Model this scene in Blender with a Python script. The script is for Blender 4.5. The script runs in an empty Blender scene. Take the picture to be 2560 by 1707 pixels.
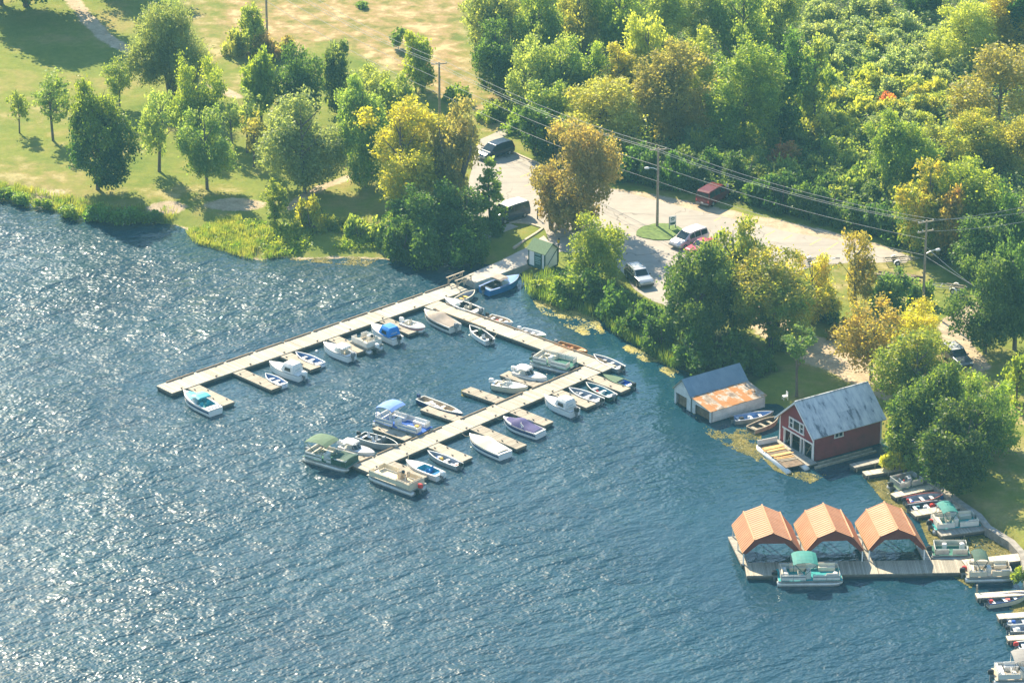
import bpy, bmesh, math, random
import numpy as np
from mathutils import Vector, Matrix
from mathutils.geometry import tessellate_polygon

R = math.radians
scene = bpy.context.scene
col = scene.collection
random.seed(7)

# ------------------------------------------------------------------ camera
FPX, PITCH, DIST = 10000.0, R(23.3), 435.0          # focal length in photo pixels, tilt down, distance to the water at mid frame
SW, SH = 2560.0, 1707.0
CAM = Vector((0.0, -DIST * math.cos(PITCH), DIST * math.sin(PITCH)))
cam_data = bpy.data.cameras.new('camera')
cam_data.sensor_width = 36.0
cam_data.lens = FPX / SW * 36.0
cam_data.clip_start, cam_data.clip_end = 1.0, 5000.0
cam = bpy.data.objects.new('camera', cam_data)
cam.location = CAM
cam.rotation_euler = (R(90) - PITCH, 0, 0)
col.objects.link(cam)
scene.camera = cam

# ------------------------------------------------------------------ sky, sun, exposure
SUN_EL, SUN_AZ = R(38.5), R(-26)                       # azimuth from +Y, negative is to the left
world = bpy.data.worlds.new('World')
scene.world = world
world.use_nodes = True
wn = world.node_tree.nodes
sky = wn.new('ShaderNodeTexSky')
sky.sky_type = 'NISHITA'
sky.sun_disc = False
sky.sun_elevation = SUN_EL
sky.sun_rotation = SUN_AZ
sky.dust_density = 0.3
sky.air_density = 1.4
sky.ozone_density = 3.0
wn['Background'].inputs['Strength'].default_value = 0.09
world.node_tree.links.new(sky.outputs['Color'], wn['Background'].inputs['Color'])
sun_data = bpy.data.lights.new('sun', 'SUN')
sun_data.energy = 5.0
sun_data.angle = R(0.53)
sun_data.color = (1.0, 0.86, 0.62)
sun = bpy.data.objects.new('sun', sun_data)
sd = Vector((math.sin(SUN_AZ) * math.cos(SUN_EL), math.cos(SUN_AZ) * math.cos(SUN_EL), math.sin(SUN_EL)))
sun.rotation_euler = sd.to_track_quat('Z', 'Y').to_euler()
sun.location = (0, 0, 100)
col.objects.link(sun)
scene.view_settings.view_transform = 'Standard'
scene.view_settings.look = 'None'
scene.view_settings.gamma = 1.0
scene.view_settings.exposure = 1.42
scene.render.engine = 'CYCLES'
scene.cycles.use_denoising = True
scene.cycles.max_bounces = 8
scene.cycles.transparent_max_bounces = 8
scene.cycles.volume_bounces = 0
scene.cycles.sample_clamp_indirect = 6.0
scene.cycles.caustics_reflective = False
scene.cycles.caustics_refractive = False

# ------------------------------------------------------------------ from photo pixels to places on the ground
def P(px, py, z=0.0):
    u, v = (px - SW / 2) / FPX, -(py - SH / 2) / FPX
    d = Vector((u, math.cos(PITCH) + v * math.sin(PITCH), -math.sin(PITCH) + v * math.cos(PITCH)))
    t = (z - CAM.z) / d.z
    return CAM + d * t
K = 2560 / 2352
def PD(x, y, z=0.0):
    return P(x * K, y * K, z)
def depth_of(p):
    return (p - CAM).dot(Vector((0, math.cos(PITCH), -math.sin(PITCH))))
LZ = 0.8                                             # level of the flat land above the water

# ------------------------------------------------------------------ materials
MATS = {}
def new_mat(name):
    m = bpy.data.materials.new(name)
    m.use_nodes = True
    nt = m.node_tree
    return m, nt, nt.nodes['Principled BSDF']
def nd(nt, typ, **kw):
    n = nt.nodes.new(typ)
    for k, v in kw.items():
        setattr(n, k, v)
    return n
def lk(nt, a, b):
    nt.links.new(a, b)
def noise(nt, vec, scale, detail=3.0, rough=0.55):
    n = nd(nt, 'ShaderNodeTexNoise')
    n.inputs['Scale'].default_value = scale
    n.inputs['Detail'].default_value = detail
    n.inputs['Roughness'].default_value = rough
    if vec is not None:
        lk(nt, vec, n.inputs['Vector'])
    return n.outputs['Fac']
def ramp(nt, fac, stops):
    n = nd(nt, 'ShaderNodeValToRGB')
    el = n.color_ramp.elements
    while len(el) > 1:
        el.remove(el[-1])
    el[0].position, el[0].color = stops[0][0], (*stops[0][1], 1)
    for p, c in stops[1:]:
        e = el.new(p)
        e.color = (*c, 1)
    lk(nt, fac, n.inputs['Fac'])
    return n.outputs['Color']
def mixc(nt, fac, a, b, mode='MIX'):
    n = nd(nt, 'ShaderNodeMix', data_type='RGBA', blend_type=mode)
    for s, v in ((n.inputs['Factor'], fac), (n.inputs['A'], a), (n.inputs['B'], b)):
        pass
    ins = [i for i in n.inputs if i.enabled]
    for s, v in zip(ins, (fac, a, b)):
        if hasattr(v, 'is_output'):
            lk(nt, v, s)
        elif isinstance(v, (int, float)):
            s.default_value = v
        else:
            s.default_value = (*v, 1)
    return [o for o in n.outputs if o.enabled][0]
def mth(nt, op, a, b=0.0, clamp=False):
    n = nd(nt, 'ShaderNodeMath', operation=op, use_clamp=clamp)
    for s, v in zip(n.inputs, (a, b)):
        if hasattr(v, 'is_output'):
            lk(nt, v, s)
        else:
            s.default_value = v
    return n.outputs[0]
def smooth01(nt, x, lo, hi):
    n = nd(nt, 'ShaderNodeMapRange', interpolation_type='SMOOTHSTEP')
    lk(nt, x, n.inputs['Value'])
    n.inputs['From Min'].default_value, n.inputs['From Max'].default_value = lo, hi
    return n.outputs[0]
def coords(nt, what='Object'):
    return nd(nt, 'ShaderNodeTexCoord').outputs[what]
def bump(nt, bsdf, h, strength=0.5, dist=0.02):
    n = nd(nt, 'ShaderNodeBump')
    n.inputs['Strength'].default_value = strength
    n.inputs['Distance'].default_value = dist
    lk(nt, h, n.inputs['Height'])
    lk(nt, n.outputs[0], bsdf.inputs['Normal'])
    return n

def mat(name, c, rough=0.6, metal=0.0, var=0.22, scale=2.5, dirt=0.0):
    """a painted, moulded or cloth surface: colour with soft blotches and fine grain"""
    if name in MATS:
        return MATS[name]
    m, nt, b = new_mat(name)
    v = coords(nt)
    n1 = noise(nt, v, scale, 4)
    lo = tuple(x * (1 - var) for x in c)
    hi = tuple(min(1, x * (1 + var)) for x in c)
    cc = ramp(nt, n1, [(0.3, lo), (0.7, hi)])
    if dirt:
        n2 = noise(nt, v, scale * 2.7, 5, 0.7)
        cc = mixc(nt, mth(nt, 'MULTIPLY', smooth01(nt, n2, 0.5, 0.75), dirt), cc, (0.10, 0.085, 0.06))
    lk(nt, cc, b.inputs['Base Color'])
    b.inputs['Roughness'].default_value = rough
    b.inputs['Metallic'].default_value = metal
    MATS[name] = m
    return m

def plank_mat(name, c, width=0.16, gap=0.012, along='x', wet=0.0):
    m, nt, b = new_mat(name)
    v = coords(nt)
    sp = nd(nt, 'ShaderNodeSeparateXYZ')
    lk(nt, v, sp.inputs[0])
    x = sp.outputs['X' if along == 'x' else 'Y']
    k = mth(nt, 'DIVIDE', x, width)
    cell = mth(nt, 'FLOOR', k)
    fr = mth(nt, 'FRACT', k)
    wnz = nd(nt, 'ShaderNodeTexWhiteNoise', noise_dimensions='1D')
    lk(nt, cell, wnz.inputs['W'])
    big = noise(nt, v, 0.35, 4)
    oi = nd(nt, 'ShaderNodeObjectInfo')
    t = mth(nt, 'ADD', mth(nt, 'MULTIPLY', wnz.outputs['Value'], 0.5), mth(nt, 'ADD', mth(nt, 'MULTIPLY', big, 0.6), mth(nt, 'MULTIPLY', mth(nt, 'SUBTRACT', oi.outputs['Random'], 0.5), 0.35)))
    cc = ramp(nt, t, [(0.15, tuple(q * 0.62 for q in c)), (0.55, c), (0.95, tuple(min(1, q * 1.22) for q in c))])
    st = noise(nt, v, 1.6, 5, 0.7)
    cc = mixc(nt, mth(nt, 'MULTIPLY', smooth01(nt, st, 0.52, 0.72), 0.45), cc, tuple(q * 0.45 for q in c))
    g = mth(nt, 'LESS_THAN', fr, gap / width)
    cc = mixc(nt, g, cc, (0.05, 0.04, 0.03))
    lk(nt, cc, b.inputs['Base Color'])
    b.inputs['Roughness'].default_value = 0.85
    MATS[name] = m
    return m

def siding_mat(name, c, step=0.18, vert=False):
    m, nt, b = new_mat(name)
    v = coords(nt)
    sp = nd(nt, 'ShaderNodeSeparateXYZ')
    lk(nt, v, sp.inputs[0])
    if vert:
        a = mth(nt, 'ADD', sp.outputs['X'], sp.outputs['Y'])
    else:
        a = sp.outputs['Z']
    fr = mth(nt, 'FRACT', mth(nt, 'DIVIDE', a, step))
    n1 = noise(nt, v, 1.2, 5, 0.65)
    cc = ramp(nt, n1, [(0.3, tuple(x * 0.75 for x in c)), (0.7, tuple(min(1, x * 1.15) for x in c))])
    cc = mixc(nt, mth(nt, 'MULTIPLY', mth(nt, 'LESS_THAN', fr, 0.12), 0.5), cc, tuple(x * 0.4 for x in c))
    lk(nt, cc, b.inputs['Base Color'])
    b.inputs['Roughness'].default_value = 0.75
    bump(nt, b, fr, 0.4, 0.02)
    MATS[name] = m
    return m

def sheet_metal(name, stops, rough=0.5, metal=0.3, scale=0.9, streak=(1, 1, 1), rnd=0.2):
    m, nt, b = new_mat(name)
    v = coords(nt)
    mp = nd(nt, 'ShaderNodeMapping')
    mp.inputs['Scale'].default_value = streak
    lk(nt, v, mp.inputs['Vector'])
    oi = nd(nt, 'ShaderNodeObjectInfo')
    n1 = noise(nt, mp.outputs[0], scale, 5, 0.65)
    t = mth(nt, 'ADD', n1, mth(nt, 'MULTIPLY', mth(nt, 'SUBTRACT', oi.outputs['Random'], 0.5), rnd))
    cc = ramp(nt, t, stops)
    n2 = noise(nt, mp.outputs[0], scale * 6, 4, 0.7)
    cc = mixc(nt, mth(nt, 'MULTIPLY', smooth01(nt, n2, 0.55, 0.75), 0.35), cc, tuple(q * 0.55 for q in stops[0][1]))
    lk(nt, cc, b.inputs['Base Color'])
    b.inputs['Roughness'].default_value = rough
    b.inputs['Metallic'].default_value = metal
    MATS[name] = m
    return m

def glass_mat(name, c=(0.02, 0.03, 0.035), rough=0.06):
    m, nt, b = new_mat(name)
    b.inputs['Base Color'].default_value = (*c, 1)
    b.inputs['Roughness'].default_value = rough
    b.inputs['IOR'].default_value = 1.5
    MATS[name] = m
    return m
def clear_mat(name, c=(0.6, 0.7, 0.72), a=0.45):
    m, nt, b = new_mat(name)
    b.inputs['Base Color'].default_value = (*c, 1)
    b.inputs['Roughness'].default_value = 0.08
    b.inputs['Alpha'].default_value = a
    MATS[name] = m
    return m

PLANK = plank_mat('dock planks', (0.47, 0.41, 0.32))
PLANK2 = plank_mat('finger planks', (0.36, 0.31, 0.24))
PLANK_GREY = plank_mat('weathered and shaded planks', (0.36, 0.33, 0.28))
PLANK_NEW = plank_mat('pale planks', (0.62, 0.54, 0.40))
RAIL = mat('rail timber', (0.23, 0.17, 0.11), 0.85, var=0.3)
TIMBER = mat('grey timber', (0.36, 0.30, 0.22), 0.85, var=0.3)
LUMBER = mat('fresh lumber', (0.62, 0.36, 0.12), 0.7, var=0.2)
JOIST = mat('shaded joist timber', (0.15, 0.13, 0.11), 0.85, var=0.3)  # shadow on the dock sides is put into this darker timber
PLANK_SHADE = plank_mat('shaded dock planks', (0.40, 0.355, 0.275))  # darker planks: the shade over the covered dock is in the colour
FLOATM = mat('dark dock float', (0.035, 0.045, 0.05), 0.6)
WHITE = mat('white gelcoat', (0.78, 0.77, 0.74), 0.25, var=0.05)
OFFWHITE = mat('off white gelcoat', (0.68, 0.66, 0.60), 0.3, var=0.08, dirt=0.15)
CREAM = mat('cream gelcoat', (0.70, 0.60, 0.42), 0.3, var=0.08)
ALU = mat('dull aluminium', (0.50, 0.51, 0.50), 0.38, 0.55, var=0.12)
ALU_DARK = mat('stained aluminium', (0.30, 0.31, 0.30), 0.45, 0.4, var=0.2)
PAINT_GREY = mat('grey boat paint', (0.28, 0.31, 0.36), 0.5)
NAVY = mat('navy paint', (0.02, 0.04, 0.13), 0.25, var=0.1)
BLUE = mat('blue paint', (0.02, 0.17, 0.42), 0.3, var=0.12)
CANVAS_BLUE = mat('blue canvas', (0.01, 0.20, 0.62), 0.75, var=0.12)
CANVAS_PALEBLUE = mat('faded blue canvas', (0.16, 0.29, 0.62), 0.8, var=0.12)
CANVAS_GREEN = mat('dark green canvas', (0.018, 0.065, 0.045), 0.8, var=0.2)
CANVAS_SAGE = mat('faded green canvas', (0.09, 0.15, 0.085), 0.85, var=0.15)
CANVAS_TEAL = mat('teal canvas', (0.008, 0.17, 0.15), 0.75, var=0.15)
CANVAS_TAUPE = mat('taupe canvas', (0.33, 0.27, 0.22), 0.85, var=0.15)
CANVAS_CREAM = mat('cream canvas', (0.72, 0.66, 0.50), 0.85, var=0.08)
CANVAS_PURPLE = mat('purple canvas', (0.06, 0.05, 0.17), 0.8, var=0.12)
CANVAS_GREY = mat('grey canvas', (0.22, 0.21, 0.20), 0.85, var=0.12)
VINYL_TEAL = mat('turquoise vinyl', (0.03, 0.38, 0.46), 0.5, var=0.12)
VINYL_CREAM = mat('cream vinyl', (0.62, 0.56, 0.44), 0.5, var=0.1)
VINYL_WHITE = mat('white vinyl', (0.70, 0.69, 0.66), 0.5, var=0.08)
FLOOR_GREEN = mat('green deck carpet', (0.03, 0.14, 0.10), 0.9)
FLOOR_BLUE = mat('blue deck carpet', (0.02, 0.10, 0.42), 0.9)
FLOOR_TEAL = mat('teal deck carpet', (0.02, 0.30, 0.30), 0.9)
FLOOR_TAN = mat('tan deck carpet', (0.45, 0.37, 0.26), 0.9)
FLOOR_GREY = mat('grey deck carpet', (0.16, 0.17, 0.18), 0.9)
DARKIN = mat('dark boat interior', (0.05, 0.06, 0.07), 0.8)
BLUEIN = mat('pale blue boat interior', (0.17, 0.27, 0.47), 0.6)
TEALIN = mat('teal boat interior', (0.05, 0.20, 0.26), 0.6)
WOODIN = mat('varnished wood', (0.42, 0.19, 0.05), 0.4, var=0.25)
TANIN = mat('tan boat interior', (0.50, 0.38, 0.24), 0.6)
BLACK = mat('black plastic', (0.015, 0.015, 0.017), 0.35)
GREYPL = mat('grey plastic', (0.20, 0.21, 0.22), 0.45)
RED = mat('red plastic', (0.55, 0.03, 0.02), 0.4)
YELLOW = mat('yellow plastic', (0.65, 0.40, 0.04), 0.5)
ORANGE = mat('orange plastic', (0.65, 0.16, 0.02), 0.5)
GREENTRIM = mat('lime trim', (0.18, 0.45, 0.12), 0.4)
PINKTRIM = mat('pink trim', (0.55, 0.16, 0.14), 0.4)
GLASS = glass_mat('dark glass')
CLEAR = clear_mat('clear windscreen')
CHROME = mat('rail metal', (0.65, 0.65, 0.63), 0.25, 0.7, var=0.05)
ROPE = mat('rope', (0.55, 0.47, 0.30), 0.9)
REDWALL = siding_mat('red clapboard', (0.25, 0.026, 0.034))
WHITEWALL = siding_mat('white board wall', (0.66, 0.66, 0.64), 0.22)
WHITEPAINT = mat('white house paint', (0.74, 0.73, 0.70), 0.6, var=0.07)
GREENPAINT = mat('dark green paint', (0.015, 0.07, 0.06), 0.6)
GREENROOF = mat('green roof felt', (0.14, 0.21, 0.11), 0.9, var=0.18, scale=6)
DARKWOOD = mat('dark door timber', (0.16, 0.11, 0.07), 0.85, var=0.4)
ROOF_BLUE = sheet_metal('blue grey roof sheet', [(0.25, (0.12, 0.20, 0.28)), (0.7, (0.20, 0.29, 0.37))], 0.7, 0.0)
ROOF_GREY = sheet_metal('grey roof sheet', [(0.33, (0.16, 0.17, 0.19)), (0.42, (0.46, 0.47, 0.48)), (0.62, (0.66, 0.65, 0.62))], 0.65, 0.0, 0.9, (0.8, 2.2, 0.8))
ROOF_RUST = sheet_metal('rusty roof sheet', [(0.34, (0.16, 0.11, 0.08)), (0.43, (0.30, 0.23, 0.17)), (0.49, (0.44, 0.40, 0.35)), (0.53, (0.36, 0.20, 0.09)), (0.60, (0.38, 0.15, 0.035))], 0.85, 0.0, 0.6, (1, 1, 1), 0.22)
COPPER = sheet_metal('orange roof sheet', [(0.2, (0.46, 0.19, 0.09)), (0.5, (0.55, 0.25, 0.12)), (0.8, (0.62, 0.33, 0.18))], 0.7, 0.0, 0.5, (1, 1, 1), 0.3)
GABLE_RED = siding_mat('dark red gable boards', (0.17, 0.03, 0.02), 0.16, True)
POLE = mat('utility pole timber', (0.30, 0.24, 0.18), 0.9, var=0.25)
WIRE = mat('weathered wire', (0.42, 0.40, 0.37), 0.5, 0.2)
CONCRETE = mat('concrete', (0.42, 0.38, 0.33), 0.9, var=0.2, scale=1.2, dirt=0.3)
KERB = mat('kerb concrete', (0.46, 0.38, 0.29), 0.9, var=0.2)
YLINE = mat('yellow road paint', (0.62, 0.44, 0.13), 0.8, var=0.25, scale=6)
TYRE = mat('tyre rubber', (0.02, 0.02, 0.02), 0.85)
RIM = mat('wheel rim', (0.45, 0.45, 0.45), 0.3, 0.7)
LAMPGLASS = mat('headlamp glass', (0.75, 0.75, 0.72), 0.15, var=0.03)
AMBER = mat('amber lamp', (0.7, 0.22, 0.02), 0.3)
TAILRED = mat('tail lamp', (0.5, 0.02, 0.02), 0.3)

# ------------------------------------------------------------------ mesh helpers
class MB:
    def __init__(self):
        self.v, self.f = [], []
    def add(self, vs, fs):
        o = len(self.v)
        self.v += [tuple(p) for p in vs]
        self.f += [tuple(i + o for i in q) for q in fs]
        return self
    def box(self, c, s, rz=0.0, ry=0.0):
        x, y, z = s[0] / 2, s[1] / 2, s[2] / 2
        m = Matrix.Translation(Vector(c)) @ Matrix.Rotation(rz, 4, 'Z') @ Matrix.Rotation(ry, 4, 'Y')
        vs = [m @ Vector(p) for p in ((-x, -y, -z), (x, -y, -z), (x, y, -z), (-x, y, -z), (-x, -y, z), (x, -y, z), (x, y, z), (-x, y, z))]
        return self.add(vs, [(0, 3, 2, 1), (4, 5, 6, 7), (0, 1, 5, 4), (1, 2, 6, 5), (2, 3, 7, 6), (3, 0, 4, 7)])
    def bbox(self, c, s, b=0.05, rz=0.0):
        """box with chamfered vertical edges and a chamfered top"""
        x, y, z = s[0] / 2, s[1] / 2, s[2] / 2
        b = min(b, x * 0.8, y * 0.8)
        def ring(dx, dy, zz):
            return [(-x + dx + b, -y + dy, zz), (x - dx - b, -y + dy, zz), (x - dx, -y + dy + b, zz), (x - dx, y - dy - b, zz),
                    (x - dx - b, y - dy, zz), (-x + dx + b, y - dy, zz), (-x + dx, y - dy - b, zz), (-x + dx, -y + dy + b, zz)]
        bt = min(b, s[2] * 0.45)
        vs = ring(0, 0, -z) + ring(0, 0, z - bt) + ring(b * 0.8, b * 0.8, z)
        m = Matrix.Translation(Vector(c)) @ Matrix.Rotation(rz, 4, 'Z')
        fs = [tuple(range(7, -1, -1)), tuple(range(16, 24))]
        for k in (0, 8):
            fs += [(k + i, k + (i + 1) % 8, k + 8 + (i + 1) % 8, k + 8 + i) for i in range(8)]
        return self.add([m @ Vector(p) for p in vs], fs)
    def tube(self, pts, r, n=8, caps=True):
        pts = [Vector(p) for p in pts]
        rr = r if isinstance(r, (list, tuple)) else [r] * len(pts)
        vs, fs = [], []
        ref = Vector((0, 0, 1))
        for i, p in enumerate(pts):
            d = (pts[min(i + 1, len(pts) - 1)] - pts[max(i - 1, 0)]).normalized()
            a = d.cross(ref if abs(d.z) < 0.95 else Vector((1, 0, 0))).normalized()
            b = d.cross(a)
            for k in range(n):
                t = 2 * math.pi * k / n
                vs.append(p + (a * math.cos(t) + b * math.sin(t)) * rr[i])
        for i in range(len(pts) - 1):
            for k in range(n):
                fs.append((i * n + k, i * n + (k + 1) % n, (i + 1) * n + (k + 1) % n, (i + 1) * n + k))
        if caps:
            fs.append(tuple(range(n - 1, -1, -1)))
            fs.append(tuple((len(pts) - 1) * n + k for k in range(n)))
        return self.add(vs, fs)
    def prism(self, poly, z0, z1):
        """vertical prism over an xy outline"""
        n = len(poly)
        ar = sum(poly[i][0] * poly[(i + 1) % n][1] - poly[(i + 1) % n][0] * poly[i][1] for i in range(n))
        if ar < 0:
            poly = poly[::-1]
        vs = [(p[0], p[1], z0) for p in poly] + [(p[0], p[1], z1) for p in poly]
        fs = [(i, (i + 1) % n, n + (i + 1) % n, n + i) for i in range(n)]
        tri = tessellate_polygon([[Vector((p[0], p[1], 0)) for p in poly]])
        for t in tri:
            a, b, c = t
            cr = (poly[b][0] - poly[a][0]) * (poly[c][1] - poly[a][1]) - (poly[b][1] - poly[a][1]) * (poly[c][0] - poly[a][0])
            if cr < 0:
                a, b, c = c, b, a
            fs.append((n + a, n + b, n + c))
            fs.append((c, b, a))
        return self.add(vs, fs)
    def slab(self, pts, thick):
        """a planar outline in space given thickness downwards along its normal"""
        pts = [Vector(p) for p in pts]
        nn = (pts[1] - pts[0]).cross(pts[2] - pts[0]).normalized()
        n = len(pts)
        vs = pts + [p - nn * thick for p in pts]
        fs = [tuple(range(n)), tuple(range(2 * n - 1, n - 1, -1))]
        fs += [(i, n + i, n + (i + 1) % n, (i + 1) % n) for i in range(n)]
        return self.add(vs, fs)
    def mesh(self, name, m, smooth=False):
        me = bpy.data.meshes.new(name)
        me.from_pydata(self.v, [], self.f)
        if m is not None:
            me.materials.append(m)
        if smooth:
            for p in me.polygons:
                p.use_smooth = True
        me.update()
        return me
    def build(self, name, m, parent=None, smooth=False, loc=None, rz=0.0):
        o = bpy.data.objects.new(name, self.mesh(name, m, smooth))
        col.objects.link(o)
        o.parent = parent
        if loc is not None:
            o.location = loc
            o.rotation_euler = (0, 0, rz)
        return o
def tag(o, label=None, cat=None, group=None, kind=None):
    for k, v in (('label', label), ('category', cat), ('group', group), ('kind', kind)):
        if v:
            o[k] = v
    return o
def empty(name, loc, rz=0.0, label=None, cat=None, group=None):
    o = bpy.data.objects.new(name, None)
    o.empty_display_size = 0.3
    col.objects.link(o)
    o.location = loc
    o.rotation_euler = (0, 0, rz)
    return tag(o, label, cat, group)
def link(name, me, parent=None):
    o = bpy.data.objects.new(name, me)
    col.objects.link(o)
    o.parent = parent
    return o
def fast_mesh(name, verts, quads, m, smooth=False):
    """verts (n,3), quads (k,4) as numpy arrays"""
    me = bpy.data.meshes.new(name)
    k = quads.shape[1]
    me.vertices.add(len(verts))
    me.vertices.foreach_set('co', verts.astype(np.float32).ravel())
    me.loops.add(quads.size)
    me.loops.foreach_set('vertex_index', quads.astype(np.int32).ravel())
    me.polygons.add(len(quads))
    me.polygons.foreach_set('loop_start', np.arange(0, quads.size, k, dtype=np.int32))
    if smooth:
        me.polygons.foreach_set('use_smooth', np.ones(len(quads), dtype=bool))
    if m is not None:
        me.materials.append(m)
    me.update(calc_edges=True)
    me.validate()
    return me

# ------------------------------------------------------------------ ground, lake bed and water
SHORE_D = [(-1400, 420), (-500, 440), (-60, 452), (0, 457), (60, 470), (130, 487), (200, 502), (250, 512), (300, 512), (345, 507), (385, 515), (430, 532), (452, 560),
           (510, 575), (560, 592), (592, 602), (640, 592), (700, 596), (770, 594), (850, 597), (905, 600), (950, 597), (1000, 605), (1060, 610), (1110, 606),
           (1150, 604), (1180, 612), (1196, 628), (1205, 650), (1222, 682), (1262, 700), (1320, 712), (1380, 738), (1420, 770), (1470, 797), (1515, 828),
           (1550, 850), (1600, 862), (1660, 905), (1740, 925), (1790, 925), (1830, 960), (1960, 980), (2030, 1000), (2057, 1045), (2093, 1071), (2144, 1113), (2204, 1158),
           (2248, 1188), (2268, 1214), (2323, 1248), (2347, 1274), (2352, 1290), (2362, 1335), (2375, 1390), (2440, 1500), (2520, 1640), (2600, 1800)]
shore = [PD(x, y, 0) for x, y in SHORE_D]
poly = np.array([(p.x, p.y) for p in shore] + [(130, -160), (600, -420), (640, 640), (-640, 640), (-640, shore[0].y)])
def seg_dist(X, Y, pts, closed=False):
    best = np.full(X.shape, 1e9)
    n = len(pts)
    for i in range(n if closed else n - 1):
        ax, ay = pts[i][0], pts[i][1]
        bx, by = pts[(i + 1) % n][0], pts[(i + 1) % n][1]
        dx, dy = bx - ax, by - ay
        L2 = dx * dx + dy * dy + 1e-9
        t = np.clip(((X - ax) * dx + (Y - ay) * dy) / L2, 0, 1)
        best = np.minimum(best, (X - ax - t * dx) ** 2 + (Y - ay - t * dy) ** 2)
    return np.sqrt(best)
def inside(X, Y, pts):
    c = np.zeros(X.shape, dtype=bool)
    n = len(pts)
    for i in range(n):
        ax, ay = pts[i]
        bx, by = pts[(i + 1) % n]
        cond = ((ay > Y) != (by > Y))
        with np.errstate(divide='ignore', invalid='ignore'):
            xi = (bx - ax) * (Y - ay) / (by - ay + 1e-12) + ax
        c ^= cond & (X < xi)
    return c
def wob(X, Y, s, seed):
    r = np.random.RandomState(seed)
    o = np.zeros(X.shape)
    for k in range(7):
        a = r.rand() * 6.28
        f = s * (0.6 + 1.6 * r.rand())
        o += np.sin((X * math.cos(a) + Y * math.sin(a)) * f + r.rand() * 6.28)
    return o / 7 * 1.6
def ground_z(X, Y):
    d = seg_dist(X, Y, poly, True)
    ins = inside(X, Y, poly)
    s = np.where(ins, d, -d)
    hard = np.clip((X - 38) / 4, 0, 1) * np.clip((-Y + 5) / 5, 0, 1)
    s2 = s + wob(X, Y, 0.9, 3) * 0.5 * (1 - hard)
    w = 5.0 * (1 - hard) + 0.5 * hard
    t = np.clip(s2 / w, 0, 1)
    z = np.where(s2 > 0, LZ * (t * t * (3 - 2 * t) * 0.6 + 0.4 * t), np.maximum(s2 * 0.22, -3))
    return z, s
def stretch(lo, hi, step, far):
    a = np.arange(lo, hi + 1e-6, step)
    g = np.array([3, 8, 16, 32, 64, 128, 256, 400, 600])
    l = [lo - q for q in g if lo - q > -far] + [-far]
    h = [hi + q for q in g if hi + q < far] + [far]
    return np.array(sorted(set(l)) + list(a) + sorted(set(h)))
gx, gy = stretch(-80, 80, 0.62, 640), stretch(-84, 124, 0.62, 640)
GX, GY = np.meshgrid(gx, gy)
GZ, GS = ground_z(GX, GY)
def grid_quads(nx, ny):
    i = np.arange(nx * ny).reshape(ny, nx)
    return np.stack([i[:-1, :-1], i[:-1, 1:], i[1:, 1:], i[1:, :-1]], -1).reshape(-1, 4)
# where in the photo each spot of ground lies, to lay out turf, dry field, bare earth and brush
rx_, ry_, rz_ = GX - CAM.x, GY - CAM.y, LZ - CAM.z
dep = ry_ * math.cos(PITCH) - rz_ * math.sin(PITCH)
U = (SW / 2 + FPX * rx_ / np.maximum(dep, 1)) / K
V = (SH / 2 - FPX * (ry_ * math.sin(PITCH) + rz_ * math.cos(PITCH)) / np.maximum(dep, 1)) / K
def blob(cx, cy, ax, ay, soft=0.35):
    d = np.sqrt(((U - cx) / ax) ** 2 + ((V - cy) / ay) ** 2)
    return np.clip((1 + soft - d) / (2 * soft), 0, 1)
def trail(pts, w, soft=0.5):
    d = seg_dist(GX, GY, [tuple(PD(x, y, LZ))[:2] for x, y in pts])
    return np.clip((w / 2 + soft - d) / (2 * soft), 0, 1)
def area(pts, soft=1.2):
    q = [tuple(PD(x, y, LZ))[:2] for x, y in pts]
    d = seg_dist(GX, GY, q, True)
    return np.clip(np.where(inside(GX, GY, q), d, -d) / soft + 0.5, 0, 1)
def mx(*a):
    o = np.zeros(GX.shape)
    for q in a:
        o = np.maximum(o, q)
    return o
dry = mx(area([(520, -60), (1090, -60), (1070, 60), (1090, 170), (1120, 260), (1010, 230), (900, 170), (760, 100), (650, 130), (560, 130), (480, 60)], 5) * 1.0,
         area([(380, -60), (560, -60), (600, 120), (480, 150), (420, 60)], 4) * 0.6, blob(60, 260, 130, 40) * 0.42, blob(250, 340, 120, 30) * 0.45, blob(560, 190, 130, 25) * 0.4,
         blob(60, 400, 120, 40) * 0.55, blob(420, 440, 150, 25) * 0.5, blob(2330, 1000, 90, 130) * 0.55, blob(2010, 640, 160, 70) * 0.55,
         blob(2160, 850, 120, 80) * 0.75, blob(1130, 250, 60, 60) * 0.8, blob(700, 470, 120, 40) * 0.3)
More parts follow.
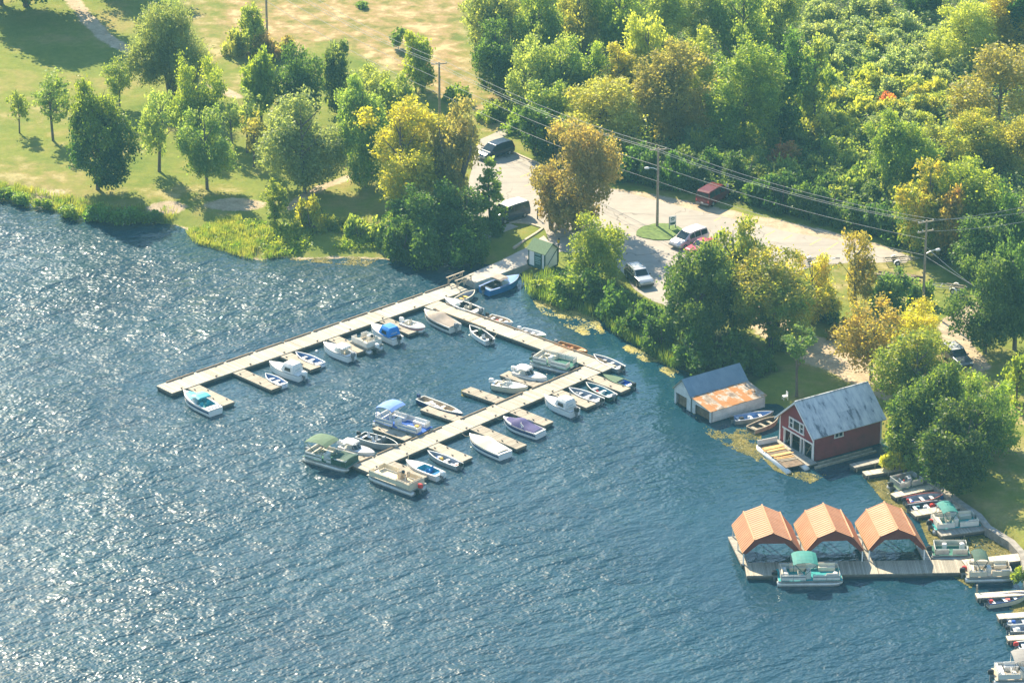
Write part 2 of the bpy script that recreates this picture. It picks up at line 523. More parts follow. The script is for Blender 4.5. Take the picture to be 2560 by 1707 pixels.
sand = mx(trail([(120, -60), (165, 0), (200, 42), (240, 85), (280, 108), (320, 130)], 2.2, 0.8) * 0.9, trail([(480, 200), (510, 208), (545, 222)], 1.8, 0.7) * 0.9,
          blob(540, 470, 70, 15) * 0.95, blob(385, 472, 50, 12) * 0.8, blob(100, 440, 70, 10) * 0.5, trail([(665, 478), (700, 450), (745, 428), (800, 408), (850, 395)], 1.6, 0.4) * 0.85,
          trail([(1380, 440), (1470, 452), (1560, 470), (1660, 492), (1760, 512), (1880, 537), (2040, 580)], 3.0, 0.8),
          area([(1690, 650), (1760, 640), (1800, 700), (1860, 770), (1960, 790), (2030, 850), (2060, 930), (1990, 900), (1900, 850), (1820, 820), (1760, 780), (1700, 730)], 2.0),
          trail([(2330, 690), (2230, 712), (2190, 745), (2200, 790), (2240, 840)], 3.2, 0.6), trail([(840, 60), (850, 110), (862, 150)], 0.5, 0.5) * 0.5, trail([(862, 60), (880, 110), (892, 150)], 0.5, 0.5) * 0.5,
          trail([(600, 592), (640, 588), (700, 588), (780, 584), (860, 587), (930, 596)], 2.6, 0.7) * 0.95,
          np.clip((1.1 - np.abs(GS - 0.3)) / 1.0, 0, 1) * (U < 1000) * np.clip(0.45 + 0.7 * wob(GX, GY, 0.35, 21), 0, 0.9))
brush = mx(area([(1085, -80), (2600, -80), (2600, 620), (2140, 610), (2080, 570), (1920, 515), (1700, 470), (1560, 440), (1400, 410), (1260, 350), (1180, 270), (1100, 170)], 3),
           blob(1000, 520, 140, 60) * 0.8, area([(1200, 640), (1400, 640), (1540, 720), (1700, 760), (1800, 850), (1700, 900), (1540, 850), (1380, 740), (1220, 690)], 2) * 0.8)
def ground_material():
    m, nt, b = new_mat('turf and earth')
    at = nd(nt, 'ShaderNodeAttribute', attribute_name='zone')
    sp = nd(nt, 'ShaderNodeSeparateColor')
    lk(nt, at.outputs['Color'], sp.inputs[0])
    v = coords(nt)
    big, mid, fine = noise(nt, v, 0.08, 4), noise(nt, v, 0.45, 5, 0.6), noise(nt, v, 3.5, 4, 0.7)
    t = mth(nt, 'ADD', mth(nt, 'MULTIPLY', big, 0.6), mth(nt, 'MULTIPLY', mid, 0.4))
    g = ramp(nt, t, [(0.32, (0.115, 0.175, 0.024)), (0.5, (0.195, 0.225, 0.04)), (0.66, (0.31, 0.255, 0.09))])
    dcol = ramp(nt, mid, [(0.34, (0.17, 0.17, 0.045)), (0.45, (0.30, 0.24, 0.085)), (0.53, (0.36, 0.25, 0.12)), (0.64, (0.50, 0.41, 0.22))])
    scol = ramp(nt, mth(nt, 'ADD', mth(nt, 'MULTIPLY', mid, 0.7), mth(nt, 'MULTIPLY', fine, 0.3)), [(0.3, (0.33, 0.25, 0.17)), (0.55, (0.53, 0.42, 0.30)), (0.75, (0.60, 0.50, 0.37))])
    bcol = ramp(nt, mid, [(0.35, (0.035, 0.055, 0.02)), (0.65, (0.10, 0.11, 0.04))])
    wv = mth(nt, 'MULTIPLY', mth(nt, 'SUBTRACT', mth(nt, 'ADD', mth(nt, 'MULTIPLY', mid, 0.6), mth(nt, 'MULTIPLY', fine, 0.4)), 0.5), 1.3)
    def msk(ch, lo=0.25, hi=0.75):
        return smooth01(nt, mth(nt, 'ADD', sp.outputs[ch], wv), lo, hi)
    c = mixc(nt, msk('Red', 0.2, 1.05), g, dcol)
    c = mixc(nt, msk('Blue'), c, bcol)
    c = mixc(nt, msk('Green', 0.35, 0.65), c, scol)
    c = mixc(nt, 0.45, c, mixc(nt, fine, (0.4, 0.4, 0.4), (1.15, 1.15, 1.15)), 'MULTIPLY')
    tuft = noise(nt, v, 1.1, 6, 0.75)
    c = mixc(nt, 0.4, c, mixc(nt, smooth01(nt, tuft, 0.3, 0.7), (0.55, 0.6, 0.5), (1.2, 1.15, 1.05)), 'MULTIPLY')
    lk(nt, c, b.inputs['Base Color'])
    b.inputs['Roughness'].default_value = 0.95
    b.inputs['Specular IOR Level'].default_value = 0.1
    bump(nt, b, mth(nt, 'ADD', fine, mid), 0.6, 0.12)
    return m
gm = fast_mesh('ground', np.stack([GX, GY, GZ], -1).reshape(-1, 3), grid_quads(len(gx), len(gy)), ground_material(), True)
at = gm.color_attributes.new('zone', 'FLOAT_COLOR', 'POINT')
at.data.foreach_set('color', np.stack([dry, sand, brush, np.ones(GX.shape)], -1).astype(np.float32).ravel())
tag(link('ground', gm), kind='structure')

FINGERS = [((481, 965), (573, 1009), 'first finger dock from the lake end of the longest dock, beside the turquoise speedboat'),
           ((593, 926), (692, 970), 'finger dock with the small pale blue rowboat at its end'),
           ((712, 885), (790, 920), 'finger dock between the white canvas cabin boat and a white rowboat'),
           ((830, 843), (908, 877), 'finger dock between the white cuddy boat and the railed grey pontoon'),
           ((955, 797), (1034, 831), 'finger dock between the blue-canopied boat and the pink-trimmed boat'),
           ((1350, 963), (1260, 932), 'finger dock between the cream bowrider and the white hardtop boat'),
           ((1252, 1002), (1165, 972), 'empty finger dock with no boat tied to it'),
           ((1150, 1048), (1061, 1018), 'finger dock beside the long dark-hulled dory'),
           ((1024, 1095), (943, 1065), 'finger dock between the blue pontoon and the grey fishing boat'),
           ((914, 1150), (840, 1122), 'finger dock between the green-topped pontoon and the white runabout'),
           ((1473, 940), (1565, 975), 'finger dock between the teal rowboat and the green covered skiff'),
           ((1388, 978), (1478, 1014), 'finger dock between the white soft-top cruiser and the grey rowboat'),
           ((1280, 1023), (1372, 1059), 'finger dock beside the boat with the purple cover'),
           ((1183, 1065), (1305, 1117), 'finger dock beside the boat under a cream cover'),
           ((1081, 1111), (1169, 1148), 'finger dock beside the narrow fishing boat loaded with gear'),
           ((968, 1157), (1064, 1193), 'finger dock between the cream pontoon and the blue open boat')]
ARMS = [((410, 973.5), (1152, 716)), ((1078, 759), (1524, 921.5)), ((900, 1171), (1482, 922.5)), ((1863, 1422), (2412, 1414))]

def water_material():
    m, nt, b = new_mat('lake water')
    v = coords(nt)
    at = nd(nt, 'ShaderNodeAttribute', attribute_name='calm')
    rough_sea = at.outputs['Fac']
    def wave(rot, stretch, lam, detail, rgh=0.5):
        mp = nd(nt, 'ShaderNodeMapping', vector_type='TEXTURE')
        mp.inputs['Rotation'].default_value = (0, 0, rot)
        mp.inputs['Scale'].default_value = (stretch, 1, 1)
        lk(nt, v, mp.inputs['Vector'])
        return noise(nt, mp.outputs[0], 1.0 / lam, detail, rgh)
    # crests run from lower left to upper right across the bay; heights in metres
    a = wave(R(38), 2.2, 2.6, 1.2)
    bq = wave(R(26), 1.9, 1.05, 1.6)
    c = wave(R(40), 1.35, 0.40, 1.0, 0.5)
    gust = mth(nt, 'ADD', mth(nt, 'MULTIPLY', smooth01(nt, noise(nt, v, 0.035, 2), 0.35, 0.65), 0.6), mth(nt, 'MULTIPLY', noise(nt, v, 0.16, 3), 0.8))
    h = mth(nt, 'ADD', mth(nt, 'MULTIPLY', a, 0.46), mth(nt, 'ADD', mth(nt, 'MULTIPLY', bq, 0.33), mth(nt, 'MULTIPLY', c, 0.15)))
    h = mth(nt, 'MULTIPLY', h, mth(nt, 'MULTIPLY', rough_sea, mth(nt, 'ADD', 0.35, mth(nt, 'MULTIPLY', gust, 0.95))))
    bn = bump(nt, b, h, 1.0, 1.0)
    depth_c = ramp(nt, noise(nt, v, 0.06, 3), [(0.3, (0.003, 0.031, 0.054)), (0.7, (0.006, 0.045, 0.070))])
    lk(nt, depth_c, b.inputs['Base Color'])
    b.inputs['Roughness'].default_value = 0.40
    b.inputs['IOR'].default_value = 1.38
    # ripples too small to resolve spread the sun; a share of smooth facets keeps the sparkle
    gl = nd(nt, 'ShaderNodeBsdfPrincipled')
    lk(nt, depth_c, gl.inputs['Base Color'])
    gl.inputs['Roughness'].default_value = 0.05
    gl.inputs['IOR'].default_value = 1.38
    lk(nt, bn.outputs[0], gl.inputs['Normal'])
    ms = nd(nt, 'ShaderNodeMixShader')
    lk(nt, mth(nt, 'SUBTRACT', 1.0, mth(nt, 'MULTIPLY', rough_sea, 0.5)), ms.inputs[0])
    lk(nt, b.outputs[0], ms.inputs[1])
    lk(nt, gl.outputs[0], ms.inputs[2])
    lk(nt, ms.outputs[0], nt.nodes['Material Output'].inputs['Surface'])
    return m
wx, wy = stretch(-80, 80, 1.6, 640), stretch(-84, 60, 1.6, 640)
WX, WY = np.meshgrid(wx, wy)
_, WS = ground_z(WX, WY)
rel = np.stack([WX, WY], -1)
# sheltered water inside the docks and along the right-hand shore lies flatter
depw = (WY - CAM.y) * math.cos(PITCH) + CAM.z * math.sin(PITCH)
UW = (SW / 2 + FPX * WX / depw) / K
VW = (SH / 2 - FPX * ((WY - CAM.y) * math.sin(PITCH) - CAM.z * math.cos(PITCH)) / depw) / K
calm = np.ones(WX.shape)
calm *= 1 - 0.38 * np.clip(1 - np.sqrt(((UW - 1100) / 330) ** 2 + ((VW - 840) / 120) ** 2), 0, 1) * 2
calm = np.where((UW > 1170) & (VW < 1000) & (UW > 1170 + (VW - 640) * 1.1), 0.30, calm)
calm *= 1 - 0.45 * np.clip((UW - 1450) / 250, 0, 1) * np.clip((1400 - VW) / 300, 0, 1)
calm *= 0.35 + 0.65 * np.clip(-WS / 5, 0, 1)
calm *= 1 - 0.42 * np.clip((UW - 950) / 700, 0, 1)
dd = np.full(WX.shape, 99.0)
for pa_, pb_ in ARMS + [q[:2] for q in FINGERS]:
    dd = np.minimum(dd, seg_dist(WX, WY, [tuple(P(*pa_))[:2], tuple(P(*pb_))[:2]]))
calm *= 0.4 + 0.6 * np.clip((dd - 0.9) / 3.2, 0, 1)
calm = np.clip(calm, 0.12, 1)
for _ in range(4):
    cp = np.pad(calm, 1, mode='edge')
    calm = (cp[:-2, 1:-1] + cp[2:, 1:-1] + cp[1:-1, :-2] + cp[1:-1, 2:] + 2 * calm) / 6
wm = fast_mesh('water', np.stack([WX, WY, np.zeros(WX.shape)], -1).reshape(-1, 3), grid_quads(len(wx), len(wy)), water_material(), True)
at = wm.attributes.new('calm', 'FLOAT', 'POINT')
at.data.foreach_set('value', calm.astype(np.float32).ravel())
tag(link('water', wm), kind='structure')

# ------------------------------------------------------------------ car park, pier road, kerbs, lines
def asphalt():
    m, nt, b = new_mat('sun-bleached asphalt')
    v = coords(nt)
    n1, n2, n3 = noise(nt, v, 0.12, 4), noise(nt, v, 0.9, 5, 0.65), noise(nt, v, 14, 3, 0.7)
    t = mth(nt, 'ADD', mth(nt, 'MULTIPLY', n1, 0.5), mth(nt, 'MULTIPLY', n2, 0.5))
    c = ramp(nt, t, [(0.3, (0.30, 0.265, 0.225)), (0.55, (0.37, 0.33, 0.28)), (0.75, (0.44, 0.385, 0.32))])
    c = mixc(nt, 0.3, c, mixc(nt, n3, (0.5, 0.5, 0.5), (1, 1, 1)), 'MULTIPLY')
    mp = nd(nt, 'ShaderNodeMapping')
    mp.inputs['Rotation'].default_value = (0, 0, R(25))
    mp.inputs['Scale'].default_value = (0.15, 2.2, 1)
    lk(nt, v, mp.inputs['Vector'])
    streak = noise(nt, mp.outputs[0], 0.6, 4, 0.7)
    c = mixc(nt, mth(nt, 'MULTIPLY', smooth01(nt, streak, 0.52, 0.68), 0.4), c, (0.20, 0.175, 0.15))
    vo = nd(nt, 'ShaderNodeTexVoronoi', feature='DISTANCE_TO_EDGE')
    vo.inputs['Scale'].default_value = 0.16
    wp = nd(nt, 'ShaderNodeVectorMath', operation='ADD')
    nz = nd(nt, 'ShaderNodeTexNoise')
    nz.inputs['Scale'].default_value = 0.5
    lk(nt, v, nz.inputs['Vector'])
    sc = nd(nt, 'ShaderNodeVectorMath', operation='SCALE')
    sc.inputs['Scale'].default_value = 2.5
    lk(nt, nz.outputs['Color'], sc.inputs[0])
    lk(nt, v, wp.inputs[0])
    lk(nt, sc.outputs[0], wp.inputs[1])
    lk(nt, wp.outputs[0], vo.inputs['Vector'])
    crack = mth(nt, 'MULTIPLY', mth(nt, 'LESS_THAN', vo.outputs['Distance'], 0.012), mth(nt, 'MULTIPLY', smooth01(nt, n1, 0.4, 0.6), 0.6))
    c = mixc(nt, crack, c, (0.10, 0.085, 0.07))
    lk(nt, c, b.inputs['Base Color'])
    b.inputs['Roughness'].default_value = 0.9
    return m
ASPH = asphalt()
LOT_D = [(1098, 322), (1150, 300), (1190, 284), (1204, 294), (1150, 318), (1112, 336), (1178, 351), (1245, 383), (1330, 408), (1400, 432), (1500, 458), (1600, 484),
         (1700, 506), (1800, 530), (1900, 549), (2000, 566), (2100, 590), (2080, 603), (1950, 603), (1860, 613), (1790, 640), (1740, 665), (1690, 690), (1610, 702),
         (1530, 703), (1500, 690), (1462, 668), (1430, 628), (1400, 597), (1340, 585), (1285, 578), (1262, 560), (1250, 527), (1200, 512), (1140, 508), (1085, 495), (1072, 430), (1086, 372)]
def jag(pts, step, amp, seed):
    r = random.Random(seed)
    o = []
    for i in range(len(pts)):
        a, b = Vector(pts[i][:2]), Vector(pts[(i + 1) % len(pts)][:2])
        n = max(1, int((b - a).length / step))
        for k in range(n):
            p = a.lerp(b, k / n)
            o.append((p.x + r.uniform(-amp, amp), p.y + r.uniform(-amp, amp)))
    return o
lot = MB().prism(jag([PD(x, y, LZ) for x, y in LOT_D], 1.5, 0.12, 4), 0.15, LZ + 0.008).build('parking_lot', ASPH)
tag(lot, kind='structure')
PIER_D = [(1064, 636), (1091, 650), (1150, 629), (1205, 609), (1262, 588), (1290, 577), (1262, 556), (1249, 541), (1205, 571), (1145, 601)]
pier = MB().prism([tuple(PD(x, y, 0.8))[:2] for x, y in PIER_D], -1.2, LZ + 0.016).build('pavement', CONCRETE)
tag(pier, kind='structure')
def strip(pts, w, z0, z1):
    """ribbon of constant width along points, as closed box sections"""
    mb = MB()
    pts = [Vector((p[0], p[1], 0)) for p in pts]
    L, Rr = [], []
    for i, p in enumerate(pts):
        d = (pts[min(i + 1, len(pts) - 1)] - pts[max(i - 1, 0)]).normalized()
        n = Vector((-d.y, d.x, 0))
        L.append(p + n * w / 2)
        Rr.append(p - n * w / 2)
    mb.prism([(q.x, q.y) for q in L] + [(q.x, q.y) for q in Rr[::-1]], z0, z1)
    return mb
for ln in ([(1106, 334), (1130, 342), (1178, 351), (1212, 366), (1247, 382), (1290, 398)], [(1247, 525), (1232, 536), (1205, 553), (1180, 570)], [(1180, 512), (1215, 514), (1247, 525)]):
    strip([PD(x, y, LZ) for x, y in ln], 0.28, LZ - 0.1, LZ + 0.14).build('kerb', KERB, lot)
def line_px(a, b, w=0.14):
    return strip([PD(*a, LZ), PD(*b, LZ)], w, LZ + 0.0, LZ + 0.014)
for a, b in (((1195, 407), (1238, 388)), ((1205, 428), (1262, 405)), ((1228, 448), (1265, 434)), ((1110, 418), (1130, 409)), ((1085, 452), (1110, 440)),
             ((1712, 532), (1730, 522)), ((1758, 542), (1780, 530)), ((1800, 551), (1820, 540)), ((1860, 563), (1886, 549)), ((1898, 575), (1925, 557)), ((1945, 581), (1965, 568)), ((1985, 585), (2003, 575)),
             ((1680, 518), (1694, 511)), ((1640, 508), (1655, 500))):
    line_px(a, b).build('parking_line', YLINE, lot)
isl = []
for k in range(28):
    t = 2 * math.pi * k / 28
    isl.append(PD(1519 + 57 * math.cos(t) + 6 * math.sin(2 * t), 533 + 19 * math.sin(t), LZ))
TURF = mat('island turf', (0.11, 0.17, 0.035), 0.95, var=0.35, scale=2.0)
tag(MB().prism(jag(isl, 0.8, 0.1, 9), LZ - 0.05, LZ + 0.10).build('lawn', TURF), kind='structure')
tag(strip([PD(x, y, LZ) for x, y in ((1180, 517), (1140, 532), (1095, 548), (1060, 556))], 1.5, 0.3, LZ + 0.012).build('footpath', CONCRETE), kind='structure')
SEA_D = [(2050, 1036), (2057, 1045), (2093, 1071), (2144, 1113), (2204, 1158), (2248, 1188), (2268, 1214), (2323, 1248), (2347, 1274), (2356, 1300), (2362, 1340)]
tag(strip([PD(x, y, 0.6) for x, y in SEA_D], 0.7, -1.5, 0.9).build('seawall', mat('old shaded seawall', (0.27, 0.245, 0.21), 0.95, var=0.3, scale=1.5, dirt=0.4)), 'weathered concrete seawall with a walk along the boats on the shore', 'seawall')  # grey concrete, darkened further for the shade of the large tree

# ------------------------------------------------------------------ docks
def frame_px(a, b, z):
    pa, pb = P(*a, z), P(*b, z)
    d = pb - pa
    return pa, math.atan2(d.y, d.x), Vector((d.x, d.y)).length
def dock(name, a, b, w, label, cat, group=None, z=0.5, sec=6.0, m=PLANK, rails=(), depth=0.5, cleats=0):
    pa, rz, L = frame_px(a, b, z)
    o = empty(name, (pa.x, pa.y, 0), rz, label, cat, group)
    n = max(1, round(L / sec))
    s = L / n
    for i in range(n):
        dz = random.uniform(-0.008, 0.008) if n > 1 else 0
        MB().box(((i + 0.5) * s, 0, z - 0.045 + dz), (s - 0.05, w, 0.09)).build('deck_section', m, o)
    MB().box((L / 2, 0, (z - 0.13 + z - 0.30) / 2 + 0.02), (L - 0.04, w - 0.06, 0.20)).build('joist_frame', JOIST, o)
    MB().box((L / 2, 0, (z - 0.30 - depth) / 2), (L - 0.14, w - 0.22, z - 0.26 + depth)).build('float', FLOATM, o)
    if cleats:
        for i in range(cleats):
            for s_ in (-1, 1):
                xx = L * (i + 0.5 + 0.17 * s_) / cleats
                MB().box((xx, s_ * (w / 2 - 0.28), z + 0.09), (0.3, 0.07, 0.05)).box((xx, s_ * (w / 2 - 0.28), z + 0.04), (0.12, 0.05, 0.08)).build('cleat', BLACK, o)
    for side, x0, x1 in rails:
        MB().box(((x0 + x1) / 2 * L, side * (w / 2 - 0.09), z + 0.075), ((x1 - x0) * L, 0.12, 0.11)).build('bull_rail', RAIL, o)
    return o, L
arm1, L1 = dock('floating_dock', (410, 973.5), (1152, 716), 2.65, 'longest plank dock running from the shore handrails out into the open lake', 'dock', 'main dock walkways',
                cleats=9, rails=[(1, 0.03 + 0.0965 * k, 0.03 + 0.0965 * k + 0.088) for k in range(10)])
dock('floating_dock', (1078, 759), (1524, 921.5), 2.25, 'plank dock crossing between the two long docks, with small boats on both sides', 'dock', 'main dock walkways', z=0.49, sec=7.5, cleats=6, rails=[(-1, 0.05, 0.35), (1, 0.05, 0.95)])
arm3, L3 = dock('floating_dock', (900, 1171), (1482, 922.5), 2.4, 'plank dock lined with boats on both sides and the cream pontoon at its tip', 'dock', 'main dock walkways', z=0.48, sec=7.0, cleats=8,
                rails=[(1, 0.02, 0.08), (1, 0.1, 0.2), (1, 0.24, 0.37), (1, 0.45, 0.56), (1, 0.6, 0.72), (1, 0.76, 0.98)])
for a, b, lab in FINGERS:
    dock('finger_dock', a, b, 1.5, lab, 'finger dock', 'finger docks', z=0.43, sec=9, m=PLANK2, cleats=2)
# hand rails at the shore end
def handrail(a, b, label):
    pa, rz, L = frame_px(a, b, 0.5)
    o = empty('handrail', (pa.x, pa.y, 0.5), rz, label, 'handrail', 'handrails at the shore end of the dock')
    for k in range(3):
        MB().box((L * (0.06 + 0.44 * k), 0, 0.45), (0.09, 0.09, 0.9)).build('post', TIMBER, o)
    MB().box((L / 2, 0, 0.94), (L + 0.3, 0.16, 0.06)).build('top_rail', TIMBER, o)
    MB().box((L / 2, 0, 0.5), (L * 0.9, 0.05, 0.09)).build('mid_rail', TIMBER, o)
    for k in range(2):
        x0 = L * (0.06 + 0.44 * k)
        MB().tube([(x0, 0.05, 0.08), (x0 + L * 0.44, 0.05, 0.86)], 0.03, 6).build('brace', TIMBER, o)
handrail((1118, 713), (1158, 698), 'timber handrail on the lake side of the dock entrance')
handrail((1140, 721), (1180, 706), 'timber handrail on the boat side of the dock entrance, with braces')

# covered dock with the three orange roofs
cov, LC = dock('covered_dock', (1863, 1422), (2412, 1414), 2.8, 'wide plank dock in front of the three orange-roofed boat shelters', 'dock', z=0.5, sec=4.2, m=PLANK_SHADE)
for a, b, lab in (((1862, 1408), (1829, 1340), 'narrow plank walk left of the boat shelters'), ((2020, 1405), (1990, 1338), 'narrow plank walk between the first and second shelter'),
                  ((2172, 1401), (2140, 1334), 'narrow plank walk between the second and third shelter'), ((2318, 1398), (2286, 1334), 'narrow plank walk on the shore side of the third shelter')):
    dock('catwalk', a, b, 0.75, lab, 'catwalk', 'walks under the boat shelters', z=0.46, sec=20, m=PLANK_GREY)
dock('gangway', (2410, 1407), (2552, 1391), 1.5, 'bleached plank gangway from the covered dock to the seawall', 'gangway', z=0.7, sec=20, m=PLANK_NEW)
def gambrel_shed(A, B, C, label):
    z0 = 1.7
    a, b, c = P(*A, z0), P(*B, z0), P(*C, z0)
    W = (b - a).length
    rz = math.atan2(b.y - a.y, b.x - a.x)
    Dp = (c - a).length
    skew = (c - a).dot(Vector((math.cos(rz), math.sin(rz), 0)))
    Dp = math.sqrt(max(1, Dp * Dp - skew * skew))
    o = empty('boat_shelter', ((a.x + b.x) / 2, (a.y + b.y) / 2, 0), rz, label, 'boat shelter', 'orange-roofed boat shelters')
    prof = [(-W / 2, z0), (-0.305 * W, 3.1), (0, 3.86), (0.305 * W, 3.1), (W / 2, z0)]
    for i in range(4):
        (x0, za), (x1, zb) = prof[i], prof[i + 1]
        d = Vector((x1 - x0, 0, zb - za))
        n = Vector((-d.z, 0, d.x)).normalized()
        # ribbed sheet: ribs run down the slope, one every 0.3 m
        mb = MB()
        ys, hs = [], []
        k = 0
        y = 0.0
        while y < Dp - 0.01:
            for dy, hh in ((0, 0.0), (0.24, 0.0), (0.28, 0.045), (0.36, 0.045)):
                if y + dy < Dp:
                    ys.append(y + dy)
                    hs.append(hh)
            y += 0.40
        ys.append(Dp); hs.append(0.0)
        vs = []
        for yy, hh in zip(ys, hs):
            sx = skew * yy / Dp
            p0 = Vector((x0 + sx, yy, za)) + n * hh
            p1 = Vector((x1 + sx, yy, zb)) + n * hh
            vs += [p0, p1]
        m_ = len(ys)
        fs = [(2 * j, 2 * j + 1, 2 * j + 3, 2 * j + 2) for j in range(m_ - 1)]
        fs = [tuple(reversed(f)) for f in fs]
        mb.add(vs, fs)
        mb.add([v - n * 0.05 for v in (vs[0], vs[1], vs[-1], vs[-2])], [(0, 1, 2, 3)])
        mb.build('roof_sheet', COPPER, o)
    for i, nm in ((1, 'ridge_cap'), (2, 'ridge_cap'), (3, 'ridge_cap')):
        x, z = prof[i]
        MB().tube([(x, -0.05, z + 0.02), (x + skew, Dp + 0.02, z + 0.02)], 0.09, 6).build(nm, COPPER, o)
    # front and back gable boards: a band between the roof line and an arched opening
    inner = [(-W / 2 + 0.35, z0 - 0.12), (-0.22 * W, 2.72), (0.20 * W, 2.78), (W / 2 - 0.35, z0 - 0.12)]
    for y0 in (0.0, Dp):
        outer = [(x, z - 0.03) for x, z in prof]
        path = outer + inner[::-1]
        sx = skew * y0 / Dp
        vs = [(x + sx, y0, z) for x, z in path] + [(x + sx, y0 + (0.06 if y0 == 0 else -0.06), z) for x, z in path]
        n = len(path)
        tri = tessellate_polygon([[Vector((x, z, 0)) for x, z in path]])
        fs = [t for t in tri] + [tuple(n + i for i in t) for t in tri] + [(i, (i + 1) % n, n + (i + 1) % n, n + i) for i in range(n)]
        MB().add(vs, fs).build('gable', GABLE_RED, o)
    for y0 in (0.1, Dp * 0.5, Dp - 0.1):
        for s in (-1, 1):
            MB().box((s * (W / 2 - 0.12) + skew * y0 / Dp, y0, 1.05), (0.12, 0.12, 1.35)).build('post', WHITEPAINT, o)
    for s in (-1, 1):
        MB().box((s * (W / 2 - 0.05) + skew / 2, Dp / 2, z0 - 0.06), (0.1, Dp, 0.16), rz=-math.atan2(skew, Dp)).build('eave_beam', LUMBER, o)
    for s in (-0.07, 0.05):
        MB().box((s * W + skew, Dp - 0.12, 1.6), (0.12, 0.12, 2.3)).build('post', TIMBER, o)
gambrel_shed((1856, 1381.6), (2007, 1384), (1829, 1311), 'orange ribbed gambrel roof shelter at the lake end of the row of three')
gambrel_shed((2014, 1377.3), (2160, 1375), (1984, 1309), 'middle orange ribbed gambrel roof shelter of the three')
gambrel_shed((2171, 1374), (2315, 1371), (2137, 1306), 'orange ribbed gambrel roof shelter at the shore end of the row of three')

# shore-side finger docks on the right
for a, b, w, m, lab in (((2130, 1164), (2234, 1141), 1.0, PLANK_GREY, 'shaded grey plank jetty beside the red boathouse'),  # shaded jetties get the greyer planks, so their shade sits in the colour
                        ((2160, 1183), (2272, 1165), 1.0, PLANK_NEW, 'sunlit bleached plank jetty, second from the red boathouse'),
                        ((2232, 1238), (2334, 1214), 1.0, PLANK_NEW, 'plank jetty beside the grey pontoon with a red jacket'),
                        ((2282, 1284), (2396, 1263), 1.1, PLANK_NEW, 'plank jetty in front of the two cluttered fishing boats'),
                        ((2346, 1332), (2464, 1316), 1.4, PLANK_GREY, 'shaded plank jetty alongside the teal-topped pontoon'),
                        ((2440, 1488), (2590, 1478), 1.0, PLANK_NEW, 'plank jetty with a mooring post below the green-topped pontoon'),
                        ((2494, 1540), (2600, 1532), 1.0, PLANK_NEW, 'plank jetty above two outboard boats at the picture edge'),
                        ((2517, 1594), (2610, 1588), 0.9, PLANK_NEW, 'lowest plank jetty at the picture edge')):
    o, L = dock('jetty', a, b, w, lab, 'jetty', 'jetties along the seawall', z=0.55, sec=20, m=m, depth=0.1)
    for x in (0.3, L * 0.5):
        for s in (-1, 1):
            MB().box((x, s * w * 0.42, -0.2), (0.12, 0.12, 1.3)).build('pile', TIMBER, o)
mp_ = P(2442, 1478, 0.5)
tag(MB().tube([(0, 0, -1), (0, 0, 0.9), (0, 0, 0.92)], [0.09, 0.09, 0.06], 8).build('mooring_post', TIMBER, None, False, (mp_.x, mp_.y, 0.3)), 'grey timber mooring post at the tip of a jetty', 'post')
for a, b, lab in (((2037, 1168), (2190, 1127), 'long submerged rail timber beside the red boathouse, outer one'), ((2044, 1158), (2180, 1121), 'long submerged rail timber close under the red wall')):
    pa, rz, L = frame_px(a, b, 0.15)
    tag(MB().box((L / 2, 0, 0.05), (L, 0.22, 0.25)).build('rail_timber', TIMBER, None, False, (pa.x, pa.y, 0.05), rz), lab, 'timber')

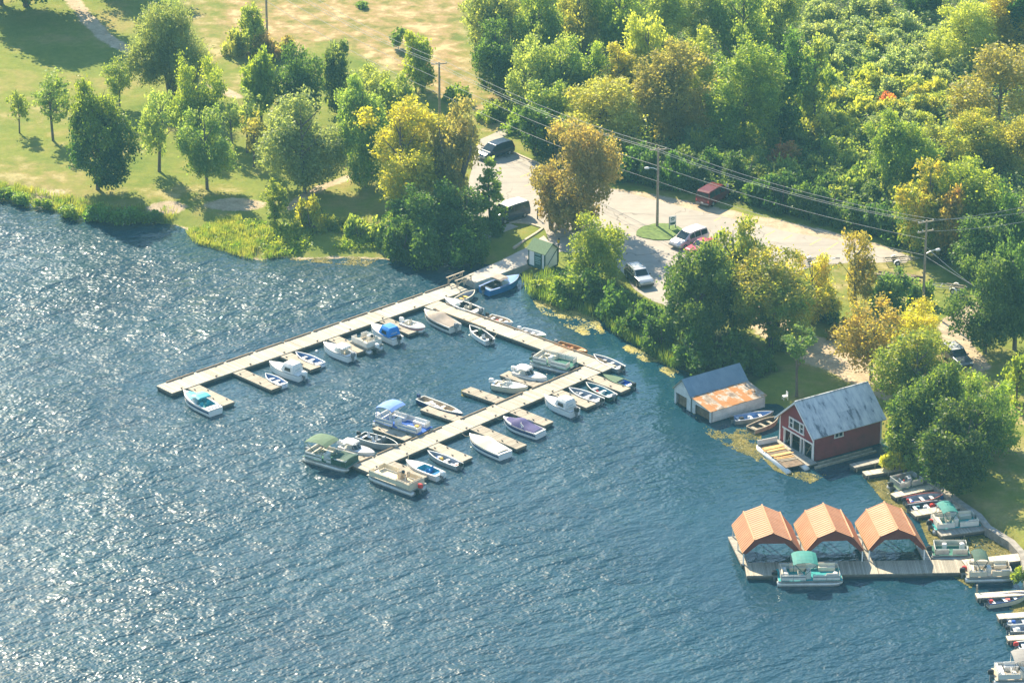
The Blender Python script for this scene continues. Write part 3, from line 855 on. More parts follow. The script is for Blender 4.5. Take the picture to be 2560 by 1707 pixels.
# ------------------------------------------------------------------ buildings
def house_frame(A, B, C, z):
    a, b, c = P(*A, z), P(*B, z), P(*C, z)
    rz = math.atan2(b.y - a.y, b.x - a.x)
    W = (b - a).length
    nrm = Vector((-math.sin(rz), math.cos(rz), 0))
    Dp = (c - b).dot(nrm)
    return a, rz, W, Dp
S7 = lambda x, y: (1660 + x * 0.2551, 880 + y * 0.2551)
def window(parent, frame_boxes, pane_boxes, name='window'):
    mb = MB()
    for c, s in frame_boxes:
        mb.box(c, s)
    w = mb.build(name, WHITEPAINT, parent)
    for c, s in pane_boxes:
        MB().box(c, s).build('pane', GLASS, w)
    return w
def red_boathouse():
    a, rz, W, Dp = house_frame(S7(1130, 872), S7(1465, 1072), S7(2118, 880), 0.15)
    o = empty('boathouse', (a.x, a.y, 0), rz, 'red clapboard boathouse with a streaky grey metal roof and white trim', 'boathouse')
    zb, ze, zr = 0.1, 3.15, 5.75
    t = 0.14
    dh = 1.95                                                    # head of the boat openings
    # front gable above the openings
    prof = [(0, dh), (W, dh), (W, ze), (W / 2, zr - 0.12), (0, ze)]
    n = len(prof)
    vs = [(x, 0, z) for x, z in prof] + [(x, t, z) for x, z in prof]
    fs = [tuple(range(n)), tuple(range(2 * n - 1, n - 1, -1))] + [(i, n + i, n + (i + 1) % n, (i + 1) % n) for i in range(n)]
    MB().add(vs, fs).build('front_wall', REDWALL, o)
    prof = [(0, zb), (W, zb), (W, ze), (W / 2, zr - 0.12), (0, ze)]
    vs = [(x, Dp - t, z) for x, z in prof] + [(x, Dp, z) for x, z in prof]
    MB().add(vs, fs).build('back_wall', REDWALL, o)
    for x in (t / 2 + 0.002, W - t / 2 - 0.002):
        MB().box((x, Dp / 2, (zb + ze) / 2), (t, Dp - 2 * t - 0.006, ze - zb)).build('side_wall', REDWALL, o)
    MB().box((0.45, 0.07, (dh - 0.004 + zb) / 2), (0.62, 0.13, dh - 0.004 - zb)).build('front_wall', REDWALL, o)
    for x in (0.08, W - 0.06):
        MB().box((x, -0.03, (zb + ze) / 2), (0.16, 0.07, ze - zb)).build('corner_board', WHITEPAINT, o)
    MB().box((W + 0.035, Dp - 0.08, (zb + ze) / 2), (0.07, 0.16, ze - zb)).build('corner_board', WHITEPAINT, o)
    for x in (0.85, 2.0, W * 0.62, W * 0.71, W - 0.22):
        MB().box((x, 0.02, (dh + zb) / 2), (0.10, 0.2, dh - zb - 0.01)).build('door_post', WHITEPAINT, o)
    MB().box((W / 2 + 0.2, -0.04, dh + 0.05), (W - 0.7, 0.06, 0.16)).build('door_head', WHITEPAINT, o)
    for x0, x1 in ((1.0, 1.7), (W * 0.73, W * 0.9)):
        MB().tube([(x0, 0.25, 0.3), (x1, 0.25, 1.9)], 0.05, 4).build('brace', TIMBER, o)
    MB().box((W / 2, Dp / 2 + 0.6, 0.18), (W - 2 * t - 0.02, Dp - 2 * t - 1.3, 0.16)).build('floor', DARKWOOD, o)
    # triple window in the gable
    wx0, wx1, wz0, wz1 = W * 0.29, W * 0.70, 2.45, 3.55
    fr = [((wx0, -0.05, (wz0 + wz1) / 2), (0.12, 0.10, wz1 - wz0)), ((wx1, -0.05, (wz0 + wz1) / 2), (0.12, 0.10, wz1 - wz0)),
          (((wx0 + wx1) / 2, -0.05, wz1), (wx1 - wx0 + 0.16, 0.11, 0.13)), (((wx0 + wx1) / 2, -0.05, wz0), (wx1 - wx0 + 0.2, 0.13, 0.13))]
    for q in (0.26, 0.74):
        fr.append(((wx0 + (wx1 - wx0) * q, -0.045, (wz0 + wz1) / 2), (0.12, 0.09, wz1 - wz0 - 0.12)))
    for q in (0.13, 0.87):
        fr.append(((wx0 + (wx1 - wx0) * q, -0.035, (wz0 + wz1) / 2), ((wx1 - wx0) * 0.22, 0.07, 0.07)))
    pn = [((wx0 + (wx1 - wx0) * q, -0.012, (wz0 + wz1) / 2), ((wx1 - wx0) * w_, 0.03, wz1 - wz0 - 0.1)) for q, w_ in ((0.13, 0.2), (0.5, 0.42), (0.87, 0.2))]
    window(o, fr, pn)
    # side window on the right wall
    y0, y1, z0, z1 = Dp * 0.30, Dp * 0.42, 2.15, 2.95
    fr = [((W + 0.04, y0, (z0 + z1) / 2), (0.09, 0.1, z1 - z0)), ((W + 0.04, y1, (z0 + z1) / 2), (0.09, 0.1, z1 - z0)), ((W + 0.04, (y0 + y1) / 2, z0), (0.11, y1 - y0 + 0.18, 0.1)),
          ((W + 0.035, (y0 + y1) / 2, (z0 + z1) / 2), (0.06, 0.06, z1 - z0 - 0.1)), ((W + 0.04, (y0 + y1) / 2, z1), (0.1, y1 - y0 + 0.12, 0.1))]
    pn = [((W + 0.012, y0 + (y1 - y0) * q, (z0 + z1) / 2), (0.03, (y1 - y0) * 0.42, z1 - z0 - 0.08)) for q in (0.26, 0.74)]
    window(o, fr, pn)
    # roof: ten rows of sheets in two courses on each slope
    ov, oy0, oy1 = 0.38, -0.38, Dp + 0.3
    for s in (-1, 1):
        er = Vector((W / 2, 0, zr))
        ee = Vector((W / 2 + s * (W / 2 + ov), 0, ze - ov * (zr - ze) / (W / 2)))
        r = MB()
        d = ee - er
        roof = MB().slab([er + Vector((0, oy0, -0.03)), ee + Vector((0, oy0, -0.03)), ee + Vector((0, oy1, -0.03)), er + Vector((0, oy1, -0.03))][::s], 0.07).build('roof', TIMBER, o)
        ncol = 10
        for c in range(ncol):
            for row, (f0, f1) in enumerate(((0.0, 0.53), (0.5, 1.0))):
                ya, yb = oy0 + (oy1 - oy0) * c / ncol, oy0 + (oy1 - oy0) * (c + 1.03) / ncol
                lift = 0.012 + 0.012 * (1 - row) + random.uniform(0, 0.012) + 0.008 * (c % 2)
                nn = Vector((-d.z * s, 0, d.x * s)).normalized() * lift
                pa, pb = er + d * f0 + nn, er + d * f1 + nn
                pts = [pa + Vector((0, ya, 0)), pb + Vector((0, ya, 0)), pb + Vector((0, yb, 0)), pa + Vector((0, yb, 0))]
                MB().slab(pts[::s], 0.006).build('roof_sheet', ROOF_GREY, roof)
        mb = MB()
        mb.slab([er + Vector((0, oy0 - 0.03, 0.02)), ee + Vector((0, oy0 - 0.03, 0.02)), ee + Vector((0, oy0 - 0.03, -0.2)), er + Vector((0, oy0 - 0.03, -0.2))][::s], 0.05)
        mb.build('bargeboard', WHITEPAINT, o)
    MB().tube([(W / 2, oy0, zr + 0.03), (W / 2, oy1, zr + 0.03)], 0.1, 6).build('ridge_cap', ROOF_GREY, o)
    # plank apron in front
    MB().box((W / 2 + 0.2, -0.75, 0.3), (W + 1.2, 1.3, 0.1)).build('apron', PLANK_GREY, o)
    MB().box((W / 2 + 0.2, -0.75, -0.1), (W + 1.0, 1.1, 0.69)).build('apron_crib', FLOATM, o)
red_boathouse()
def white_boathouse():
    a, rz, W, Dp = house_frame(S7(100, 490), S7(455, 690), S7(995, 530), 0.1)
    o = empty('boathouse', (a.x, a.y, 0), rz, 'low white boathouse with blue-grey gable roof and a rusty lean-to roof', 'boathouse')
    Wm = W * 0.475
    zb, ze, zr, zl = 0.05, 1.85, 3.3, 1.40
    t = 0.12
    dz = 1.35
    def wall(prof, y0, y1, nm):
        n = len(prof)
        vs = [(x, y0, z) for x, z in prof] + [(x, y1, z) for x, z in prof]
        tri = tessellate_polygon([[Vector((x, z, 0)) for x, z in prof]])
        fs = [tuple(q) for q in tri] + [tuple(n + i for i in q[::-1]) for q in tri] + [(i, n + i, n + (i + 1) % n, (i + 1) % n) for i in range(n)]
        MB().add(vs, fs).build(nm, WHITEWALL, o)
    wall([(0, zb), (0.28, zb), (0.28, dz), (Wm * 0.72, dz), (Wm * 0.72, zb), (Wm, zb), (Wm, ze), (Wm / 2, zr - 0.06), (0, ze)], 0, t, 'front_wall')
    wall([(Wm + 0.02, zb), (Wm + 0.55, zb), (Wm + 0.55, dz - 0.15), (W - 0.25, dz - 0.15), (W - 0.25, zb), (W, zb), (W, zl), (Wm + 0.02, ze - 0.05)], 0.03, 0.03 + t, 'lean_to_front')
    wall([(0, zb), (Wm, zb), (Wm, ze), (Wm / 2, zr - 0.06), (0, ze)], Dp - t, Dp, 'back_wall')
    wall([(Wm + 0.02, zb), (W, zb), (W, zl), (Wm + 0.02, ze - 0.05)], Dp - 0.1 - t, Dp - 0.1, 'lean_to_back')
    MB().box((t / 2 + 0.002, Dp / 2, (zb + ze) / 2), (t, Dp - 2 * t - 0.01, ze - zb)).build('side_wall', WHITEWALL, o)
    MB().box((W - t / 2 - 0.002, Dp / 2, (zb + zl) / 2), (t, Dp - 2 * t - 0.3, zl - zb - 0.02)).build('side_wall', WHITEWALL, o)
    MB().box((Wm + 0.005, -0.04, (zb + ze) / 2), (0.05, 0.08, ze - zb)).build('corner_board', GREENPAINT, o)
    MB().box((Wm * 0.36 + 0.13, t + 0.12, 0.72), (Wm * 0.5, 0.05, 1.25)).build('door', DARKWOOD, o)
    MB().box(((Wm + 0.55 + W - 0.25) / 2, t + 0.15, 0.66), (W - Wm - 0.84, 0.05, 1.1)).build('door', DARKWOOD, o)
    for s in (-1, 1):
        er = Vector((Wm / 2, 0, zr))
        ee = Vector((Wm / 2 + s * (Wm / 2 + 0.16), 0, ze - 0.16 * (zr - ze) / (Wm / 2)))
        d = ee - er
        roof = MB().slab([er + Vector((0, -0.2, 0)), ee + Vector((0, -0.2, 0)), ee + Vector((0, Dp + 0.15, 0)), er + Vector((0, Dp + 0.15, 0))][::s], 0.07).build('roof', TIMBER, o)
        for c in range(9):
            ya, yb = -0.22 + (Dp + 0.38) * c / 9, -0.22 + (Dp + 0.38) * (c + 1.02) / 9
            nn = Vector((-d.z * s, 0, d.x * s)).normalized() * (0.012 + 0.006 * (c % 2))
            pts = [er + nn + Vector((0, ya, 0)), ee + nn + Vector((0, ya, 0)), ee + nn + Vector((0, yb, 0)), er + nn + Vector((0, yb, 0))]
            MB().slab(pts[::s], 0.006).build('roof_sheet', ROOF_BLUE, roof)
    er, ee = Vector((Wm + 0.1, 0, ze - 0.02)), Vector((W + 0.15, 0, zl - 0.02))
    d = ee - er
    roof = MB().slab([er + Vector((0, -0.15, 0)), ee + Vector((0, -0.15, 0)), ee + Vector((0, Dp, 0)), er + Vector((0, Dp, 0))], 0.06).build('lean_to_roof', TIMBER, o)
    for c in range(8):
        ya, yb = -0.18 + (Dp + 0.2) * c / 8, -0.18 + (Dp + 0.2) * (c + 1.04) / 8
        nn = Vector((-d.z, 0, d.x)).normalized() * (0.014 + random.uniform(0, 0.02) + 0.008 * (c % 2))
        e = random.uniform(-0.05, 0.08)
        pts = [er + nn + Vector((0, ya, 0)), ee + nn + d * e * 0.3 + Vector((0, ya, 0)), ee + nn + d * e * 0.3 + Vector((0, yb, 0)), er + nn + Vector((0, yb, 0))]
        MB().slab(pts, 0.006).build('roof_sheet', ROOF_RUST, roof)
white_boathouse()
def kiosk():
    s6 = lambda x, y: (1000 + x * 0.3827, 600 + y * 0.3827)
    a, rz, W, Dp = house_frame(s6(842, 166), s6(945, 202), s6(1030, 168), LZ)
    o = empty('kiosk', (a.x, a.y, LZ), rz, 'small white kiosk with green roof, dark green trim and a notice board', 'kiosk')
    ze, zr = 2.15, 3.05
    MB().box((W / 2, Dp / 2, ze / 2), (W, Dp, ze)).build('wall', WHITEPAINT, o)
    for x, y in ((0, 0), (W, 0), (W, Dp), (0, Dp)):
        MB().box((x, y, ze / 2), (0.12, 0.12, ze + 0.004)).build('corner_post', GREENPAINT, o)
    MB().box((W / 2, -0.05, 0.1), (W - 0.14, 0.06, 0.18)).build('base_board', GREENPAINT, o)
    MB().box((W + 0.05, Dp / 2, 0.1), (0.06, Dp - 0.14, 0.18)).build('base_board', GREENPAINT, o)
    MB().tube([(W + 0.03, 0.1, 0.2), (W + 0.03, Dp - 0.1, ze - 0.1)], 0.05, 4).build('brace', GREENPAINT, o)
    sg = MB().box((W * 0.60, -0.06, 1.05), (W * 0.46, 0.07, 1.9)).build('notice_board', GREENPAINT, o)
    SG = mat('faded sign lettering', (0.20, 0.32, 0.30), 0.6, var=0.2)
    for z, h, w_ in ((1.78, 0.22, 0.36), (1.36, 0.16, 0.36), (1.12, 0.12, 0.3), (0.9, 0.12, 0.34), (0.66, 0.12, 0.28)):
        MB().box((W * 0.60, -0.10, z), (W * w_, 0.02, h)).build('sign_line', SG, sg)
    # gable ends on the short sides, ridge along x
    MB().add([(W + 0.01, 0, ze), (W + 0.01, Dp, ze), (W + 0.01, Dp / 2, zr - 0.05), (-0.01, 0, ze), (-0.01, Dp, ze), (-0.01, Dp / 2, zr - 0.05)],
             [(0, 1, 2), (3, 5, 4), (0, 2, 5, 3), (1, 4, 5, 2)]).build('gable', WHITEPAINT, o)
    for s in (0, 1):
        yy = -0.22 if s == 0 else Dp + 0.22
        pts = [Vector((-0.25, yy, ze - 0.12)), Vector((W + 0.25, yy, ze - 0.12)), Vector((W + 0.25, Dp / 2, zr)), Vector((-0.25, Dp / 2, zr))]
        MB().slab(pts if s == 0 else pts[::-1], 0.08).build('roof', GREENROOF, o)
        MB().tube([(W + 0.27, yy, ze - 0.15), (W + 0.27, Dp / 2, zr - 0.03)], 0.05, 4).build('bargeboard', GREENPAINT, o)
    t = empty('spare_wheel', P(*s6(850, 160), LZ), rz, 'dark wheel leaning on the left end of the kiosk', 'wheel')
    MB().tube([(0, -0.25, 0.35), (0, -0.15, 0.35), (0, -0.10, 0.35)], [0.3, 0.35, 0.3], 16).build('tyre', TYRE, t)
    MB().tube([(0, -0.26, 0.35), (0, -0.24, 0.35)], 0.16, 12).build('rim', RIM, t)
kiosk()

# ------------------------------------------------------------------ boats
def hull_lines(L, B, H, n=14, p=2.3, stern=0.86, peak=0.42, canoe=False, bow_rise=0.35):
    st = []
    for i in range(n + 1):
        t = i / n
        t = t ** 0.9 if t > 0.5 else t
        if canoe:
            b = B / 2 * max(0.03, 1 - abs(2 * t - 1) ** 2.2)
        elif t < peak:
            b = B / 2 * (stern + (1 - stern) * math.sin(math.pi / 2 * t / peak))
        else:
            b = B / 2 * max(0.02, 1 - ((t - peak) / (1 - peak)) ** p)
        zs = H * (1 + bow_rise * t * t)
        if canoe:
            zs = H * (1 + 0.5 * abs(2 * t - 1) ** 2.5)
        zc = 0.03 + 0.5 * H * max(0, (t - 0.6) / 0.4) ** 2
        zk = -0.22 + (zs + 0.1) * max(0, (t - 0.72) / 0.28) ** 2.5
        st.append((-L / 2 + t * L, b, zs, zc, min(zk, zs - 0.03)))
    return st
def hull_mesh(st):
    mb = MB()
    vs = []
    for x, b, zs, zc, zk in st:
        zc2 = min(max(zc, zk + 0.02), zs - 0.02)
        vs += [(x, b, zs), (x, b * 0.9, zc2), (x, 0, zk), (x, -b * 0.9, zc2), (x, -b, zs)]
    fs = []
    for i in range(len(st) - 1):
        for k in range(4):
            fs.append((i * 5 + k, (i + 1) * 5 + k, (i + 1) * 5 + k + 1, i * 5 + k + 1))
    fs.append((0, 1, 2, 3, 4))
    return mb.add(vs, fs)
def stripe_mesh(st, f0, f1, off=0.012):
    """a band along both topsides between two fractions of the side height"""
    mb = MB()
    for s in (1, -1):
        vs = []
        for x, b, zs, zc, zk in st:
            zc2 = min(max(zc, zk + 0.02), zs - 0.02)
            for f in (f0, f1):
                vs.append((x, s * (b * (0.9 + 0.1 * f) + off), zc2 + (zs - zc2) * f))
        mb.add(vs, [(2 * i, 2 * i + 2, 2 * i + 3, 2 * i + 1) if s < 0 else (2 * i, 2 * i + 1, 2 * i + 3, 2 * i + 2) for i in range(len(st) - 1)])
    return mb
def gunwale_mesh(st, w=0.08, h=0.04):
    mb = MB()
    for s in (1, -1):
        vs = []
        for x, b, zs, zc, zk in st:
            bi = max(b - w, 0.0)
            vs += [(x, s * (b + 0.015), zs - h), (x, s * (b + 0.015), zs + h * 0.6), (x, s * bi, zs + h * 0.6), (x, s * bi, zs - h)]
        fs = []
        for i in range(len(st) - 1):
            for k in range(4):
                fs.append((i * 4 + k, i * 4 + (k + 1) % 4, (i + 1) * 4 + (k + 1) % 4, (i + 1) * 4 + k))
        mb.add(vs, fs)
    x, b, zs, zc, zk = st[0]
    mb.box((x + 0.03, 0, zs - 0.02), (0.09, 2 * b - 0.1, h * 1.5))
    return mb
def inner_mesh(st, i0=0, i1=None, w=0.07, floor=0.10, side_w=None):
    i1 = len(st) - 1 if i1 is None else i1
    mb = MB()
    vs = []
    for i in range(i0, i1 + 1):
        x, b, zs, zc, zk = st[i]
        bi = max(b - w, 0.012)
        zf = min(max(floor, zc + 0.06, zk + 0.06), zs - 0.05)
        vs += [(x, bi, zs - 0.01), (x, bi * 0.8, zf), (x, -bi * 0.8, zf), (x, -bi, zs - 0.01)]
    m = i1 - i0
    fs = []
    for i in range(m):
        for k in range(3):
            fs.append((i * 4 + k, i * 4 + k + 1, (i + 1) * 4 + k + 1, (i + 1) * 4 + k))
    fs.append((0, 3, 2, 1))
    fs.append((m * 4, m * 4 + 1, m * 4 + 2, m * 4 + 3))
    return mb.add(vs, fs)
def deck_mesh(st, i0, i1, w=0.22, crown=0.06):
    """side decks between stations i0 and i1, closed deck before and behind"""
    mb = MB()
    vs, fs = [], []
    n = len(st)
    def row(i, ww):
        x, b, zs, zc, zk = st[i]
        inn = max(b - ww, 0.0) if ww is not None else 0.0
        return [(x, b, zs), (x, inn, zs + crown * (1 - inn / max(b, 0.01))), (x, -inn, zs + crown * (1 - inn / max(b, 0.01))), (x, -b, zs)]
    for lo, hi, ww, closed in ((0, i0, w, True), (i0, i1, w, False), (i1, n - 1, w, True)):
        for i in range(lo, hi):
            o = len(vs)
            if closed:
                for j in (i, i + 1):
                    x, b, zs, zc, zk = st[j]
                    cr = crown * min(1, (j - lo) / 2) if hi == n - 1 else 0.02
                    vs.extend([(x, b, zs), (x, b * 0.5, zs + cr * 0.75), (x, 0, zs + cr), (x, -b * 0.5, zs + cr * 0.75), (x, -b, zs)])
                fs.extend([(o + k, o + k + 1, o + 5 + k + 1, o + 5 + k) for k in range(4)])
            else:
                for j in (i, i + 1):
                    x, b, zs, zc, zk = st[j]
                    vs.extend([(x, b, zs), (x, max(b - ww, 0), zs + 0.012), (x, -max(b - ww, 0), zs + 0.012), (x, -b, zs)])
                fs.extend([(o, o + 1, o + 5, o + 4), (o + 2, o + 3, o + 7, o + 6)])
    return mb.add(vs, fs)
def motor(o, x, z, m=BLACK, s=1.0, tilt=0.0, y=0.0, leg=GREYPL):
    mb = MB()
    mb.bbox((x - 0.2 * s, y, z + 0.32 * s), (0.55 * s, 0.36 * s, 0.42 * s), 0.09 * s)
    mo = mb.build('outboard_motor', m, o)
    MB().box((x - 0.2 * s, y, z - 0.25 * s), (0.2 * s, 0.14 * s, 0.75 * s)).build('motor_leg', leg, mo)
    MB().box((x - 0.02, y, z), (0.16 * s, 0.24 * s, 0.3 * s)).build('motor_bracket', GREYPL, mo)
    return mo
def boat_root(name, bow, stern, label, cat, zr=0.5, group='boats moored in the marina'):
    b, s = P(*bow, zr), P(*stern, zr)
    d = b - s
    return empty(name, ((b.x + s.x) / 2, (b.y + s.y) / 2, 0), math.atan2(d.y, d.x), label, cat, group), Vector((d.x, d.y)).length
def rowboat(bow, stern, label, hull=ALU, inn=PAINT_GREY, gun=WHITE, seat=VINYL_WHITE, beam=None, H=0.5, mot=None, seats=(0.2, 0.45, 0.68), gear=(), name='rowing_boat', cat='rowing boat', foredeck=None, canoe=False, p=2.2, stripe=None, swivel=()):
    o, L = boat_root(name, bow, stern, label, cat, H)
    B = beam or max(1.35, L * 0.36)
    st = hull_lines(L, B, H, p=p, canoe=canoe)
    hull_mesh(st).build('hull', hull, o, False)
    inner_mesh(st).build('interior', inn, o)
    gunwale_mesh(st).build('gunwale', gun, o)
    if stripe:
        stripe_mesh(st, 0.55, 0.85).build('stripe', stripe, o)
    for t in seats:
        i = int(t * (len(st) - 1))
        x, b, zs, zc, zk = st[i]
        MB().box((x, 0, zs * 0.62), (0.32, 2 * (b - 0.1), 0.05)).build('bench', seat, o)
    for t, yy in swivel:
        i = int(t * (len(st) - 1))
        mb = MB()
        mb.bbox((st[i][0], yy, H * 0.8), (0.42, 0.42, 0.1), 0.06)
        mb.bbox((st[i][0] - 0.2, yy, H * 0.8 + 0.25), (0.08, 0.42, 0.42), 0.03)
        mb.build('seat', seat, o)
    if foredeck:
        k = int(foredeck * (len(st) - 1))
        vs, fs = [], []
        for x, b, zs, zc, zk in st[k:]:
            vs += [(x, b - 0.02, zs + 0.03), (x, 0, zs + 0.07), (x, -b + 0.02, zs + 0.03)]
        for i in range(len(st) - k - 1):
            fs += [(3 * i, 3 * i + 3, 3 * i + 4, 3 * i + 1), (3 * i + 1, 3 * i + 4, 3 * i + 5, 3 * i + 2)]
        MB().add(vs, fs).build('foredeck', gun, o)
    r = random.Random(hash(label) % 1000)
    for g, m, t, yy, sz in gear:
        MB().bbox((-L / 2 + t * L, yy, 0.2 + sz[2] / 2), sz, 0.05, r.uniform(-0.4, 0.4)).build(g, m, o)
    if mot:
        motor(o, -L / 2, H * 0.75, mot, 0.85)
    return o, L, st
def loft_top(pts_rings):
    """closed loft through rings of equal point count, ends capped"""
    mb = MB()
    n = len(pts_rings[0])
    vs = [p for r in pts_rings for p in r]
    fs = []
    for i in range(len(pts_rings) - 1):
        for k in range(n):
            fs.append((i * n + k, i * n + (k + 1) % n, (i + 1) * n + (k + 1) % n, (i + 1) * n + k))
    fs.append(tuple(range(n - 1, -1, -1)))
    fs.append(tuple((len(pts_rings) - 1) * n + k for k in range(n)))
    return mb.add(vs, fs)
def windshield(o, st, i, h=0.42, rake=0.35, wide=0.85, glass=CLEAR, frame=CHROME):
    x, b, zs, zc, zk = st[i]
    b = b * wide
    base = [(x - 0.55, b, zs + 0.02), (x - 0.02, b * 0.78, zs + 0.04), (x + 0.22, b * 0.28, zs + 0.05), (x + 0.22, -b * 0.28, zs + 0.05), (x - 0.02, -b * 0.78, zs + 0.04), (x - 0.55, -b, zs + 0.02)]
    top = [(p[0] - rake, p[1] * 0.93, p[2] + h * (0.75 if k in (0, 5) else 1)) for k, p in enumerate(base)]
    ws = MB()
    for k in range(5):
        ws.add([base[k], base[k + 1], top[k + 1], top[k]], [(0, 1, 2, 3)])
    w = ws.build('windshield', glass, o)
    fr = MB()
    fr.tube(top, 0.022, 5)
    for a_, b_ in zip(base, top):
        fr.tube([a_, b_], 0.018, 5)
    fr.build('windshield_frame', frame, w)
    return top
def runabout(bow, stern, label, hull=WHITE, deck=WHITE, inn=VINYL_WHITE, stripe=None, top=None, topkind=None, cover=None, beam=None, H=0.72, mot=WHITE, well=(0.12, 0.55), ws=True, seats=VINYL_CREAM, name='motorboat', cat='motorboat', bowrider=False, sternpad=None, bowpad=None, fender=False):
    o, L = boat_root(name, bow, stern, label, cat, H)
    B = beam or max(1.7, L * 0.385)
    n = 16
    st = hull_lines(L, B, H, n=n, p=2.5, bow_rise=0.28)
    hull_mesh(st).build('hull', hull, o)
    if stripe:
        stripe_mesh(st, 0.45, 0.8).build('stripe', stripe, o)
    gunwale_mesh(st, 0.05, 0.03).build('rub_rail', GREYPL, o)
    i0, i1 = max(1, int(well[0] * n)), int(well[1] * n)
    if cover:
        rings = []
        for i in range(0, n + 1):
            x, b, zs, zc, zk = st[i]
            t = i / n
            hump = 0.58 * math.exp(-((t - 0.52) / 0.16) ** 2) + 0.18 * math.exp(-((t - 0.22) / 0.18) ** 2)
            ring = []
            for k in range(9):
                q = -1 + 2 * k / 8
                sag = 0.05 * math.cos(q * 9 + i * 1.3)
                ring.append((x, q * (b + 0.03), zs - (0.10 if abs(q) == 1 else 0) + hump * (1 - abs(q) ** 2.2) + sag * (1 - q * q) * hump * 2 + 0.05 * (1 - q * q)))
            rings.append(ring)
        lim0, lim1 = cover[1], cover[2]
        rr = rings[int(lim0 * n):int(lim1 * n) + 1]
        mb = MB()
        vs = [p for r in rr for p in r]
        mb.add(vs, [(i * 9 + k, i * 9 + k + 1, (i + 1) * 9 + k + 1, (i + 1) * 9 + k) for i in range(len(rr) - 1) for k in range(8)])
        mb.build('cover', cover[0], o, True)
        deck_mesh(st, i0, i0, 0.2).build('deck', deck, o)
    else:
        deck_mesh(st, i0, i1).build('deck', deck, o)
        inner_mesh(st, i0, i1, 0.22, 0.18).build('cockpit', inn, o)
        if bowrider:
            j0, j1 = i1 + 1, n - 3
            mb = inner_mesh([(x, b * 0.72, zs + 0.07, zc, zk) for x, b, zs, zc, zk in st], j0, j1, 0.05, H * 0.75)
            mb.build('bow_seat', seats, o)
        xa = st[i0][0]
        MB().bbox((xa + 0.35, 0, H * 0.55), (0.5, st[i0][1] * 1.5, 0.35), 0.08).build('stern_bench', seats, o)
        for s in (-1, 1):
            xs = st[(i0 + i1) // 2 + 1][0]
            mb = MB()
            mb.bbox((xs, s * B * 0.2, H * 0.5), (0.48, 0.46, 0.3), 0.06)
            mb.bbox((xs - 0.24, s * B * 0.2, H * 0.5 + 0.35), (0.12, 0.46, 0.5), 0.04)
            mb.build('seat', seats, o)
    if bowpad:
        vs, fs = [], []
        sub = st[int(0.62 * n):n - 1]
        for x, b, zs, zc, zk in sub:
            vs += [(x, b * 0.72, zs + 0.075), (x, 0, zs + 0.10), (x, -b * 0.72, zs + 0.075)]
        for i in range(len(sub) - 1):
            fs += [(3 * i, 3 * i + 3, 3 * i + 4, 3 * i + 1), (3 * i + 1, 3 * i + 4, 3 * i + 5, 3 * i + 2)]
        MB().add(vs, fs).build('bow_pad', bowpad, o)
    if sternpad:
        MB().bbox((st[1][0] + 0.2, 0, H + 0.05), (0.5, B * 0.7, 0.1), 0.04).build('stern_pad', sternpad, o)
    if ws and not (cover and cover[2] > 0.9):
        tp = windshield(o, st, i1, glass=GLASS if topkind == 'hard' else CLEAR)
        if top:
            x1 = st[i1][0] - 0.2
            zt = tp[2][2] + 0.12
            bw = st[i1][1] * 0.8
            if topkind == 'full':                                  # soft cabin closed down to the side decks
                x0 = st[i0 + 1][0] + 0.1
                rings = []
                for x, hh in ((x0, 0.75), (x0 + 0.12, 1.0), ((x0 + x1) / 2, 1.04), (x1 - 0.05, 0.98), (x1 + 0.35, 0.12)):
                    z = H + (zt - H + 0.32) * hh
                    rings.append([(x, bw * 1.12, H * 1.02), (x, bw * 0.98, H + (z - H) * 0.75), (x, bw * 0.75, z), (x, -bw * 0.75, z), (x, -bw * 0.98, H + (z - H) * 0.75), (x, -bw * 1.12, H * 1.02)])
                cn = loft_top(rings).build('canopy', top, o)
                xm = (x0 + x1) / 2
                zz = H + (zt - H + 0.3) * 0.5
                MB().add([(x0 - 0.012, -bw * 0.55, zz - 0.2), (x0 - 0.012, bw * 0.55, zz - 0.2), (x0 + 0.02, bw * 0.5, zz + 0.18), (x0 + 0.02, -bw * 0.5, zz + 0.18)], [(0, 3, 2, 1)]).build('canopy_window', CLEAR, cn)
                for s in (-1, 1):
                    MB().add([(xm - 0.45, s * bw * 1.13, zz - 0.24), (xm + 0.45, s * bw * 1.13, zz - 0.24), (xm + 0.35, s * bw * 1.05, zz + 0.12), (xm - 0.35, s * bw * 1.05, zz + 0.12)], [(0, 1, 2, 3)]).build('canopy_window', GLASS, cn)
            else:                                                  # open-backed top on hoops
                x0 = x1 - (1.5 if topkind == 'hard' else 1.25)
                rings = []
                for x, dz in ((x0, -0.03), ((x0 + x1) / 2, 0.08), (x1, 0.0)):
                    rings.append([(x, bw, zt - 0.02 + dz), (x, bw * 0.7, zt + 0.1 + dz), (x, -bw * 0.7, zt + 0.1 + dz), (x, -bw, zt - 0.02 + dz), (x, -bw * 0.9, zt - 0.07 + dz), (x, bw * 0.9, zt - 0.07 + dz)])
                cn = loft_top(rings).build('canopy', top, o)
                for s in (-1, 1):
                    MB().add([(x0 + 0.2, s * bw * 1.08, H + 0.05), (x1, s * bw * 1.05, H + 0.05), (x1 - 0.1, s * bw, zt - 0.05), (x0 + 0.15, s * bw, zt - 0.05)], [(0, 1, 2, 3)]).build('side_curtain', CLEAR, cn)
                    MB().tube([(x0 + 0.05, s * bw * 1.05, H), (x0 + 0.05, s * bw, zt)], 0.025, 5).build('canopy_hoop', CHROME, cn)
    if mot:
        motor(o, -L / 2, H * 0.8, mot, 1.05)
    if fender:
        MB().tube([(0.3, -B / 2 - 0.1, 0.1), (0.3, -B / 2 - 0.1, 0.55)], 0.09, 8).build('fender', WHITE, o)
    return o, L, st
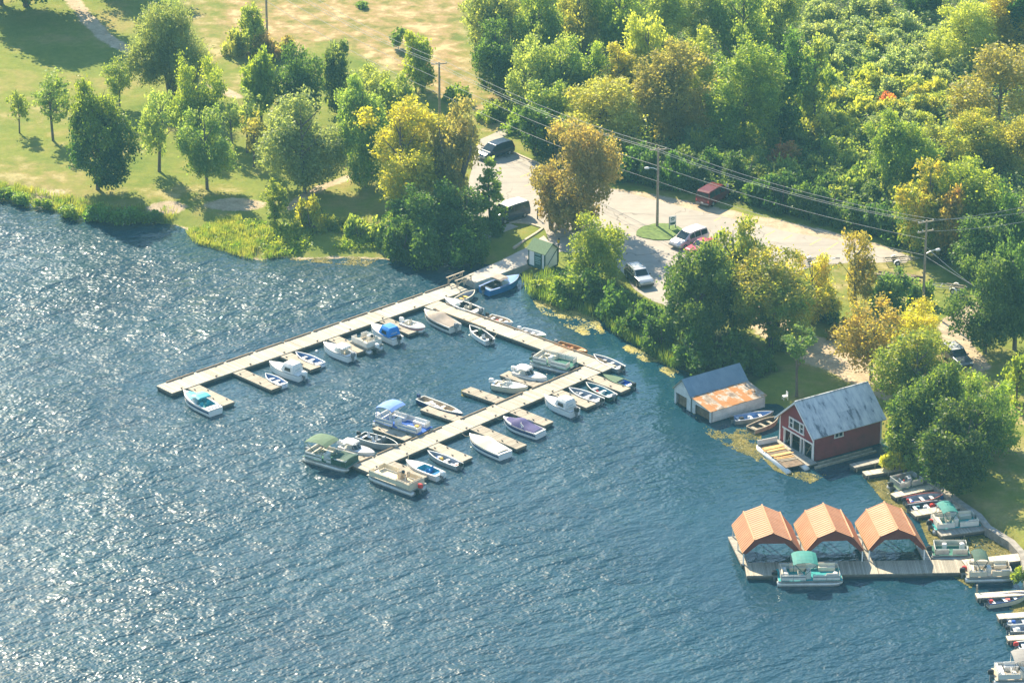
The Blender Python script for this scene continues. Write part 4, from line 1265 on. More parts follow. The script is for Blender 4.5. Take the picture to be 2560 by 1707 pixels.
def pontoon(bow, stern, label, floor=FLOOR_GREEN, panel=OFFWHITE, rail=CHROME, seat=VINYL_CREAM, bimini=None, stripe=None, mot=BLACK, width=2.45, z=0.62, front_cover=None, console=OFFWHITE, bim=(0.02, 0.5), gear=(), open_front=0.0, layout='lounge', apron=None, name='pontoon_boat', raised=1.75):
    o, L = boat_root(name, bow, stern, label, 'pontoon boat', z, 'pontoon boats')
    w = width
    for s in (-1, 1):
        pr = 0.33
        mb = MB()
        mb.tube([(-L / 2, s * (w / 2 - 0.36), 0.12), (L / 2 - 1.1, s * (w / 2 - 0.36), 0.12), (L / 2 - 0.55, s * (w / 2 - 0.36), 0.17), (L / 2 - 0.2, s * (w / 2 - 0.36), 0.28), (L / 2 - 0.05, s * (w / 2 - 0.36), 0.38)], [pr, pr, pr * 0.86, pr * 0.5, 0.06], 10)
        mb.build('pontoon', ALU, o, True)
    MB().box((0, 0, z - 0.06), (L - 0.15, w, 0.11)).build('deck', ALU_DARK, o)
    MB().box((0, 0, z + 0.0035), (L - 0.25, w - 0.1, 0.012)).build('deck_carpet', floor, o)
    if apron:
        MB().box((L / 2 - 0.4, 0, z + 0.016), (0.75, w - 0.05, 0.01)).build('bow_apron', apron, o)
    # fence of panels with a rail on top; gaps are the gates
    hx0, hx1, hy = -L / 2 + 0.35, L / 2 - 0.35 - open_front, w / 2 - 0.08
    hgt = 0.62
    runs = [((hx0, -hy), (hx0 + (hx1 - hx0) * 0.42, -hy)), ((hx0 + (hx1 - hx0) * 0.54, -hy), (hx1, -hy)), ((hx0, hy), (hx1, hy)), ((hx0, -hy), (hx0, hy)), ((hx1, -hy), (hx1, -hy * 0.3)), ((hx1, hy * 0.3), (hx1, hy))]
    for (xa, ya), (xb, yb) in runs:
        ln = math.hypot(xb - xa, yb - ya)
        rz = math.atan2(yb - ya, xb - xa)
        c = ((xa + xb) / 2, (ya + yb) / 2)
        f = MB().box((c[0], c[1], z + 0.30), (ln, 0.03, hgt - 0.12), rz).build('fence_panel', panel, o)
        r = MB().tube([(xa, ya, z + hgt), (xb, yb, z + hgt)], 0.028, 6)
        k = max(1, int(ln / 1.1))
        for j in range(k + 1):
            r.tube([(xa + (xb - xa) * j / k, ya + (yb - ya) * j / k, z), (xa + (xb - xa) * j / k, ya + (yb - ya) * j / k, z + hgt)], 0.024, 5)
        r.build('rail', rail, f)
        if stripe and ln > 1.5:
            MB().box((c[0], c[1] + (0.02 if ya > 0 else -0.02), z + 0.38), (ln - 0.1, 0.01, 0.10), rz).build('stripe', stripe, f)
    if layout == 'lounge':
        benches = [((hx0 + 0.38, 0), (0.6, 2 * hy - 0.3)), (((hx0 + hx1) / 2 - L * 0.16, hy - 0.32), (L * 0.26, 0.55)), ((hx1 - L * 0.17, hy - 0.32), (L * 0.26, 0.55)), ((hx1 - L * 0.12, -hy + 0.32), (L * 0.18, 0.55))]
    elif layout == 'rear':
        benches = [((hx0 + 0.38, 0), (0.6, 2 * hy - 0.3)), ((hx0 + 1.3, hy - 0.32), (1.2, 0.55))]
    else:
        benches = []
    for (bx, by), (sx, sy) in benches:
        sb = MB().bbox((bx, by, z + 0.2), (sx, sy, 0.4), 0.06).build('bench', seat, o)
        if sx < sy:
            MB().bbox((bx - sx / 2 + 0.08, by, z + 0.52), (0.16, sy, 0.34), 0.05).build('bench_back', seat, sb)
        else:
            MB().bbox((bx, by + (sy / 2 - 0.08) * (1 if by > 0 else -1), z + 0.52), (sx, 0.16, 0.34), 0.05).build('bench_back', seat, sb)
    if console:
        cx = hx0 + (hx1 - hx0) * 0.47
        cs = MB().bbox((cx, -hy * 0.45, z + 0.42), (0.5, 0.75, 0.84), 0.08).build('console', console, o)
        MB().add([(cx + 0.2, -hy * 0.45 - 0.3, z + 0.86), (cx + 0.2, -hy * 0.45 + 0.3, z + 0.86), (cx + 0.08, -hy * 0.45 + 0.26, z + 1.12), (cx + 0.08, -hy * 0.45 - 0.26, z + 1.12)], [(0, 1, 2, 3)]).build('console_screen', CLEAR, cs)
        MB().tube([(cx - 0.26, -hy * 0.45, z + 0.75), (cx - 0.34, -hy * 0.45, z + 0.8)], [0.18, 0.18], 12).build('steering_wheel', BLACK, cs)
        hs = MB()
        hs.bbox((cx - 0.75, -hy * 0.45, z + 0.42), (0.48, 0.48, 0.12), 0.05)
        hs.bbox((cx - 0.98, -hy * 0.45, z + 0.68), (0.1, 0.46, 0.45), 0.04)
        hs.tube([(cx - 0.75, -hy * 0.45, z), (cx - 0.75, -hy * 0.45, z + 0.38)], 0.06, 8)
        hs.build('helm_seat', seat, o)
    if bimini:
        xa, xb = hx0 + (hx1 - hx0) * bim[0], hx0 + (hx1 - hx0) * bim[1]
        zt = z + raised
        rings = []
        nn = 7
        for i in range(nn):
            t = i / (nn - 1)
            x = xa + (xb - xa) * t
            dz = 0.16 * math.sin(math.pi * t) - (0.10 if i in (0, nn - 1) else 0)
            rings.append([(x, q * (hy + 0.05), zt + dz + 0.13 * (1 - q * q)) for q in (-1, -0.55, 0, 0.55, 1)] + [(x, q * (hy + 0.04), zt + dz + 0.13 * (1 - q * q) - 0.03) for q in (1, 0.55, 0, -0.55, -1)])
        cn = loft_top(rings).build('bimini_top', bimini, o)
        for s in (-1, 1):
            for x0_, x1_ in ((xa + 0.15, (xa + xb) / 2), (xa + 0.05, (xa + xb) / 2 - 0.1), (xb - 0.05, (xa + xb) / 2)):
                MB().tube([(x0_, s * hy, zt - 0.06), (x1_ if x0_ != xa + 0.05 else xa + 0.02, s * hy, z + hgt)], 0.03, 5).build('bimini_leg', bimini if s < 0 else CHROME, cn)
    if front_cover:
        x0, x1 = hx1 - L * 0.30, hx1 + 0.05
        rings = []
        for i, (x, zz) in enumerate(((x0, hgt + 0.02), (x0 + 0.1, hgt + 0.04), ((x0 + x1) / 2, hgt - 0.06), (x1 - 0.1, hgt + 0.04), (x1, hgt - 0.02))):
            rings.append([(x, -hy - 0.05, z + 0.05), (x, -hy - 0.04, z + zz), (x, 0, z + zz + 0.05), (x, hy + 0.04, z + zz), (x, hy + 0.05, z + 0.05)])
        loft_top(rings).build('front_cover', front_cover, o)
    for g, m, t, yy, sz in gear:
        MB().bbox((-L / 2 + t * L, yy, z + 0.01 + sz[2] / 2), sz, 0.06, random.uniform(-0.5, 0.5)).build(g, m, o)
    if mot:
        motor(o, -L / 2 + 0.05, z - 0.05, mot, 1.0)
    return o, L

S11 = lambda x, y: (380 + x * 0.17007, 880 + y * 0.17007)
S12 = lambda x, y: (740 + x * 0.17007, 720 + y * 0.17007)
S13 = lambda x, y: (1060 + x * 0.15308, 640 + y * 0.15308)
S14 = lambda x, y: (1180 + x * 0.17857, 820 + y * 0.17857)
S15 = lambda x, y: (740 + x * 0.19134, 960 + y * 0.19134)
S16 = lambda x, y: (1000 + x * 0.17007, 960 + y * 0.17007)
S18 = lambda x, y: (1800 + x * 0.21258, 1220 + y * 0.21258)
S21 = lambda x, y: (2100 + x * 0.21688, 1100 + y * 0.21688)
S22 = lambda x, y: (2360 + x * 0.20855, 1380 + y * 0.20855)

# along the longest dock
runabout(S11(470, 585), S11(935, 835), 'white speedboat with turquoise deck, seats and awning near the lake end of the dock', stripe=NAVY, top=VINYL_TEAL, topkind='soft', inn=VINYL_TEAL, seats=VINYL_TEAL, bowpad=VINYL_TEAL, mot=None, sternpad=VINYL_WHITE, well=(0.14, 0.6))
rowboat(S11(1665, 330), S11(1935, 470), 'small white rowboat with pale blue inside at the end of a finger dock', hull=WHITE, inn=BLUEIN, gear=[('cushion', WHITE, 0.3, 0.2, (0.5, 0.35, 0.2))])
runabout(S11(1725, 155), S11(2215, 325), 'white cabin boat with a closed white canvas top and side windows', top=VINYL_WHITE, topkind='full', mot=WHITE, sternpad=VINYL_WHITE)
rowboat((739, 882), (803, 909), 'open white rowboat with a blue floor beside the white canvas cabin boat', hull=WHITE, inn=BLUEIN, H=0.48)
runabout(S12(405, 815), S12(820, 985), 'white cuddy boat with a short white top and clear outboard', top=WHITE, topkind='soft', mot=GREYPL, inn=VINYL_WHITE)
pontoon(S12(895, 735), S12(1180, 870), 'small grey pontoon boat with open white rails and round float ends', floor=FLOOR_TAN, panel=OFFWHITE, rail=VINYL_WHITE, seat=VINYL_CREAM, mot=WHITE, width=2.2, layout='rear', gear=[('life_jacket', ORANGE, 0.2, -0.5, (0.4, 0.35, 0.25))])
runabout(S12(1105, 535), S12(1500, 735), 'white motorboat with a bright blue closed canopy', top=CANVAS_BLUE, topkind='full', mot=BLACK, fender=True)
runabout(S12(1900, 600), S12(1575, 490), 'white open boat with a pink-trimmed bow lying against a finger dock', hull=WHITE, stripe=PINKTRIM, mot=WHITE, ws=False, well=(0.1, 0.5), H=0.6)
runabout(S12(1890, 335), S12(2340, 555), 'white motorboat under a taupe tarpaulin in the dock corner', hull=OFFWHITE, stripe=BLACK, cover=(CANVAS_TAUPE, 0.06, 1.0), mot=GREYPL, ws=False)
# around the pier and the crossing dock
runabout(S13(1555, 330), S13(985, 530), 'deep blue launch with a grey cuddy moored under the pier', hull=BLUE, deck=CANVAS_PALEBLUE, inn=DARKIN, seats=DARKIN, top=CANVAS_TAUPE, topkind='soft', mot=BLACK, beam=2.3, well=(0.12, 0.58))
rowboat(S13(830, 575), S13(545, 715), 'grey rowboat with a yellow seat under the dock entrance', hull=ALU, inn=PAINT_GREY, gun=VINYL_CREAM, seats=(0.3, 0.55), seat=YELLOW)
runabout(S13(345, 700), S13(905, 895), 'white open speedboat with dark cockpit behind the crossing dock', mot=GREYPL, inn=DARKIN, well=(0.1, 0.62), H=0.6)
rowboat(S13(1450, 1105), S13(1055, 975), 'white fishing boat with a red cushion behind the crossing dock', hull=WHITE, inn=TANIN, gun=OFFWHITE, mot=BLACK, gear=[('cushion', RED, 0.4, -0.1, (0.45, 0.3, 0.2)), ('cushion', YELLOW, 0.55, -0.2, (0.4, 0.3, 0.18))])
rowboat(S13(2000, 1315), S13(1580, 1195), 'white skiff with a lime green bow edge behind the crossing dock', hull=WHITE, inn=VINYL_WHITE, gun=WHITE, stripe=GREENTRIM, mot=WHITE, foredeck=0.72)
rowboat(S13(745, 1150), S13(1075, 1370), 'white fishing boat with swivel seats and a teal console inside the basin', hull=WHITE, inn=DARKIN, gun=VINYL_WHITE, mot=BLACK, H=0.55, swivel=((0.35, 0.2),), gear=[('console', CANVAS_GREEN, 0.55, -0.2, (0.4, 0.4, 0.7))], seats=(0.15, 0.75), name='fishing_boat', cat='fishing boat')
rowboat(S14(1620, 345), S14(1195, 205), 'varnished orange wooden boat beyond the crossing dock', hull=WOODIN, inn=WOODIN, gun=WOODIN, seat=WOODIN, mot=GREYPL, beam=1.25, foredeck=0.75, name='wooden_boat', cat='wooden boat', gear=[('cushion', RED, 0.35, 0, (0.3, 0.3, 0.2))])
rowboat(S14(1705, 385), S14(2090, 555), 'light grey rowboat at the outer corner of the crossing dock', hull=ALU, inn=PAINT_GREY, gun=VINYL_WHITE, mot=BLACK)
pontoon(S14(1430, 540), S14(885, 408), 'white pontoon boat with a green deck and cream seats in the basin corner', floor=FLOOR_GREEN, panel=OFFWHITE, stripe=GREYPL, bimini=None, mot=BLACK, layout='rear', gear=[('rolled_top', CANVAS_GREEN, 0.05, 0, (0.22, 2.0, 0.22))])
runabout(S14(1050, 715), S14(605, 590), 'white hardtop motorboat with dark windows and white outboard', top=WHITE, topkind='hard', mot=WHITE, H=0.66)
runabout(S14(785, 840), S14(300, 760), 'cream bowrider with raised green-edged windshield and white outboard', hull=CREAM, deck=WHITE, inn=VINYL_CREAM, bowrider=True, mot=WHITE, H=0.6)
rowboat(S14(1835, 665), S14(2250, 800), 'dark green skiff half under a pale green cover', hull=CANVAS_GREEN, inn=FLOOR_BLUE, gun=CANVAS_SAGE, mot=BLACK, foredeck=0.45, H=0.45, name='skiff', cat='skiff')
rowboat(S14(1595, 775), S14(1975, 950), 'teal rowboat with white bench seats beside a finger dock', hull=CANVAS_GREEN, inn=TEALIN, gun=OFFWHITE, mot=GREYPL, gear=[('tackle_box', RED, 0.55, 0.1, (0.3, 0.2, 0.15)), ('bucket', VINYL_WHITE, 0.4, -0.2, (0.3, 0.3, 0.3))])
rowboat(S14(1355, 850), S14(1800, 1010), 'grey aluminium rowboat with pale benches next to the soft-top cruiser', hull=ALU, inn=PAINT_GREY, gun=WHITE, mot=BLACK, gear=[('fuel_tank', GREYPL, 0.72, 0.1, (0.4, 0.35, 0.3))])
runabout(S14(1015, 960), S14(1445, 1150), 'white soft-top cruiser with blue side windows at the finger by the junction', top=VINYL_WHITE, topkind='full', mot=BLACK, sternpad=VINYL_CREAM)
# along the outer parallel dock
runabout(S16(1520, 500), S16(2070, 700), 'sleek white speedboat with purple canvas covers', stripe=NAVY, cover=(CANVAS_PURPLE, 0.08, 0.64), bowpad=CANVAS_PURPLE, mot=None, H=0.68)
runabout(S16(1025, 750), S16(1550, 1010), 'white speedboat completely under a cream cover', stripe=NAVY, cover=(CANVAS_CREAM, 0.1, 1.0), mot=None, H=0.68)
rowboat(S16(925, 452), S16(290, 195), 'long narrow dory with a navy hull and tan interior', hull=NAVY, inn=TANIN, gun=OFFWHITE, mot=NAVY, beam=1.45, H=0.5, seats=(0.25, 0.5), name='dory', cat='dory', foredeck=0.8, gear=[('cushion', WHITE, 0.3, 0.1, (0.6, 0.4, 0.2)), ('cushion', WHITE, 0.42, -0.1, (0.5, 0.4, 0.2))])
rowboat(S16(405, 995), S16(875, 1185), 'narrow aluminium fishing boat with yellow and blue gear', hull=ALU, inn=PAINT_GREY, gun=VINYL_WHITE, mot=BLACK, beam=1.35, name='fishing_boat', cat='fishing boat', gear=[('box', YELLOW, 0.58, -0.1, (0.35, 0.3, 0.25)), ('box', FLOOR_BLUE, 0.68, 0.1, (0.25, 0.25, 0.22)), ('motor_cover', RED, 0.06, 0.1, (0.3, 0.25, 0.3))])
runabout(S16(90, 1130), S16(600, 1325), 'open white boat with bright blue cockpit beside the cream pontoon', inn=VINYL_TEAL, seats=BLUE, mot=WHITE, ws=False, well=(0.08, 0.62), H=0.6, deck=WHITE)
pontoon(S15(760, 1050), S15(165, 885), 'pontoon boat with a big green canopy and green bow cover at the lake end', floor=FLOOR_GREEN, panel=OFFWHITE, bimini=CANVAS_SAGE, stripe=CANVAS_GREEN, front_cover=CANVAS_GREEN, bim=(0.0, 0.55), seat=VINYL_CREAM, mot=GREYPL)
runabout(S15(1030, 910), S15(595, 785), 'white runabout with a white top between green pontoon and fishing boat', top=WHITE, topkind='hard', mot=WHITE, H=0.6)
rowboat(S15(1335, 810), S15(835, 655), 'grey aluminium fishing boat with windscreen and black outboard', hull=ALU, inn=DARKIN, gun=ALU, mot=BLACK, H=0.62, beam=1.95, swivel=((0.25, 0.35), (0.45, 0.3), (0.45, -0.3)), seats=(0.12,), gear=[('console', GREYPL, 0.56, -0.4, (0.35, 0.5, 0.75)), ('console', GREYPL, 0.56, 0.45, (0.35, 0.5, 0.75))], name='fishing_boat', cat='fishing boat')
pontoon(S15(1700, 615), S15(1085, 430), 'white pontoon boat with faded blue canopy and blue deck', floor=FLOOR_BLUE, panel=OFFWHITE, bimini=CANVAS_PALEBLUE, stripe=BLUE, apron=FLOOR_BLUE, bim=(0.03, 0.42), seat=VINYL_WHITE, mot=WHITE, gear=[('float_toy', YELLOW, 0.78, 0.2, (0.5, 0.4, 0.2))])
pontoon(S15(1020, 1130), S15(1610, 1350), 'cream pontoon boat with tan seats and red outboard at the dock tip', floor=CREAM, panel=CREAM, rail=VINYL_CREAM, seat=FLOOR_TAN, mot=RED, console=FLOOR_TAN, layout='rear')
# in front of the shelters and along the seawall
pontoon(S18(1440, 1010), S18(660, 1020), 'pontoon boat with a teal canopy in front of the orange shelters', floor=FLOOR_TEAL, panel=OFFWHITE, bimini=CANVAS_TEAL, stripe=GREYPL, bim=(0.2, 0.62), seat=VINYL_CREAM, mot=BLACK, gear=[('pedestal_seat', VINYL_WHITE, 0.12, 0.5, (0.45, 0.45, 0.5)), ('pedestal_seat', VINYL_WHITE, 0.14, -0.5, (0.45, 0.45, 0.5)), ('pedestal_seat', VINYL_WHITE, 0.88, -0.6, (0.45, 0.45, 0.5))], width=2.7)
pontoon(S21(930, 455), S21(600, 530), 'grey pontoon boat with open rails and a red life jacket by the seawall', floor=CANVAS_SAGE, panel=ALU, rail=OFFWHITE, seat=PAINT_GREY, mot=BLACK, layout='none', gear=[('life_jacket', RED, 0.55, 0.3, (0.7, 0.35, 0.25))], console=PAINT_GREY, width=2.1)
rowboat(S21(1205, 625), S21(755, 690), 'red-rimmed fishing boat with pale seats, nearest its jetty neighbour inshore', hull=ALU, inn=PAINT_GREY, gun=mat('maroon trim', (0.22, 0.03, 0.03), 0.5), mot=BLACK, beam=1.7, gear=[('fuel_can', RED, 0.08, 0.2, (0.3, 0.25, 0.3)), ('box', FLOOR_BLUE, 0.15, -0.3, (0.3, 0.3, 0.25)), ('box', FLOOR_BLUE, 0.9, -0.2, (0.4, 0.4, 0.3))], name='fishing_boat', cat='fishing boat')
rowboat(S21(1290, 715), S21(800, 775), 'cluttered dark fishing boat with red bags lying along a jetty', hull=ALU_DARK, inn=DARKIN, gun=PAINT_GREY, mot=BLACK, beam=1.6, gear=[('bag', RED, 0.55, 0.1, (0.5, 0.4, 0.35)), ('bucket', VINYL_WHITE, 0.36, -0.1, (0.35, 0.35, 0.3)), ('box', TEALIN, 0.22, 0.2, (0.4, 0.3, 0.25)), ('bag', RED, 0.88, 0.0, (0.4, 0.35, 0.3))], name='fishing_boat', cat='fishing boat')
pontoon(S21(1600, 925), S21(1045, 975), 'pontoon boat with a crumpled teal canopy moored at the seawall', floor=FLOOR_TEAL, panel=OFFWHITE, bimini=CANVAS_TEAL, bim=(0.12, 0.48), seat=VINYL_CREAM, mot=BLACK, gear=[('fuel_can', RED, 0.04, 0.5, (0.4, 0.3, 0.35)), ('tarpaulin', CANVAS_TEAL, 0.6, -0.5, (1.0, 0.8, 0.3))])
pontoon(S21(1500, 1270), S21(1045, 1270), 'small roofless grey pontoon between the third shelter and the gangway', floor=FLOOR_GREEN, panel=ALU, rail=OFFWHITE, seat=VINYL_WHITE, mot=BLACK, layout='none', console=None, gear=[('seat', VINYL_WHITE, 0.35, 0.3, (0.45, 0.45, 0.6)), ('seat', VINYL_WHITE, 0.8, 0.4, (0.45, 0.45, 0.6))], width=2.2)
pontoon(S22(830, 225), S22(240, 240), 'cream pontoon boat with a dark green canopy and red fuel can by the gangway', floor=FLOOR_TAN, panel=VINYL_CREAM, bimini=CANVAS_GREEN, bim=(0.1, 0.45), seat=VINYL_CREAM, mot=BLACK, gear=[('fuel_can', RED, 0.03, 0.6, (0.5, 0.35, 0.35))], width=2.3)
rowboat(S22(1010, 500), S22(515, 585), 'fishing boat with a dark rim and orange seats, uppermost of those at the picture edge', hull=VINYL_CREAM, inn=PAINT_GREY, gun=NAVY, mot=BLACK, beam=1.7, gear=[('cushion', PINKTRIM, 0.5, 0.0, (0.5, 0.5, 0.2)), ('fuel_can', RED, 0.12, 0.1, (0.35, 0.3, 0.3))], name='fishing_boat', cat='fishing boat')
rowboat(S22(1250, 790), S22(745, 830), 'outboard boat with a blue box cut by the picture edge', hull=ALU, inn=PAINT_GREY, gun=ALU, mot=BLACK, beam=1.5, gear=[('box', FLOOR_BLUE, 0.18, 0.0, (0.35, 0.3, 0.35)), ('bucket', VINYL_WHITE, 0.1, 0.1, (0.3, 0.3, 0.3))], name='fishing_boat', cat='fishing boat')
rowboat(S22(1280, 890), S22(785, 915), 'outboard boat with white boxes, just below the one with the blue box', hull=ALU, inn=PAINT_GREY, gun=ALU_DARK, mot=BLACK, beam=1.5, gear=[('box', VINYL_WHITE, 0.2, 0.0, (0.4, 0.4, 0.35))], name='fishing_boat', cat='fishing boat')
rowboat(S22(1380, 1090), S22(885, 1110), 'outboard boat with a red motor lid below the lowest jetty', hull=VINYL_CREAM, inn=DARKIN, gun=VINYL_WHITE, mot=RED, beam=1.6, name='fishing_boat', cat='fishing boat')
pontoon(S22(1300, 1440), S22(580, 1460), 'pontoon boat with a grey canopy in the lower right corner', floor=FLOOR_TAN, panel=OFFWHITE, bimini=CANVAS_GREY, bim=(0.3, 0.7), seat=VINYL_WHITE, mot=BLACK)
# by the boathouses
rowboat(S7(1075, 592), S7(680, 650), 'blue-grey fishing boat with outboard alongside the white boathouse', hull=ALU_DARK, inn=BLUEIN, gun=PAINT_GREY, mot=BLACK, beam=1.6, name='fishing_boat', cat='fishing boat', gear=[('box', VINYL_WHITE, 0.4, 0.1, (0.3, 0.3, 0.25)), ('box', BLACK, 0.2, 0.0, (0.5, 0.4, 0.3))])
rowboat(S7(1125, 640), S7(850, 745), 'brown wooden rowboat lying against the red boathouse', hull=TANIN, inn=mat('brown boat interior', (0.10, 0.07, 0.05), 0.8), gun=TIMBER, seat=TIMBER, beam=1.6)
# the work raft with lumber
rb, rs = S7(1010, 890), S7(1290, 1115)
o, L = boat_root('work_raft', S7(1000, 880), S7(1300, 1120), 'work raft carrying fresh orange lumber in front of the red boathouse', 'raft', 0.5, None)
for s in (-1, 1):
    MB().tube([(-L / 2 - 0.3, s * 1.05, 0.1), (L / 2 - 0.5, s * 1.05, 0.1), (L / 2, s * 1.05, 0.3)], [0.3, 0.3, 0.08], 10).build('pontoon', WHITE, o, True)
MB().box((0, 0, 0.42), (L - 0.5, 2.2, 0.1)).build('deck', DARKWOOD, o)
MB().box((L / 2 - 0.3, 0, 0.75), (0.06, 2.3, 0.55)).build('end_board', WHITEPAINT, o)
for k in range(5):
    MB().box((-0.2 + 0.0 * k, -1.0, 0.52), (L * 0.8, 0.06, 0.1)).build('edge_board', TIMBER, o)
    break
lum = empty('lumber_stack', (o.location.x, o.location.y, 0.47), o.rotation_euler.z + R(90), 'stack of fresh orange planks on the work raft', 'lumber')
for k in range(14):
    lay, c = divmod(k, 7)
    MB().box((random.uniform(-0.15, 0.15), -L * 0.30 + 0.155 * c + (1.3 if lay and c > 3 else 0), 0.035 + 0.06 * lay), (2.3, 0.14, 0.05), random.uniform(-0.03, 0.03)).build('plank', LUMBER, lum)
for k in range(5):
    MB().box((random.uniform(-0.2, 0.2), 0.35 + 0.3 * k, 0.03), (2.0, 0.14, 0.05), random.uniform(-0.1, 0.1)).build('plank', LUMBER if k < 3 else TIMBER, lum)

# ------------------------------------------------------------------ vehicles
def paint(name, c, metal=0.0):
    return mat(name, c, 0.25, metal, var=0.05, scale=0.8)
PROFILES = {   # fraction from rear, underside, belt line, top, half width at belt, half width at top (fractions of W/2)
    'minivan': (4.9, 1.92, 1.75, [(0.0, .35, .70, .95, .93, .86), (.015, .28, .95, 1.10, .98, .84), (.06, .25, .98, 1.66, 1, .78), (.12, .25, .98, 1.74, 1, .78), (.40, .25, .97, 1.77, 1, .78), (.60, .25, .96, 1.70, 1, .76), (.80, .25, .98, 1.04, .99, .80), (.90, .26, .90, .95, .96, .80), (.975, .3, .74, .80, .92, .76), (1.0, .35, .55, .60, .84, .7)]),
    'van': (4.9, 1.95, 2.0, [(0.0, .35, .80, 1.05, .95, .88), (.01, .3, 1.1, 1.2, 1, .9), (.03, .28, 1.12, 1.85, 1, .86), (.08, .28, 1.12, 1.98, 1, .84), (.45, .28, 1.12, 2.02, 1, .84), (.70, .28, 1.10, 1.95, 1, .83), (.86, .28, 1.10, 1.18, .98, .86), (.94, .3, .98, 1.02, .95, .82), (1.0, .36, .62, .68, .88, .76)]),
    'suv': (4.5, 1.85, 1.72, [(0.0, .4, .80, 1.0, .94, .88), (.015, .33, 1.0, 1.15, .98, .86), (.05, .3, 1.02, 1.62, 1, .78), (.12, .3, 1.02, 1.70, 1, .78), (.45, .3, 1.02, 1.72, 1, .78), (.56, .3, 1.02, 1.66, 1, .77), (.70, .3, 1.04, 1.09, .99, .84), (.92, .32, .98, 1.02, .95, .82), (.985, .36, .80, .86, .9, .78), (1.0, .42, .6, .66, .85, .7)]),
    'car': (4.5, 1.75, 1.42, [(0.0, .35, .70, .78, .9, .8), (.02, .28, .86, .92, .95, .82), (.16, .22, .90, .97, 1, .84), (.30, .2, .90, 1.36, 1, .74), (.42, .2, .89, 1.42, 1, .74), (.54, .2, .89, 1.38, 1, .74), (.70, .2, .90, .96, .99, .84), (.93, .24, .78, .83, .94, .78), (.985, .3, .62, .68, .9, .74), (1.0, .34, .5, .55, .82, .7)])}
